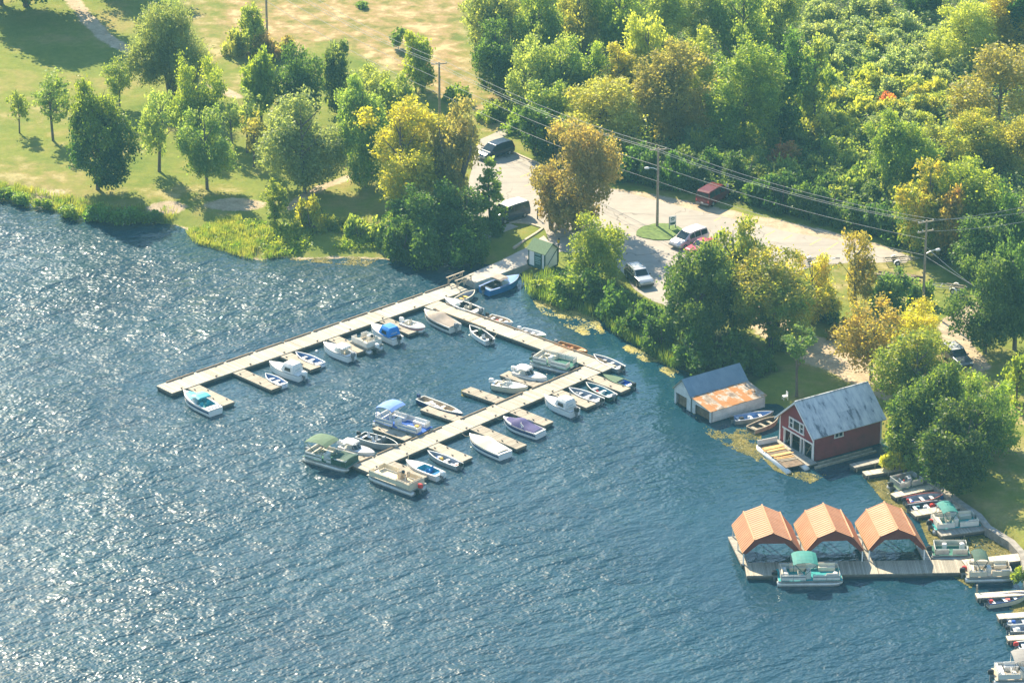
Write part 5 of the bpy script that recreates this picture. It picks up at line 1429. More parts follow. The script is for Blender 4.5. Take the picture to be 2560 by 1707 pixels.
def vehicle(kind, c_px, head, body, label, top=None, wheel_faces=RIM, windows=None, plate=True, z0=LZ, bumper=GREYPL, rack=False, clad=None):
    L, W, H, st = PROFILES[kind]
    c = P(*c_px, z0)
    q = P(c_px[0] + head[0], c_px[1] + head[1], z0) - c
    o = empty({'car': 'parked_car', 'van': 'parked_van', 'minivan': 'parked_minivan', 'suv': 'parked_suv'}[kind], (c.x, c.y, z0), math.atan2(q.y, q.x), label, {'car': 'car', 'van': 'van', 'minivan': 'minivan', 'suv': 'suv'}[kind], 'vehicles in the car park')
    X = lambda f: -L / 2 + f * L
    def row(f):
        for a, b in zip(st, st[1:]):
            if a[0] <= f <= b[0]:
                t = (f - a[0]) / (b[0] - a[0])
                return [a[k] + (b[k] - a[k]) * t for k in range(6)]
    def side(f, g, s, off=0.0):
        r = row(f)
        wb, wt = W / 2 * r[4], W / 2 * r[5]
        return (X(f), s * (wb + (wt - wb) * g + off), r[2] + (r[3] - r[2]) * g)
    vs, fs = [], []
    for f, zl, zb, zt, wb, wt in st:
        w, t = W / 2 * wb, W / 2 * wt
        vs += [(X(f), -w * 0.96, zl), (X(f), -w, zl + (zb - zl) * 0.5), (X(f), -w * 0.985, zb), (X(f), -t, zt), (X(f), t, zt), (X(f), w * 0.985, zb), (X(f), w, zl + (zb - zl) * 0.5), (X(f), w * 0.96, zl)]
    for i in range(len(st) - 1):
        for k in range(8):
            fs.append((i * 8 + k, i * 8 + (k + 1) % 8, (i + 1) * 8 + (k + 1) % 8, (i + 1) * 8 + k))
    n = len(st)
    fs += [tuple(range(7, -1, -1)), tuple((n - 1) * 8 + k for k in range(8))]
    b = MB().add(vs, fs).build('body', body, o)
    md = b.modifiers.new('soft', 'BEVEL'); md.width = 0.05; md.segments = 2; md.limit_method = 'ANGLE'; md.angle_limit = R(20)
    if top:
        i0 = 2
        i1 = max(i for i in range(n) if st[i][3] > H * 0.9)
        mb = MB()
        for i in range(i0, i1):
            mb.add([(X(st[j][0]), s * (W / 2 * st[j][5] + 0.015), st[j][3] + 0.012) for j in (i, i + 1) for s in (-1, 1)], [(0, 2, 3, 1)])
        mb.build('roof', top, o)
    if windows is None:
        windows = {'minivan': ((.07, .27), (.29, .47), (.49, .64)), 'van': ((.05, .26), (.28, .50), (.53, .74)), 'suv': ((.07, .22), (.24, .42), (.44, .60)), 'car': ((.27, .42), (.44, .60))}[kind]
    for s in (-1, 1):
        for f0, f1 in windows:
            g1 = 0.86
            fm = f1
            p = [side(f0, 0.1, s, 0.012), side(f1, 0.1, s, 0.012), side(f1, g1 if row(f1)[3] > H * 0.9 else 0.8, s, 0.012), side(f0, g1, s, 0.012)]
            MB().add(p, [(0, 1, 2, 3) if s < 0 else (3, 2, 1, 0)]).build('side_window', GLASS, o)
    if clad:
        for s in (-1, 1):
            for f0, f1 in ((0.03, 0.12), (0.12, 0.40), (0.40, 0.56), (0.56, 0.72), (0.72, 0.9)):
                p = []
                for ff, hi in ((f0, 0), (f1, 0), (f1, 1), (f0, 1)):
                    r = row(ff)
                    p.append((X(ff), s * (W / 2 * r[4] + 0.012), r[1] + 0.06 if not hi else r[2] - 0.02))
                MB().add(p, [(0, 1, 2, 3) if s < 0 else (3, 2, 1, 0)]).build('side_panel', clad, o)
    ws = max(i for i in range(n) if st[i][3] > H * 0.9)
    def slope(i, j, nm, e=0.06):
        a, bq = st[i], st[j]
        p = []
        for q_, t in ((a, 0.08), (bq, 0.05)):
            pass
        fa, fb = (X(a[0]), a[3], W / 2 * a[5]), (X(bq[0]), bq[3], W / 2 * bq[5])
        d = Vector((fb[0] - fa[0], 0, fb[1] - fa[1])).normalized()
        nrm = Vector((-d.z, 0, d.x))
        if nrm.z < 0:
            nrm = -nrm
        q0 = Vector((fa[0], 0, fa[1])) + d * 0.07 + nrm * 0.015
        q1 = Vector((fb[0], 0, fb[1])) - d * 0.04 + nrm * 0.015
        mb = MB().add([q0 + Vector((0, -fa[2] * 0.93, 0)), q0 + Vector((0, fa[2] * 0.93, 0)), q1 + Vector((0, fb[2] * 0.93, 0)), q1 + Vector((0, -fb[2] * 0.93, 0))], [(0, 1, 2, 3)])
        mb.build(nm, GLASS, o)
    slope(ws, ws + 1, 'windscreen')
    slope(2, 1, 'rear_window') if kind != 'car' else slope(3, 2, 'rear_window')
    wr = 0.33 if kind != 'suv' else 0.36
    for f in (0.19, 0.81):
        for s in (-1, 1):
            y = s * (W / 2 - 0.10)
            wl = MB().tube([(X(f), y - s * 0.12, wr), (X(f), y + s * 0.07, wr), (X(f), y + s * 0.11, wr)], [wr, wr, wr * 0.9], 16).build('wheel', TYRE, o)
            MB().tube([(X(f), y + s * 0.10, wr), (X(f), y + s * 0.125, wr)], [wr * 0.6, wr * 0.5], 10).build('rim', wheel_faces, wl)
    fr = row(0.985)
    for s in (-1, 1):
        MB().bbox((X(0.978), s * W * 0.34, fr[2] - 0.06), (0.16, W * 0.2, 0.16), 0.03).build('headlight', LAMPGLASS, o)
        MB().box((X(0.004), s * W * 0.42, 0.85), (0.06, 0.16, 0.26)).build('tail_light', TAILRED, o)
        MB().bbox((X(st[ws + 1][0]) - 0.25, s * (W / 2 + 0.08), st[ws + 1][2] + 0.08), (0.12, 0.18, 0.14), 0.03).build('mirror', BLACK, o)
    MB().bbox((X(0.995), 0, 0.48), (0.14, W * 0.9, 0.2), 0.04).build('front_bumper', bumper, o)
    MB().bbox((X(0.005), 0, 0.48), (0.14, W * 0.9, 0.2), 0.04).build('rear_bumper', bumper, o)
    if plate:
        MB().box((X(0.0) - 0.045, 0, 0.62), (0.03, 0.32, 0.14)).build('number_plate', WHITEPAINT, o)
    if rack:
        for s in (-1, 1):
            MB().tube([(X(.12), s * W * 0.34, H + 0.06), (X(.5), s * W * 0.34, H + 0.06)], 0.025, 5).build('roof_rail', BLACK, o)
        for f in (.16, .26, .36, .46):
            MB().tube([(X(f), -W * 0.34, H + 0.06), (X(f), W * 0.34, H + 0.06)], 0.02, 5).build('rack_bar', CHROME, o)
    return o
vehicle('minivan', (1238, 390), (-250, 80), paint('navy car paint', (0.015, 0.03, 0.055), 0.2), 'dark navy minivan parked at the top of the car park by the kerb')
vehicle('van', (1274, 547), (-250, 80), paint('slate van paint', (0.045, 0.07, 0.105), 0.1), 'slate blue van with a white roof under the trees', top=WHITE)
vehicle('van', (1783, 503), (240, -135), paint('maroon van paint', (0.14, 0.022, 0.028), 0.1), 'maroon van parked nose-in against the hedge')
vehicle('minivan', (1722, 610), (-410, 150), paint('silver pink car paint', (0.62, 0.55, 0.53), 0.2), 'pale silver minivan with a white roof beside the grass island', top=WHITE)
vehicle('car', (1755, 629), (-410, 150), paint('faded red car paint', (0.50, 0.07, 0.10)), 'faded red car next to the pale minivan, half behind a tree')
vehicle('car', (1788, 648), (-410, 150), paint('white car paint', (0.70, 0.71, 0.72)), 'white car mostly hidden behind the large shore tree')
vehicle('suv', (1598, 705), (55, 48), paint('silver black suv paint', (0.45, 0.47, 0.50), 0.3), 'silver off-roader with dark sides facing the shore trees', top=paint('pale suv roof', (0.6, 0.62, 0.64)), bumper=BLACK, clad=paint('black suv side', (0.02, 0.022, 0.025)), rack=True)
vehicle('suv', (2391, 906), (200, 165), paint('grey blue suv paint', (0.07, 0.085, 0.11), 0.3), 'grey off-roader with a roof rack on the dirt drive behind the boathouses', rack=True, top=paint('pale rack roof', (0.5, 0.52, 0.55)), bumper=BLACK)

# ------------------------------------------------------------------ utility poles, wires, lamps, signs
def rise(base_px, top_y, z0=LZ):
    b = P(*base_px, z0)
    return (base_px[1] - top_y) * depth_of(b) / FPX / math.cos(math.atan2(CAM.z - z0, b.y - CAM.y))
POLES = {}
def utility_pole(key, base, top_y, label, arms=1, rz=R(18), lamp=None, arm_len=2.0):
    b = P(*base, LZ)
    h = rise(base, top_y)
    o = empty('utility_pole', (b.x, b.y, LZ), rz, label, 'utility pole', 'utility poles')
    MB().tube([(0, 0, -0.3), (0, 0, h * 0.5), (0, 0, h)], [0.17, 0.14, 0.11], 10).build('pole', POLE, o)
    for k in range(arms):
        z = h - 0.25 - 1.1 * k
        a = MB().box((0, 0.12, z), (arm_len, 0.1, 0.13)).build('crossarm', TIMBER, o)
        for x in (-arm_len / 2 + 0.1, -0.35, arm_len / 2 - 0.1):
            MB().tube([(x, 0.12, z + 0.06), (x, 0.12, z + 0.16), (x, 0.12, z + 0.22)], [0.03, 0.06, 0.03], 8).build('insulator', WHITEPAINT, a)
    POLES[key] = (o, h, rz, arm_len)
    if lamp:
        ang, zf, ln = lamp
        d = Vector((math.cos(ang), math.sin(ang), 0))
        a = MB().tube([(0, 0, h * zf), d * ln * 0.5 + Vector((0, 0, h * zf + 0.25)), d * ln + Vector((0, 0, h * zf + 0.3))], 0.04, 6).build('lamp_arm', CHROME, o)
        MB().bbox(d * (ln + 0.2) + Vector((0, 0, h * zf + 0.28)), (0.55, 0.3, 0.2), 0.08, ang).build('lamp_head', WHITEPAINT, a)
    return o, h
utility_pole('C', (1643, 567), 372, 'utility pole with street lamp standing on the grass island', 1, R(12), (R(168), 0.72, 1.1))
utility_pole('R', (2307, 772), 553, 'tall utility pole with two crossarms and a lamp near the boathouses', 2, R(25), (R(0), 0.62, 1.4))
utility_pole('L', (1099, 300), 157, 'utility pole rising behind the yellow tree', 1, R(12))
utility_pole('F', (668, 100), -70, 'utility pole in the shrubs at the top edge of the dry field', 1, R(12))
def attach(key, x, dz):
    o, h, rz, al = POLES[key]
    return Vector((o.location.x + math.cos(rz) * x, o.location.y + math.sin(rz) * x + 0.1, o.location.z + h + dz))
def wire(a, b, sag, label, r=0.024):
    pts = [a.lerp(b, t / 14) - Vector((0, 0, sag * 4 * (t / 14) * (1 - t / 14))) for t in range(15)]
    o = MB().tube(pts, r, 5).build('power_line', WIRE)
    tag(o, label, 'cable', 'overhead wires')
for (ka, kb), where in ((('C', 'R'), 'from the island pole to the pole by the boathouses'), (('L', 'C'), 'from the pole behind the yellow tree to the island pole'), (('F', 'L'), 'over the dry field')):
    for x, dz, nm in ((-0.9, -0.05, 'lake-side top wire'), (-0.35, -0.05, 'middle top wire'), (0.9, -0.05, 'land-side top wire'), (0.12, -2.3, 'neutral wire'), (0.12, -4.2, 'lower cable')):
        wire(attach(ka, x, dz), attach(kb, x, dz), 0.9 if dz > -1 else 0.6, f'{nm} {where}')
for k, (x, dz) in enumerate(((-0.9, -0.05), (0.9, -0.05), (-0.9, -1.2))):
    wire(attach('R', x, dz), P(2700, 480 + 22 * k, LZ + 8.0), 0.6, ('upper', 'middle', 'lower')[k] + ' wire running off to the upper right from the tall pole')
for k, (dz, px) in enumerate(((-3.2, (2480, 745)), (-4.3, (2600, 800)))):
    wire(attach('R', 0.1, dz), P(*px, LZ + 4.0), 0.3, ('upper', 'lower')[k] + ' service wire dropping from the tall pole into the trees')

def small_sign(px, label, h=1.5):
    p = P(*px, LZ)
    o = empty('parking_sign', (p.x, p.y, LZ), R(random.uniform(-15, 15)), label, 'sign', 'small signs along the hedge')
    MB().box((0, 0, h / 2), (0.06, 0.05, h)).build('post', TIMBER, o)
    MB().box((0, -0.04, h - 0.05), (0.34, 0.03, 0.42)).build('plate', WHITEPAINT, o)
S34 = lambda x, y: (1560 + x * 0.2168, 340 + y * 0.2168)
for (x, y), w in (((313, 500), 'first small white sign on a post left of the island pole'), ((535, 545), 'small white sign on a post just right of the island pole'), ((760, 585), 'small white sign on a post left of the maroon van'),
                  ((1190, 700), 'small white sign on a post beside the maroon van nose'), ((1400, 715), 'first small white sign right of the maroon van'), ((1625, 760), 'second small white sign right of the maroon van'),
                  ((1855, 800), 'third small white sign right of the maroon van'), ((2080, 850), 'fourth small white sign right of the maroon van')):
    small_sign(S34(x, y), w)
p = P(*S34(560, 1075), LZ)
o = empty('welcome_sign', (p.x, p.y, LZ + 0.1), R(28), 'white framed marina sign on two posts on the grass island', 'sign')
for x in (-0.42, 0.42):
    MB().box((x, 0.04, 0.75), (0.09, 0.09, 1.5)).build('post', GREYPL, o)
bd = MB().box((0, 0, 0.98), (0.86, 0.05, 1.12)).build('board', WHITEPAINT, o)
SIGNG = mat('sign green', (0.03, 0.12, 0.10), 0.6)
arc = MB()
for k in range(9):
    t = R(30 + 15 * k)
    arc.box((0.27 * math.cos(t), -0.035, 1.13 + 0.2 * math.sin(t)), (0.06, 0.02, 0.12))
arc.build('sign_lettering', SIGNG, bd)
MB().box((0, -0.035, 1.12), (0.34, 0.02, 0.06)).box((-0.05, -0.036, 1.02), (0.42, 0.018, 0.05)).build('sign_picture', SIGNG, bd)
MB().box((0, -0.035, 0.66), (0.7, 0.02, 0.22)).box((0, -0.036, 0.52), (0.6, 0.018, 0.05)).build('sign_panel', GREENPAINT, bd)
# lantern by the kiosk, lamp by the van, little notice on the path
p = P(1396, 655, LZ)
o = empty('lantern_post', (p.x, p.y, LZ), 0, 'black lantern post with a yellow lamp behind the kiosk', 'lamp post')
MB().tube([(0, 0, 0), (0, 0, 2.3)], 0.05, 8).build('post', BLACK, o)
MB().tube([(0, 0, 2.3), (0, 0, 2.42), (0, 0, 2.7), (0, 0, 2.78)], [0.06, 0.14, 0.18, 0.05], 6).build('lantern', YELLOW, o)
MB().tube([(0, 0, 2.76), (0, 0, 2.95)], [0.2, 0.02], 6).build('lantern_cap', BLACK, o)
p = P(1344, 548, LZ)
o = empty('bollard_lamp', (p.x, p.y, LZ), 0, 'short dark lamp post with a white globe at the corner of the lawn', 'lamp post')
MB().tube([(0, 0, 0), (0, 0, 1.05)], 0.08, 8).build('post', BLACK, o)
MB().tube([(0, 0, 1.05), (0, 0, 1.12), (0, 0, 1.25), (0, 0, 1.36)], [0.06, 0.15, 0.17, 0.06], 10).build('globe', WHITEPAINT, o)
p = P(1210, 598, LZ)
o = empty('path_sign', (p.x, p.y, LZ), R(-20), 'small white notice standing beside the shaded footpath', 'sign')
MB().box((0, 0, 0.4), (0.06, 0.05, 0.8)).build('post', TIMBER, o)
MB().box((0, -0.04, 0.75), (0.34, 0.03, 0.5)).build('plate', WHITEPAINT, o)
p = P(1288, 556, LZ)
tag(MB().bbox((0, 0, 0.08), (1.7, 0.16, 0.16), 0.03).build('wheel_stop', CONCRETE, None, False, (p.x, p.y, LZ + 0.012), R(35)), 'pale concrete wheel stop below the slate van', 'wheel stop')
# trailers, timber, chair
def trailer(px, rz, label, m=ALU, L=4.6):
    p = P(*px, LZ)
    o = empty('boat_trailer', (p.x, p.y, LZ), rz, label, 'trailer', 'boat trailers')
    for s in (-1, 1):
        MB().tube([(-L * 0.4, s * 0.6, 0.5), (L * 0.25, s * 0.55, 0.5), (L * 0.5, 0, 0.48)], 0.05, 6).build('frame_rail', m, o)
        wl = MB().tube([(-0.5, s * 0.7, 0.3), (-0.5, s * 0.88, 0.3)], 0.3, 14).build('wheel', TYRE, o)
        MB().tube([(-0.5, s * 0.875, 0.3), (-0.5, s * 0.9, 0.3)], 0.16, 10).build('rim', WHITE, wl)
        f = MB()
        for k in range(6):
            t0, t1 = R(180 * k / 6), R(180 * (k + 1) / 6)
            f.box((-0.5 + 0.4 * math.cos((t0 + t1) / 2), s * 0.79, 0.3 + 0.4 * math.sin((t0 + t1) / 2)), (0.06, 0.22, 0.24), 0, -(t0 + t1) / 2)
        f.build('mudguard', WHITE, o)
    for x in (-L * 0.38, 0, L * 0.22):
        MB().box((x, 0, 0.52), (0.08, 1.2, 0.08)).build('crossbar', m, o)
    for s in (-0.35, 0.35):
        MB().box((-0.6, s, 0.68), (2.2, 0.1, 0.08)).build('bunk', TIMBER, o)
    MB().tube([(L * 0.5, 0, 0.5), (L * 0.62, 0, 0.45)], 0.06, 6).build('coupling', BLACK, o)
trailer((2040, 661), R(15), 'white boat trailer at the lower edge of the car park', WHITE)
trailer((2250, 658), R(10), 'rusty boat trailer on the grass left of the tall pole', TIMBER)
trailer((2375, 727), R(160), 'white-wheeled trailer in the shade right of the tall pole', ALU_DARK)
p = P(2245, 690, LZ)
o = empty('timber_pile', (p.x, p.y, LZ), R(-14), 'pile of dark weathered beams lying on the grass below the rusty trailer', 'timber')
for k in range(8):
    MB().box((random.uniform(-0.5, 0.5), -0.8 + 0.24 * (k % 6), 0.1 + 0.17 * (k // 6)), (4.6, 0.17, 0.16), random.uniform(-0.07, 0.07)).build('beam', DARKWOOD if k % 3 else TIMBER, o)
p = P(*S7(1185, 465), LZ)
o = empty('garden_chair', (p.x, p.y, LZ), R(200), 'white garden chair on the shaded grass behind the boathouses', 'chair')
MB().bbox((0, 0, 0.42), (0.5, 0.5, 0.05), 0.05).build('seat', WHITEPAINT, o)
MB().bbox((-0.24, 0, 0.68), (0.05, 0.5, 0.5), 0.02).build('backrest', WHITEPAINT, o)
for x in (-0.22, 0.22):
    for y in (-0.22, 0.22):
        MB().box((x, y, 0.2), (0.05, 0.05, 0.4)).build('leg', WHITEPAINT, o)
for k, (x, y) in enumerate(((1003, 822), (1254, 958), (888, 870))):
    pass
for px, lab in (((1035, 962), 'green clump of weed drifting at the tip of the empty finger dock'),):
    pass
p = P(792, 879, 0)
tag(MB().tube([(0, 0, -0.15), (0, 0, -0.05), (0, 0, 0.12), (0, 0, 0.2)], [0.05, 0.18, 0.18, 0.05], 12).build('mooring_buoy', WHITE, None, True, (p.x, p.y, 0)), 'small white mooring buoy off the longest dock near the cuddy boat', 'buoy')

for a_, b_, lab in (((1152, 1079), (1176, 1087), 'slack rope from the dock to the bow of the cream-covered speedboat'), ((1238, 1040), (1259, 1043), 'slack rope from the dock to the bow of the purple-covered speedboat'),
                    ((1222, 848), (1243, 832), 'yellow rope tying the fishing boat with teal console to the crossing dock'), ((1063, 772), (1066, 765), 'short rope holding the tarpaulin-covered boat in the dock corner'),
                    ((1370, 947), (1386, 940), 'rope from the bow of the white hardtop boat to the dock'), ((936, 1134), (950, 1130), 'rope from the bow of the white runabout to the dock'), ((460, 978), (472, 958), 'rope from the turquoise speedboat to the longest dock'),
                    ((672, 905), (680, 893), 'rope from the white canvas cabin boat to the longest dock'), ((808, 858), (818, 848), 'rope from the white cuddy boat to the longest dock'), ((1015, 1150), (1022, 1137), 'rope from the blue-cockpit boat to the dock')):
    pa_, pb_ = P(*a_, 0.55), P(*b_, 0.55)
    pts = [pa_.lerp(pb_, k / 8) - Vector((0, 0, 0.3 * 4 * (k / 8) * (1 - k / 8))) for k in range(9)]
    tag(MB().tube(pts, 0.022, 5).build('mooring_rope', ROPE), lab, 'rope', 'mooring ropes')

# ------------------------------------------------------------------ trees and plants
def leaf_material():
    m, nt, b = new_mat('leaves')
    ga = nd(nt, 'ShaderNodeAttribute', attribute_type='OBJECT', attribute_name='leaf_a')
    gb = nd(nt, 'ShaderNodeAttribute', attribute_type='OBJECT', attribute_name='leaf_b')
    gt = nd(nt, 'ShaderNodeAttribute', attribute_type='OBJECT', attribute_name='leaf_t')
    geo = nd(nt, 'ShaderNodeNewGeometry')
    tc = nd(nt, 'ShaderNodeTexCoord')
    oi = nd(nt, 'ShaderNodeObjectInfo')
    sp = nd(nt, 'ShaderNodeSeparateXYZ')
    lk(nt, tc.outputs['Generated'], sp.inputs[0])
    shift = nd(nt, 'ShaderNodeVectorMath', operation='ADD')
    lk(nt, tc.outputs['Object'], shift.inputs[0])
    lk(nt, oi.outputs['Location'], shift.inputs[1])
    n1 = noise(nt, shift.outputs[0], 0.7, 3, 0.6)
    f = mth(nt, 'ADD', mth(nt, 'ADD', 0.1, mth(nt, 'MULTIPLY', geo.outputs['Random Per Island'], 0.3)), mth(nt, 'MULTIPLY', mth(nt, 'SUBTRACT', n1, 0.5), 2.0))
    f = mth(nt, 'ADD', f, mth(nt, 'MULTIPLY', mth(nt, 'SUBTRACT', sp.outputs['Z'], 0.55), gt.outputs['Fac']))  # tops lean to leaf_b: sunlit tone and autumn tips put into the colour
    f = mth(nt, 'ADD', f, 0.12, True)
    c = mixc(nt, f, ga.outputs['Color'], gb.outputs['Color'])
    hs = nd(nt, 'ShaderNodeHueSaturation')
    lk(nt, c, hs.inputs['Color'])
    lk(nt, mth(nt, 'ADD', 1.6, mth(nt, 'MULTIPLY', geo.outputs['Random Per Island'], 0.45)), hs.inputs['Value'])
    lk(nt, mth(nt, 'ADD', 0.485, mth(nt, 'MULTIPLY', oi.outputs['Random'], 0.03)), hs.inputs['Hue'])
    lk(nt, hs.outputs[0], b.inputs['Base Color'])
    b.inputs['Roughness'].default_value = 0.5
    b.inputs['Specular IOR Level'].default_value = 0.3
    tr = nd(nt, 'ShaderNodeBsdfTranslucent')
    br = nd(nt, 'ShaderNodeMix', data_type='RGBA', blend_type='MULTIPLY')
    ins = [i for i in br.inputs if i.enabled]
    ins[0].default_value = 1.0
    lk(nt, hs.outputs[0], ins[1])
    ins[2].default_value = (1.9, 1.75, 0.8, 1)
    lk(nt, [o for o in br.outputs if o.enabled][0], tr.inputs['Color'])
    ms = nd(nt, 'ShaderNodeMixShader')
    ms.inputs[0].default_value = 0.54
    lk(nt, b.outputs[0], ms.inputs[1])
    lk(nt, tr.outputs[0], ms.inputs[2])
    lk(nt, ms.outputs[0], nt.nodes['Material Output'].inputs['Surface'])
    return m
LEAF = leaf_material()
BARK = mat('bark', (0.13, 0.105, 0.085), 0.95, var=0.35, scale=4)

def leaf_quads(pos, ln, wd, rs, droop=0.0, up=0.35):
    """diamond leaves at pos; ln, wd half length and half width"""
    n = len(pos)
    nrm = rs.normal(size=(n, 3))
    nrm[:, 2] = np.abs(nrm[:, 2]) + up
    nrm /= np.linalg.norm(nrm, axis=1)[:, None]
    a = rs.normal(size=(n, 3))
    if droop:
        a = a * (1 - droop) + np.array([0, 0, -1.0]) * droop * 2.2
        a /= np.linalg.norm(a, axis=1)[:, None]
        nrm -= a * np.sum(nrm * a, 1)[:, None]
        nrm /= np.linalg.norm(nrm, axis=1)[:, None] + 1e-9
    else:
        a -= nrm * np.sum(a * nrm, 1)[:, None]
        a /= np.linalg.norm(a, axis=1)[:, None] + 1e-9
    b = np.cross(nrm, a)
    s = (0.65 + 0.7 * rs.rand(n))[:, None]
    l, w = a * ln * s, b * wd * s
    v = np.stack([pos - l, pos + w - nrm * wd * 0.25, pos + l, pos - w - nrm * wd * 0.25], 1).reshape(-1, 3)
    return v, np.arange(4 * n).reshape(-1, 4)
CROWNS = {}
def crown_mesh(kind, rx, rz, var):
    cls = min((1.0, 1.6, 2.3, 3.2, 4.4), key=lambda q: abs(math.log(q / rx)))
    asp = {'round': 1.1, 'tall': 1.9, 'willow': 1.35, 'cone': 1.7, 'shrub': 0.8, 'airy': 1.3}[kind]
    key = (kind, cls, var)
    if key in CROWNS:
        return CROWNS[key]
    rs = np.random.RandomState(abs(hash((kind, int(cls * 10), var))) % 100000 if False else int(cls * 100) + 17 * var + {'round': 1, 'tall': 2, 'willow': 3, 'cone': 4, 'shrub': 5, 'airy': 6}[kind] * 1000)
    X, Z = cls, cls * asp
    dens = {'round': 2.6, 'tall': 2.4, 'willow': 2.6, 'cone': 1.9, 'shrub': 2.6, 'airy': 1.25}[kind]
    n = int(4 * math.pi * X * (X + Z) / 2 * dens / 0.031)
    per = 26 if kind != 'airy' else 18
    nc = max(24, n // per)
    # clumps: some on big boughs so that the outline is lobed
    nb = {'round': 13, 'tall': 15, 'willow': 16, 'cone': 22, 'shrub': 9, 'airy': 11}[kind]
    bd = rs.normal(size=(nb, 3))
    bd /= np.linalg.norm(bd, axis=1)[:, None]
    if kind == 'shrub':
        bd[:, 2] = np.abs(bd[:, 2])
    br = 0.40 + 0.45 * rs.rand(nb)
    bc = bd * br[:, None]
    if kind == 'cone':
        tz = np.linspace(-0.95, 0.95, nb)
        aa = np.arange(nb) * 2.4
        rr = (1 - (tz + 1) / 2) ** 0.8 * 0.75
        bc = np.stack([np.cos(aa) * rr, np.sin(aa) * rr, tz], 1)
    bs = (0.22 + 0.28 * rs.rand(nb))
    if kind == 'cone':
        bs = 0.16 + 0.22 * (1 - (bc[:, 2] + 1) / 2)
    if kind in ('round', 'tall', 'airy'):
        ne = 5
        ed = rs.normal(size=(ne, 3)); ed[:, 2] = np.abs(ed[:, 2]) - 0.2
        ed /= np.linalg.norm(ed, axis=1)[:, None]
        bc = np.concatenate([bc, ed * (0.85 + 0.25 * rs.rand(ne))[:, None]])
        bs = np.concatenate([bs, 0.13 + 0.10 * rs.rand(ne)])
        nb += ne
    w = bs ** 2
    pick = rs.choice(nb, nc, p=w / w.sum())
    d = rs.normal(size=(nc, 3))
    d /= np.linalg.norm(d, axis=1)[:, None]
    c = bc[pick] + d * (bs[pick] * (0.55 + 0.5 * rs.rand(nc)))[:, None]
    if kind == 'round':
        k = 1.0 + 0.18 * np.clip(-c[:, 2], 0, 1)
        c[:, 0] *= k; c[:, 1] *= k
        c[:, 2] = np.where(c[:, 2] < -0.75, -0.75 + (c[:, 2] + 0.75) * 0.3, c[:, 2])
    if kind == 'willow':
        k = 1.0 + 0.22 * c[:, 2]
        c[:, 0] *= k; c[:, 1] *= k
    if kind == 'tall':
        k = 1.05 - 0.35 * np.clip(c[:, 2], 0, 1)
        c[:, 0] *= k; c[:, 1] *= k
    if kind == 'shrub':
        c[:, 2] = np.abs(c[:, 2]) * 1.0 - 0.1
    cw = c * np.array([X, X, Z if kind != 'shrub' else Z * 1.3])
    if kind == 'shrub':
        cw[:, 2] -= Z * 0.5
    csz = np.clip(0.17 * X, 0.22, 0.55) * (0.7 + 0.6 * rs.rand(nc))
    li = np.repeat(np.arange(nc), per)
    off = rs.normal(size=(len(li), 3)) * csz[li][:, None] * 0.62
    off[:, 2] *= 0.75 if kind != 'willow' else 1.15
    pos = cw[li] + off
    if kind == 'willow':
        v, q = leaf_quads(pos, 0.17, 0.06, rs, 0.42)
        v2, q2 = leaf_quads(pos + rs.normal(size=pos.shape) * 0.2, 0.15, 0.06, rs, 0.3)
        q = np.concatenate([q, q2 + len(v)]); v = np.concatenate([v, v2])
    else:
        v, q = leaf_quads(pos, 0.15, 0.105, rs)
    me = fast_mesh('crown', v, q, LEAF)
    zmax, zmin = np.percentile(v[:, 2], 99.7), np.percentile(v[:, 2], 0.3)
    xr = np.percentile(np.abs(v[:, :2]), 98.5)
    CROWNS[key] = (me, xr, zmin, zmax)
    return CROWNS[key]
TRUNKS = []
for var in range(4):
    rs = random.Random(40 + var)
    mb = MB()
    lean = (rs.uniform(-0.04, 0.04), rs.uniform(-0.04, 0.04))
    mb.tube([(0, 0, -0.03), (0, 0, 0.02), (lean[0] * 0.5, lean[1] * 0.5, 0.35), (lean[0], lean[1], 0.7), (lean[0] * 1.4, lean[1] * 1.3, 0.93)], [0.034, 0.025, 0.02, 0.012, 0.003], 8)
    for k in range(8):
        a = k * 2.4 + rs.uniform(-0.4, 0.4)
        z0 = 0.30 + 0.06 * k
        r = rs.uniform(0.14, 0.24)
        mb.tube([(lean[0] * z0, lean[1] * z0, z0), (r * 0.45 * math.cos(a), r * 0.45 * math.sin(a), z0 + 0.08), (r * math.cos(a), r * math.sin(a), z0 + 0.2)], [0.012, 0.008, 0.002], 6)
    TRUNKS.append(mb.mesh('trunk', BARK))
FORK = MB()
for k, (a, r) in enumerate(((0.4, 0.20), (2.3, 0.16), (3.9, 0.22), (5.3, 0.15))):
    FORK.tube([(0.02 * math.cos(a), 0.02 * math.sin(a), -0.03), (r * 0.35 * math.cos(a), r * 0.35 * math.sin(a), 0.3), (r * math.cos(a), r * math.sin(a), 0.6), (r * 1.3 * math.cos(a), r * 1.3 * math.sin(a), 0.86)], [0.026, 0.02, 0.012, 0.003], 7)
TRUNKS.append(FORK.mesh('trunk', BARK))

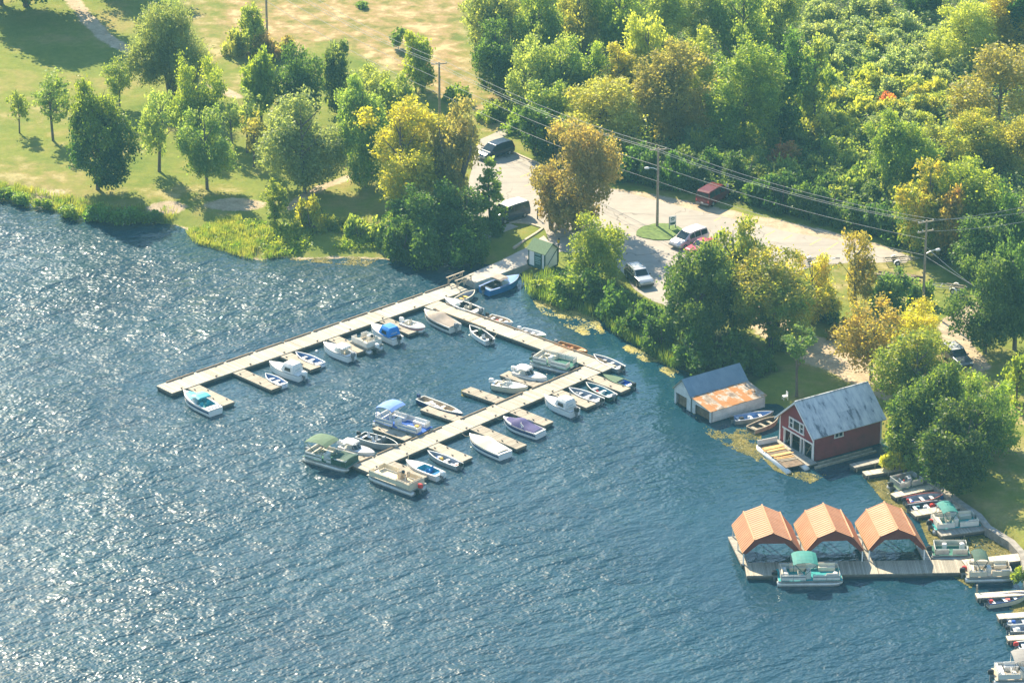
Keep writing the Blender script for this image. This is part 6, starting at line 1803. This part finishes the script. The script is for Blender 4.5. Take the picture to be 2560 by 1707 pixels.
DK, MG, YG = (0.024, 0.062, 0.016), (0.078, 0.138, 0.027), (0.20, 0.235, 0.03)
GG, OL, GO = (0.135, 0.175, 0.062), (0.165, 0.165, 0.038), (0.29, 0.275, 0.03)
BR, OR, RE = (0.20, 0.15, 0.055), (0.33, 0.16, 0.035), (0.27, 0.10, 0.055)
PG = (0.215, 0.25, 0.068)
tree_rng = random.Random(11)
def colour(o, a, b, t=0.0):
    o['leaf_a'], o['leaf_b'], o['leaf_t'] = [float(q) for q in a], [float(q) for q in b], float(t)  # leaf_a is the shade tone
def tree(x, yb, yt, w, kind, a, b, label, t=0.3, cb=0.26, group=None, name=None, trunk=None, z=None):
    """x, base y, top y and crown width in photo units (2352 wide)"""
    z0 = LZ - 0.1 if z is None else z
    p = PD(x, yb, z0)
    sc = depth_of(p) / FPX * K
    h = (yb - yt) * sc / math.cos(R(21.5))
    rx = w * sc / 2
    o = empty(name or ('willow_tree' if 'willow' in label else 'maple_tree' if 'maple' in label else 'tree'), (p.x, p.y, z0), tree_rng.uniform(0, 6.28), label, 'tree', group)
    var = tree_rng.randrange(3)
    me, xr, zmin, zmax = crown_mesh(kind, rx, h / 2, var)
    c = link('crown', me, o)
    hh = h * (1 - cb)
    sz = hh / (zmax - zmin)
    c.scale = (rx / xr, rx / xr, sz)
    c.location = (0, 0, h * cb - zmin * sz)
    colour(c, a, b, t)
    tk = link('trunk', TRUNKS[tree_rng.randrange(4) if trunk is None else trunk], o)
    tk.scale = (max(h * 0.8, rx * 1.8), max(h * 0.8, rx * 1.8), h * 0.97)
    return o
def shrub(x, yb, w, h, a, b, label, t=0.2, group=None, z=None, kind='shrub', name='shrub'):
    z0 = LZ - 0.1 if z is None else z
    p = PD(x, yb, z0)
    sc = depth_of(p) / FPX * K
    rx, hh = w * sc / 2, h * sc / math.cos(R(21.5))
    o = empty(name, (p.x, p.y, z0), tree_rng.uniform(0, 6.28), label, 'shrub', group)
    me, xr, zmin, zmax = crown_mesh(kind, rx, hh / 2, tree_rng.randrange(3))
    c = link('foliage', me, o)
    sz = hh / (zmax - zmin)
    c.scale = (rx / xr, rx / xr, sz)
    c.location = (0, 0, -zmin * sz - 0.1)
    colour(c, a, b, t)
    st = link('stem', TRUNKS[4], o)
    st.scale = (hh * 1.2, hh * 1.2, hh * 0.9)
    return o
G1, G2, G3 = 'trees on the lawn', 'trees between the lawn and the car park', 'trees of the wood behind the car park'
# lawn
tree(225, 437, 196, 172, 'round', (0.018, 0.055, 0.018), (0.17, 0.20, 0.025), 'large dark green maple with a yellow top, close to the water', 1.2, 0.12, G1)
tree(45, 308, 210, 52, 'airy', MG, PG, 'smallest sapling at the far left of the lawn', 0.2, 0.3, G1)
tree(122, 325, 170, 82, 'airy', MG, PG, 'slender pale sapling left of the large dark maple', 0.2, 0.3, G1)
tree(275, 250, 138, 72, 'airy', MG, PG, 'open green tree right behind the large dark maple', 0.2, 0.2, G1)
tree(395, 228, 8, 165, 'willow', GG, (0.12, 0.13, 0.06), 'big grey-green willow standing alone at the end of the trail', 0.0, 0.14, G1, trunk=4)
tree(452, 322, 132, 112, 'round', MG, YG, 'dense green tree in front of the big willow', 0.6, 0.12, G1)
tree(366, 396, 208, 76, 'airy', GG, PG, 'slim grey-green sapling in the middle of the lawn', 0.1, 0.2, G1)
tree(476, 437, 256, 112, 'round', MG, (0.17, 0.20, 0.07), 'rounded pale-leaved tree casting a shadow toward the bare earth', 0.2, 0.2, G1)
tree(600, 286, 118, 76, 'round', MG, YG, 'narrow green tree with a yellowish top on the far lawn', 0.5, 0.1, G1)
tree(684, 296, 106, 108, 'round', DK, MG, 'broad dark green tree on the far lawn', 0.5, 0.1, G1)
tree(780, 262, 95, 82, 'round', DK, GG, 'dark upright tree at the right end of the far lawn row', 0.3, 0.1, G1)
tree(568, 352, 205, 66, 'airy', GG, PG, 'thin pale tree between the rounded trees on the lawn', 0.2, 0.25, G1)
tree(583, 385, 262, 58, 'airy', OL, (0.20, 0.17, 0.06), 'small brownish sapling on the lawn', 0.2, 0.3, G1)
tree(533, 330, 230, 50, 'airy', GG, PG, 'faint sapling behind the rounded pale tree', 0.2, 0.25, G1)
tree(60, 16, -330, 300, 'round', DK, MG, 'shade tree at the top left corner, only its trunk foot in view', 0.2, 0.15, G1)
tree(3, 12, -260, 150, 'round', DK, MG, 'leaning tree at the very left of the top edge', 0.2, 0.15, G1)
tree(270, -40, -260, 170, 'round', DK, MG, 'tree beyond the top edge that shades the lawn by the trail', 0.2, 0.1, G1)
tree(575, 135, 12, 70, 'round', GG, YG, 'tree in the shrubs around the pole at the top edge', 0.3, 0.1, G1)
tree(955, 215, 82, 86, 'round', MG, YG, 'green tree at the edge of the dry field near the wires', 0.4, 0.08, G1)
tree(915, 115, 66, 36, 'round', MG, GG, 'little tree standing in the dry field', 0.2, 0.15, G1)
# between lawn and car park
tree(700, 445, 222, 175, 'round', GG, (0.16, 0.19, 0.09), 'broad grey-green tree over the shaded path', 0.3, 0.1, G2)
tree(832, 420, 188, 155, 'round', MG, PG, 'tall grey-green tree right of the path', 0.3, 0.08, G2)
tree(850, 300, 160, 105, 'round', GG, PG, 'tree behind the grey-green pair, left of the wires', 0.3, 0.1, G2)
tree(905, 320, 178, 90, 'round', MG, PG, 'smaller tree between the grey-green trees and the yellow tree', 0.2, 0.1, G2)
tree(632, 520, 410, 58, 'tall', MG, YG, 'narrow dark shrub-like tree on the bank by the bare earth', 0.4, 0.02, G2)
tree(925, 500, 240, 190, 'round', (0.15, 0.18, 0.025), (0.30, 0.28, 0.03), 'large bright yellow-green tree beside the car park', 0.5, 0.16, G2)
tree(1046, 500, 232, 125, 'round', (0.11, 0.115, 0.042), (0.21, 0.165, 0.07), 'brown-tinged willow between the yellow tree and the dark minivan', 0.3, 0.14, G2, trunk=4)
tree(1126, 518, 366, 74, 'cone', MG, (0.16, 0.19, 0.05), 'pointed young tree left of the slate van', 0.3, 0.05, G2)
tree(975, 560, 420, 150, 'round', DK, MG, 'dark tree in shade below the yellow tree', 0.2, 0.05, G2)
tree(1070, 560, 440, 120, 'round', DK, MG, 'dark tree in shade below the brown willow', 0.2, 0.05, G2)
tree(1324, 530, 282, 178, 'round', (0.125, 0.115, 0.042), (0.23, 0.165, 0.065), 'large brown-gold willow in the middle of the car park', 0.3, 0.10, G2, trunk=4)
tree(1266, 528, 405, 80, 'round', (0.14, 0.115, 0.042), (0.25, 0.165, 0.06), 'smaller brown willow crowding the left foot of the large willow', 0.3, 0.1, G2, trunk=4)  # stands for the large willow's own boughs, added as a separate tree
tree(1362, 655, 492, 120, 'round', MG, YG, 'bushy green tree behind the kiosk', 0.5, 0.05, G2)
for k, (x, yb, w, h, a, b, lab) in enumerate(((715, 540, 78, 90, MG, GO, 'yellow-topped bush at the water end of the shaded path'), (825, 555, 60, 55, MG, PG, 'pale-tipped bush on the bank, left one of a pair'), (880, 562, 66, 62, MG, PG, 'pale-tipped bush on the bank, right one of a pair'),
        (925, 590, 80, 80, DK, MG, 'dark bush at the end of the pale beach'), (985, 600, 95, 85, DK, MG, 'dark bush hanging over the water, first from the beach'), (1050, 603, 90, 75, DK, MG, 'dark bush hanging over the water, second from the beach'), (1095, 600, 60, 50, DK, MG, 'low dark bush where the pier meets the land'),
        (930, 540, 90, 70, DK, MG, 'dark bush under the yellow tree'), (1130, 545, 70, 45, DK, MG, 'low bush below the pointed young tree'), (770, 535, 50, 40, MG, OL, 'low bush between the yellow-topped bush and the pair'))):
    shrub(x, yb, w, h, a, b, lab, 0.3, 'bushes along the bank', z=0.25)
for x, yb, w, h, lab in ((8, 455, 46, 26, 'low bush on the bank at the left picture edge'), (52, 463, 52, 24, 'second low bush on the bank from the left picture edge'), (98, 474, 44, 20, 'third low bush on the bank from the left picture edge'), (165, 492, 60, 24, 'low bush on the bank just left of the large dark maple'), (225, 503, 66, 34, 'bush on the bank below the large dark maple'), (285, 508, 70, 36, 'bush on the bank just right of the large dark maple'), (340, 505, 56, 24, 'low bush on the bank before the bare beach')):
    shrub(x, yb, w, h, MG, YG if x < 200 else MG, lab, 0.2, 'bushes along the bank', z=0.2)
# right bank below the car park
for x, yb, w, h, a, b, lab in ((1252, 668, 60, 30, MG, YG, 'yellow-tipped bush right below the kiosk'), (1308, 692, 90, 62, MG, YG, 'bright bush at the corner of the lily pads'), (1365, 700, 90, 75, DK, MG, 'dark bush on the bank below the tree behind the kiosk'),
        (1415, 730, 80, 70, DK, MG, 'dark bush on the bank left of the off-roader'), (1460, 760, 80, 70, DK, MG, 'dark bush on the bank below the off-roader'), (1500, 745, 60, 45, DK, MG, 'low dark bush between off-roader and shore trees'),
        (1520, 800, 90, 80, DK, MG, 'dark bush at the foot of the large shore tree'), (1590, 840, 110, 80, DK, MG, 'dark bush behind the white boathouse'), (1680, 850, 110, 85, DK, MG, 'dark thicket under the two shore trees'), (1740, 860, 80, 60, DK, MG, 'dark bush right of the thicket'),
        (1845, 790, 60, 70, GG, PG, 'grey-leaved small bush on the sand behind the boathouses'), (1790, 810, 70, 60, MG, GG, 'bush at the foot of the orange-tinged maple')):
    shrub(x, yb, w, h, a, b, lab, 0.3, 'bushes along the bank', z=0.35)
G4 = 'trees around the boathouses'
tree(1608, 800, 552, 205, 'round', DK, (0.11, 0.14, 0.03), 'large green shore tree left of the white boathouse roof', 0.5, 0.08, G4)
tree(1686, 762, 503, 148, 'round', MG, (0.19, 0.18, 0.04), 'taller green tree in front of the red car', 0.5, 0.1, G4)
tree(1775, 805, 578, 200, 'round', MG, (0.22, 0.18, 0.035), 'orange-tinged maple with spreading boughs on the sand', 0.6, 0.22, G4, trunk=4)
tree(1860, 740, 590, 120, 'round', YG, (0.29, 0.20, 0.035), 'yellow and orange tree behind the spreading maple', 0.3, 0.1, G4)
tree(1830, 905, 748, 78, 'airy', MG, GG, 'slim tree with a pale trunk behind the red boathouse', 0.2, 0.52, G4)
tree(1965, 705, 535, 84, 'airy', OL, (0.22, 0.20, 0.04), 'thin yellowish tree between the car park and the timber pile', 0.3, 0.1, G4)
tree(2000, 875, 690, 150, 'airy', OL, (0.26, 0.21, 0.04), 'open orange-yellow maple behind the red boathouse roof', 0.4, 0.2, G4)
tree(2085, 870, 698, 160, 'round', YG, GO, 'bright yellow maple in front of the tall pole', 0.5, 0.12, G4)
tree(2108, 965, 765, 190, 'round', MG, (0.19, 0.19, 0.03), 'olive green tree left of the grey off-roader', 0.5, 0.06, G4)
tree(2150, 1050, 832, 185, 'round', DK, (0.12, 0.15, 0.025), 'tall green tree rising behind the seawall trees', 0.6, 0.06, G4)
tree(2188, 1118, 925, 165, 'round', (0.016, 0.045, 0.012), (0.085, 0.115, 0.02), 'very large dark tree on the seawall lawn', 0.5, 0.08, G4, trunk=4)  # heavy lower shade is put into the dark leaves, lighter at the top
tree(2240, 1085, 880, 130, 'airy', DK, (0.11, 0.14, 0.025), 'loose green tree at the lawn side of the very large dark one', 0.5, 0.1, G4)
tree(2090, 1060, 935, 110, 'round', DK, YG, 'dark tree behind the red boathouse gable end', 0.4, 0.05, G4)
tree(2262, 1030, 872, 145, 'round', MG, YG, 'yellow-green tree right of the grey off-roader', 0.5, 0.06, G4)
tree(2335, 930, 810, 70, 'round', MG, YG, 'tree at the picture edge right of the off-roader', 0.3, 0.05, G4)
tree(2262, 812, 585, 165, 'round', DK, (0.10, 0.15, 0.04), 'dark green maple between the dirt drive and the wires', 0.4, 0.14, G4)
tree(2330, 805, 548, 120, 'round', DK, (0.08, 0.13, 0.04), 'tall dark tree at the picture edge beside the dirt drive', 0.4, 0.14, G4)
tree(2045, 705, 620, 90, 'round', MG, GG, 'rounded bushy tree below the timber pile', 0.2, 0.02, G4)
for x, yb, w, h, a, b, lab in ((2110, 700, 60, 55, MG, GG, 'bush at the foot of the tall pole'), (1900, 740, 60, 60, DK, MG, 'dark bush on the grass below the car park'), (1925, 775, 55, 45, MG, RE, 'small red-leaved bush by the sandy lot'), (2120, 790, 60, 40, MG, YG, 'low bush by the dirt drive'), (2055, 1075, 60, 45, YG, GO, 'yellow bush at the corner of the seawall'), (2130, 1085, 80, 60, MG, YG, 'leafy bush on the seawall under the very large tree'), (2345, 1332, 46, 30, MG, YG, 'leafy bush on the seawall beside the gangway')):
    shrub(x, yb, w, h, a, b, lab, 0.3, 'bushes around the boathouses', z=0.7)
# the wood behind the car park, back to front
WOOD = [(1092, 120, -40, 75, 'airy', GG, PG, 'pale open tree at the corner of the wood and the dry field'), (1150, 130, -30, 110, 'round', GG, PG, 'pale tree at the top edge, first of the wood from the field'), (1235, 140, -50, 120, 'round', MG, PG, 'tree at the top edge, second of the wood from the field'),
        (1330, 120, -40, 110, 'round', OL, PG, 'brownish tree at the top edge of the wood'), (1420, 130, -60, 120, 'round', MG, YG, 'yellow-green tree at the top edge of the wood'), (1520, 150, -60, 130, 'tall', PG, YG, 'tall light green tree at the top edge of the wood'), (1610, 140, -50, 120, 'tall', GG, PG, 'tall tree behind the row of poplar tops'),
        (1700, 160, -40, 130, 'round', MG, PG, 'rounded tree at the top edge left of the open slope'), (1790, 130, -50, 110, 'round', GG, PG, 'grey-green tree at the top edge above the slope'), (2120, 45, -70, 100, 'round', DK, DK, 'very dark tree in the gap at the top edge'),
        (2210, 150, 8, 150, 'round', PG, YG, 'rounded yellow-green tree high on the slope at the right'), (2300, 120, -20, 140, 'round', OL, GO, 'golden-topped tree in the upper right corner'), (2350, 130, -20, 90, 'round', DK, DK, 'dark tree at the upper right edge'),
        (1140, 215, 55, 110, 'round', DK, MG, 'dark green tree facing the dry field'), (1215, 260, 95, 115, 'round', GG, PG, 'grey-green tree above the kerb at the field side'), (1290, 265, 85, 120, 'round', MG, PG, 'green tree in the second row, left of the golden one'), (1355, 250, 105, 100, 'round', MG, YG, 'green tree behind the golden broad tree'), (1422, 262, 105, 95, 'tall', OL, GO, 'tree with a bright yellow tip in the middle of the wood'),
        (1480, 245, 40, 110, 'round', PG, YG, 'light green tree left of the big olive tree'), (1555, 320, 110, 185, 'round', OL, (0.15, 0.15, 0.06), 'big olive tree in the middle of the wood'), (1605, 240, 70, 90, 'tall', PG, YG, 'poplar with upright tips behind the big olive tree'), (1705, 350, 85, 165, 'tall', MG, YG, 'tall yellow-green tree with upright tips facing the maroon van'), (1795, 330, 80, 130, 'round', DK, MG, 'tall dark tree at the left of the open slope'), (1870, 290, 95, 100, 'round', MG, PG, 'green tree on the slope beside the tall dark one'),
        (1375, 345, 185, 205, 'round', PG, (0.21, 0.19, 0.03), 'broad golden-green tree at the front of the wood'), (1255, 320, 190, 110, 'round', MG, PG, 'green tree left of the broad golden one'), (1230, 360, 250, 90, 'round', DK, MG, 'dark tree just above the grassy kerb strip'),
        (2290, 318, 112, 215, 'airy', OL, (0.18, 0.17, 0.045), 'large olive tree with a visible trunk at the right'), (2060, 440, 262, 165, 'round', MG, YG, 'yellow-green tree with a dark right side above the maple'), (2160, 400, 285, 130, 'round', OL, YG, 'yellow-olive tree left of the bright yellow crowns'), (2245, 385, 258, 150, 'round', MG, GO, 'bright yellow tree below the large olive one'), (2335, 400, 270, 110, 'round', OL, (0.24, 0.21, 0.04), 'yellow-brown tree at the right edge'),
        (2130, 575, 378, 140, 'round', MG, (0.30, 0.23, 0.03), 'yellow and orange maple left of the tall pole top'), (2225, 570, 372, 190, 'round', MG, YG, 'large yellow-green maple right of the tall pole top'), (2185, 590, 430, 90, 'round', OL, (0.33, 0.19, 0.06), 'orange-pink maple directly behind the tall pole'), (2330, 610, 420, 140, 'round', DK, MG, 'dark green tree at the right edge below the yellow ones'), (2255, 640, 500, 130, 'round', DK, MG, 'dark tree in shade right of the tall pole')]
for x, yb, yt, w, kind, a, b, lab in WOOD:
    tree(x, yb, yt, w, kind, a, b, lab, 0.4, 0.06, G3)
# hedge of shrubs along the car park, its shadow put into dark leaf tones
HEDGE_ORD = 'first second third fourth fifth sixth seventh eighth ninth tenth eleventh twelfth thirteenth fourteenth fifteenth sixteenth'.split()
hedge_pts = [(1300, 372), (1352, 392), (1400, 412), (1450, 425), (1500, 436), (1548, 446), (1592, 438), (1642, 428), (1700, 448), (1745, 480), (1798, 495), (1850, 505), (1905, 520), (1960, 538), (2015, 553), (2070, 572)]
for k, (x, y) in enumerate(hedge_pts):
    shrub(x, y - 13, tree_rng.uniform(70, 95), tree_rng.uniform(55, 90), DK if k % 3 else (0.03, 0.07, 0.02), MG if k % 2 else (0.07, 0.11, 0.04), HEDGE_ORD[k] + ' shrub from the large willow in the dark hedge behind the car park', 0.3, 'hedge shrubs along the car park')
# thicket on the slope: three belts of colour
def in_poly(x, y, pts):
    c = False
    n = len(pts)
    for i in range(n):
        (ax, ay), (bx, by) = pts[i], pts[(i + 1) % n]
        if (ay > y) != (by > y) and x < (bx - ax) * (y - ay) / (by - ay) + ax:
            c = not c
    return c
SLOPE = [(1840, 60), (2170, 40), (2200, 170), (2230, 330), (2150, 420), (2010, 480), (1900, 490), (1700, 440), (1560, 410), (1600, 330), (1760, 330), (1840, 240)]
yy = 60
while yy < 500:
    xx = 1540 + tree_rng.uniform(0, 40)
    while xx < 2260:
        if in_poly(xx, yy, SLOPE):
            q = tree_rng.random()
            if yy < 210:
                ca, cb_, nm = ((0.10, 0.14, 0.055), (0.23, 0.27, 0.13), 'grey-green shrub in the thicket high on the slope') if q < 0.85 else (MG, (0.28, 0.28, 0.07), 'yellowish shrub in the thicket high on the slope')
            elif yy < 350:
                ca, cb_, nm = ((0.12, 0.16, 0.03), (0.30, 0.30, 0.05), 'yellow-green shrub in the thicket halfway up the slope') if q < 0.72 else ((0.10, 0.14, 0.055), (0.23, 0.27, 0.13), 'grey-green shrub in the thicket halfway up the slope')
                if q > 0.97:
                    ca, cb_, nm = (OR, RE, 'red-leaved shrub in the thicket halfway up the slope')
            else:
                ca, cb_, nm = (DK, (0.13, 0.17, 0.045), 'dark green shrub in the thicket above the hedge') if q < 0.65 else (MG, (0.24, 0.25, 0.07), 'paler shrub in the thicket above the hedge')
                if q > 0.96:
                    ca, cb_, nm = (OL, RE, 'reddish shrub in the thicket above the hedge')
            shrub(xx + tree_rng.uniform(-12, 12), yy + tree_rng.uniform(-8, 8), tree_rng.uniform(52, 92), tree_rng.uniform(38, 62), ca, cb_, nm, 0.3, nm.replace(' shrub', ' shrubs'))
        xx += tree_rng.uniform(44, 62)
    yy += 25
# shrubs by the far pole and field edge
for x, yb, w, h, a, b, lab in ((540, 125, 60, 60, GG, (0.22, 0.22, 0.05), 'yellowish shrub left of the far pole'), (610, 140, 70, 60, OL, (0.26, 0.17, 0.12), 'pinkish brown shrub below the far pole'), (645, 130, 60, 45, GG, BR, 'brown shrub right of the far pole'), (1050, 235, 60, 40, MG, YG, 'green bush at the foot of the pole behind the yellow tree'), (1130, 275, 70, 45, MG, PG, 'bush at the bend of the lane'), (1180, 300, 70, 50, MG, YG, 'bush on the grass above the lane'), (830, 20, 30, 20, MG, GG, 'tiny dark bush high in the dry field'), (1290, 330, 70, 50, MG, YG, 'light bush above the kerb behind the large willow')):
    shrub(x, yb, w, h, a, b, lab, 0.3, 'field shrubs')

# ------------------------------------------------------------------ plants nobody could count
rs = np.random.RandomState(5)
def leaf_stuff(name, pos, ln, wd, a, b, droop=0.0, up=0.35, t=0.0):
    v, q = leaf_quads(pos, ln, wd, rs, droop, up)
    o = link(name, fast_mesh(name, v, q, LEAF))
    colour(o, a, b, t)
    return tag(o, kind='stuff')
def scatter(poly_d, n, z=LZ):
    pts = []
    xs, ys = [p[0] for p in poly_d], [p[1] for p in poly_d]
    while len(pts) < n:
        x, y = rs.uniform(min(xs), max(xs)), rs.uniform(min(ys), max(ys))
        if in_poly(x, y, poly_d):
            p = PD(x, y, z)
            pts.append((p.x, p.y, z))
    return np.array(pts)
FOREST_D = [(1100, -30), (2352, -30), (2352, 600), (2150, 600), (2080, 565), (1900, 515), (1700, 465), (1560, 440), (1400, 405), (1270, 345), (1200, 270), (1120, 170)]
ug = scatter(FOREST_D, 50000)
ug[:, 2] += rs.rand(len(ug)) ** 1.3 * 2.2
leaf_stuff('undergrowth', ug, 0.2, 0.14, (0.035, 0.075, 0.02), (0.14, 0.17, 0.05))
def along(pts_d, n, w0, w1, z=None):
    """points strewn along a shoreline polyline between two offsets (metres, positive inland)"""
    q = [PD(x, y, 0) for x, y in pts_d]
    ln = [0]
    for a_, b_ in zip(q, q[1:]):
        ln.append(ln[-1] + (b_ - a_).length)
    s = rs.rand(n) * ln[-1]
    out = np.zeros((n, 3))
    for i, (a_, b_) in enumerate(zip(q, q[1:])):
        m = (s >= ln[i]) & (s <= ln[i + 1])
        t = (s[m] - ln[i]) / max(ln[i + 1] - ln[i], 1e-6)
        d = (b_ - a_).normalized()
        nx, ny = -d.y, d.x
        off = w0 + (w1 - w0) * rs.rand(m.sum())
        out[m, 0] = a_.x + (b_.x - a_.x) * t + nx * off
        out[m, 1] = a_.y + (b_.y - a_.y) * t + ny * off
    out[:, 2] = np.maximum(ground_z(out[:, 0], out[:, 1])[0], 0)
    return out
def clumpy(pos, scale, keep, seed):
    k = wob(pos[:, 0], pos[:, 1], scale, seed)
    return pos[k + rs.normal(size=len(k)) * 0.28 > keep + 0.12]
def blades(name, pos, h, a, b, wd=0.035):
    n = len(pos)
    hh = h * (0.5 + 0.7 * rs.rand(n))
    p = pos.copy()
    p[:, 2] += hh / 2
    lean = rs.normal(size=(n, 3)) * 0.22
    lean[:, 2] = 1
    lean /= np.linalg.norm(lean, axis=1)[:, None]
    sd_ = rs.normal(size=(n, 3)); sd_[:, 2] = 0
    sd_ /= np.linalg.norm(sd_, axis=1)[:, None]
    l, w = lean * (hh / 2)[:, None], sd_ * wd
    v = np.stack([p - l, p + w - l * 0.2, p + l, p - w - l * 0.2], 1).reshape(-1, 3)
    o = link(name, fast_mesh(name, v, np.arange(4 * n).reshape(-1, 4), LEAF))
    colour(o, a, b, 0.2)
    return tag(o, kind='stuff')
SH_L = [(-60, 452), (0, 457), (60, 470), (130, 487), (200, 502), (250, 512), (300, 512), (345, 507), (385, 515)]
SH_M = [(430, 532), (452, 560), (510, 575), (560, 592), (592, 602), (640, 590), (700, 580), (770, 570), (850, 572), (905, 585), (950, 597)]
SH_R = [(1205, 650), (1222, 682), (1262, 700), (1320, 712), (1380, 738), (1420, 770), (1470, 797), (1515, 828), (1550, 850)]
p1 = clumpy(along(SH_L, 9000, -0.2, 3.2), 0.9, -0.15, 2)
p2 = np.concatenate([clumpy(along(SH_M[:6], 9000, -0.3, 6.5), 0.8, -0.35, 4), clumpy(along(SH_M[5:], 7000, 2.6, 6.5), 0.8, -0.2, 4)])
blades('shore_grass', np.concatenate([p1, p2]), 0.75, (0.07, 0.12, 0.02), (0.24, 0.22, 0.06))
p3 = clumpy(scatter([(450, 530), (560, 515), (680, 530), (780, 540), (900, 560), (880, 575), (760, 575), (600, 590), (520, 570), (455, 555)], 9000, 0.3), 0.7, -0.2, 8)
p3[:, 2] = np.maximum(ground_z(p3[:, 0], p3[:, 1])[0], 0) + rs.rand(len(p3)) * 0.5
leaf_stuff('bank_weeds', p3, 0.16, 0.1, (0.06, 0.13, 0.015), (0.20, 0.24, 0.03))
p4 = along(SH_R, 9000, -0.4, 3.2)
blades('reeds', clumpy(p4, 0.8, -0.5, 6), 1.5, (0.045, 0.10, 0.018), (0.14, 0.19, 0.035))
p5 = along(SH_R, 7000, 1.0, 5.5)
p5[:, 2] += rs.rand(len(p5)) * 1.0
leaf_stuff('bank_brush', p5, 0.22, 0.15, (0.025, 0.06, 0.015), (0.09, 0.13, 0.03))
pl = scatter([(400, 395), (640, 440), (640, 500), (330, 500), (340, 430)], 10, LZ)
# floating weed and lily pads
def pads(name, areas, a, b, size=0.16):
    P_ = []
    for poly_d, n, sc, keep, seed in areas:
        p = scatter(poly_d, n, 0.012)
        p = clumpy(p, sc, keep, seed)
        P_.append(p)
    p = np.concatenate(P_)
    p[:, 2] = 0.012 + 0.03 * rs.rand(len(p))
    v, q = leaf_quads(p, size, size * 0.75, rs, 0.0, 6.0)
    o = link(name, fast_mesh(name, v, q, LEAF))
    colour(o, a, b)
    return tag(o, kind='stuff')
pads('lily_pads', [([(1225, 690), (1290, 690), (1370, 730), (1390, 765), (1340, 770), (1290, 745), (1240, 715)], 4200, 1.4, 0.0, 3),
                   ([(1440, 790), (1500, 815), (1560, 855), (1550, 870), (1480, 830), (1430, 800)], 1300, 1.4, -0.05, 5)], (0.20, 0.20, 0.07), (0.40, 0.37, 0.17))
pads('floating_weed', [([(1590, 945), (1630, 985), (1700, 1000), (1760, 1040), (1740, 1055), (1680, 1030), (1620, 995)], 2200, 1.5, -0.15, 7),
                       ([(1690, 985), (1740, 990), (1770, 1030), (1740, 1060), (1680, 1010)], 1500, 1.2, -0.2, 8),
                       ([(1740, 1040), (1800, 1080), (1900, 1090), (1860, 1110), (1780, 1080)], 1500, 1.2, 0.1, 9),
                       ([(1980, 1090), (2060, 1080), (2110, 1110), (2160, 1150), (2210, 1190), (2260, 1230), (2330, 1270), (2340, 1300), (2250, 1300), (2180, 1260), (2130, 1240), (2110, 1190), (2030, 1150)], 17000, 0.9, -0.7, 10),
                       ([(2130, 1240), (2200, 1260), (2260, 1310), (2230, 1350), (2170, 1310)], 4500, 0.9, -0.9, 11),
                       ([(600, 590), (760, 580), (880, 590), (840, 612), (720, 602)], 3500, 1.1, 0.0, 12),
                       ([(2290, 1370), (2352, 1380), (2352, 1420), (2300, 1400)], 1500, 1.0, -0.2, 13),
                       ([(1060, 895), (1085, 890), (1080, 910), (1062, 912)], 250, 1.0, -2, 14)], (0.09, 0.09, 0.025), (0.27, 0.22, 0.06), 0.12)

# ------------------------------------------------------------------ haze over the whole bay
hz = MB().box((0, 110, 87.5), (1400, 1160, 185)).build('haze', None)
hm = bpy.data.materials.new('haze air')
hm.use_nodes = True
ht = hm.node_tree
ht.nodes.clear()
ho = ht.nodes.new('ShaderNodeOutputMaterial')
hv = ht.nodes.new('ShaderNodeVolumePrincipled')
hv.inputs['Color'].default_value = (0.30, 0.72, 0.95, 1)
hv.inputs['Density'].default_value = 0.00014
hv.inputs['Anisotropy'].default_value = 0.25
ht.links.new(hv.outputs[0], ho.inputs['Volume'])
hz.data.materials.append(hm)
tag(hz, kind='stuff')
hz.display_type = 'WIRE'
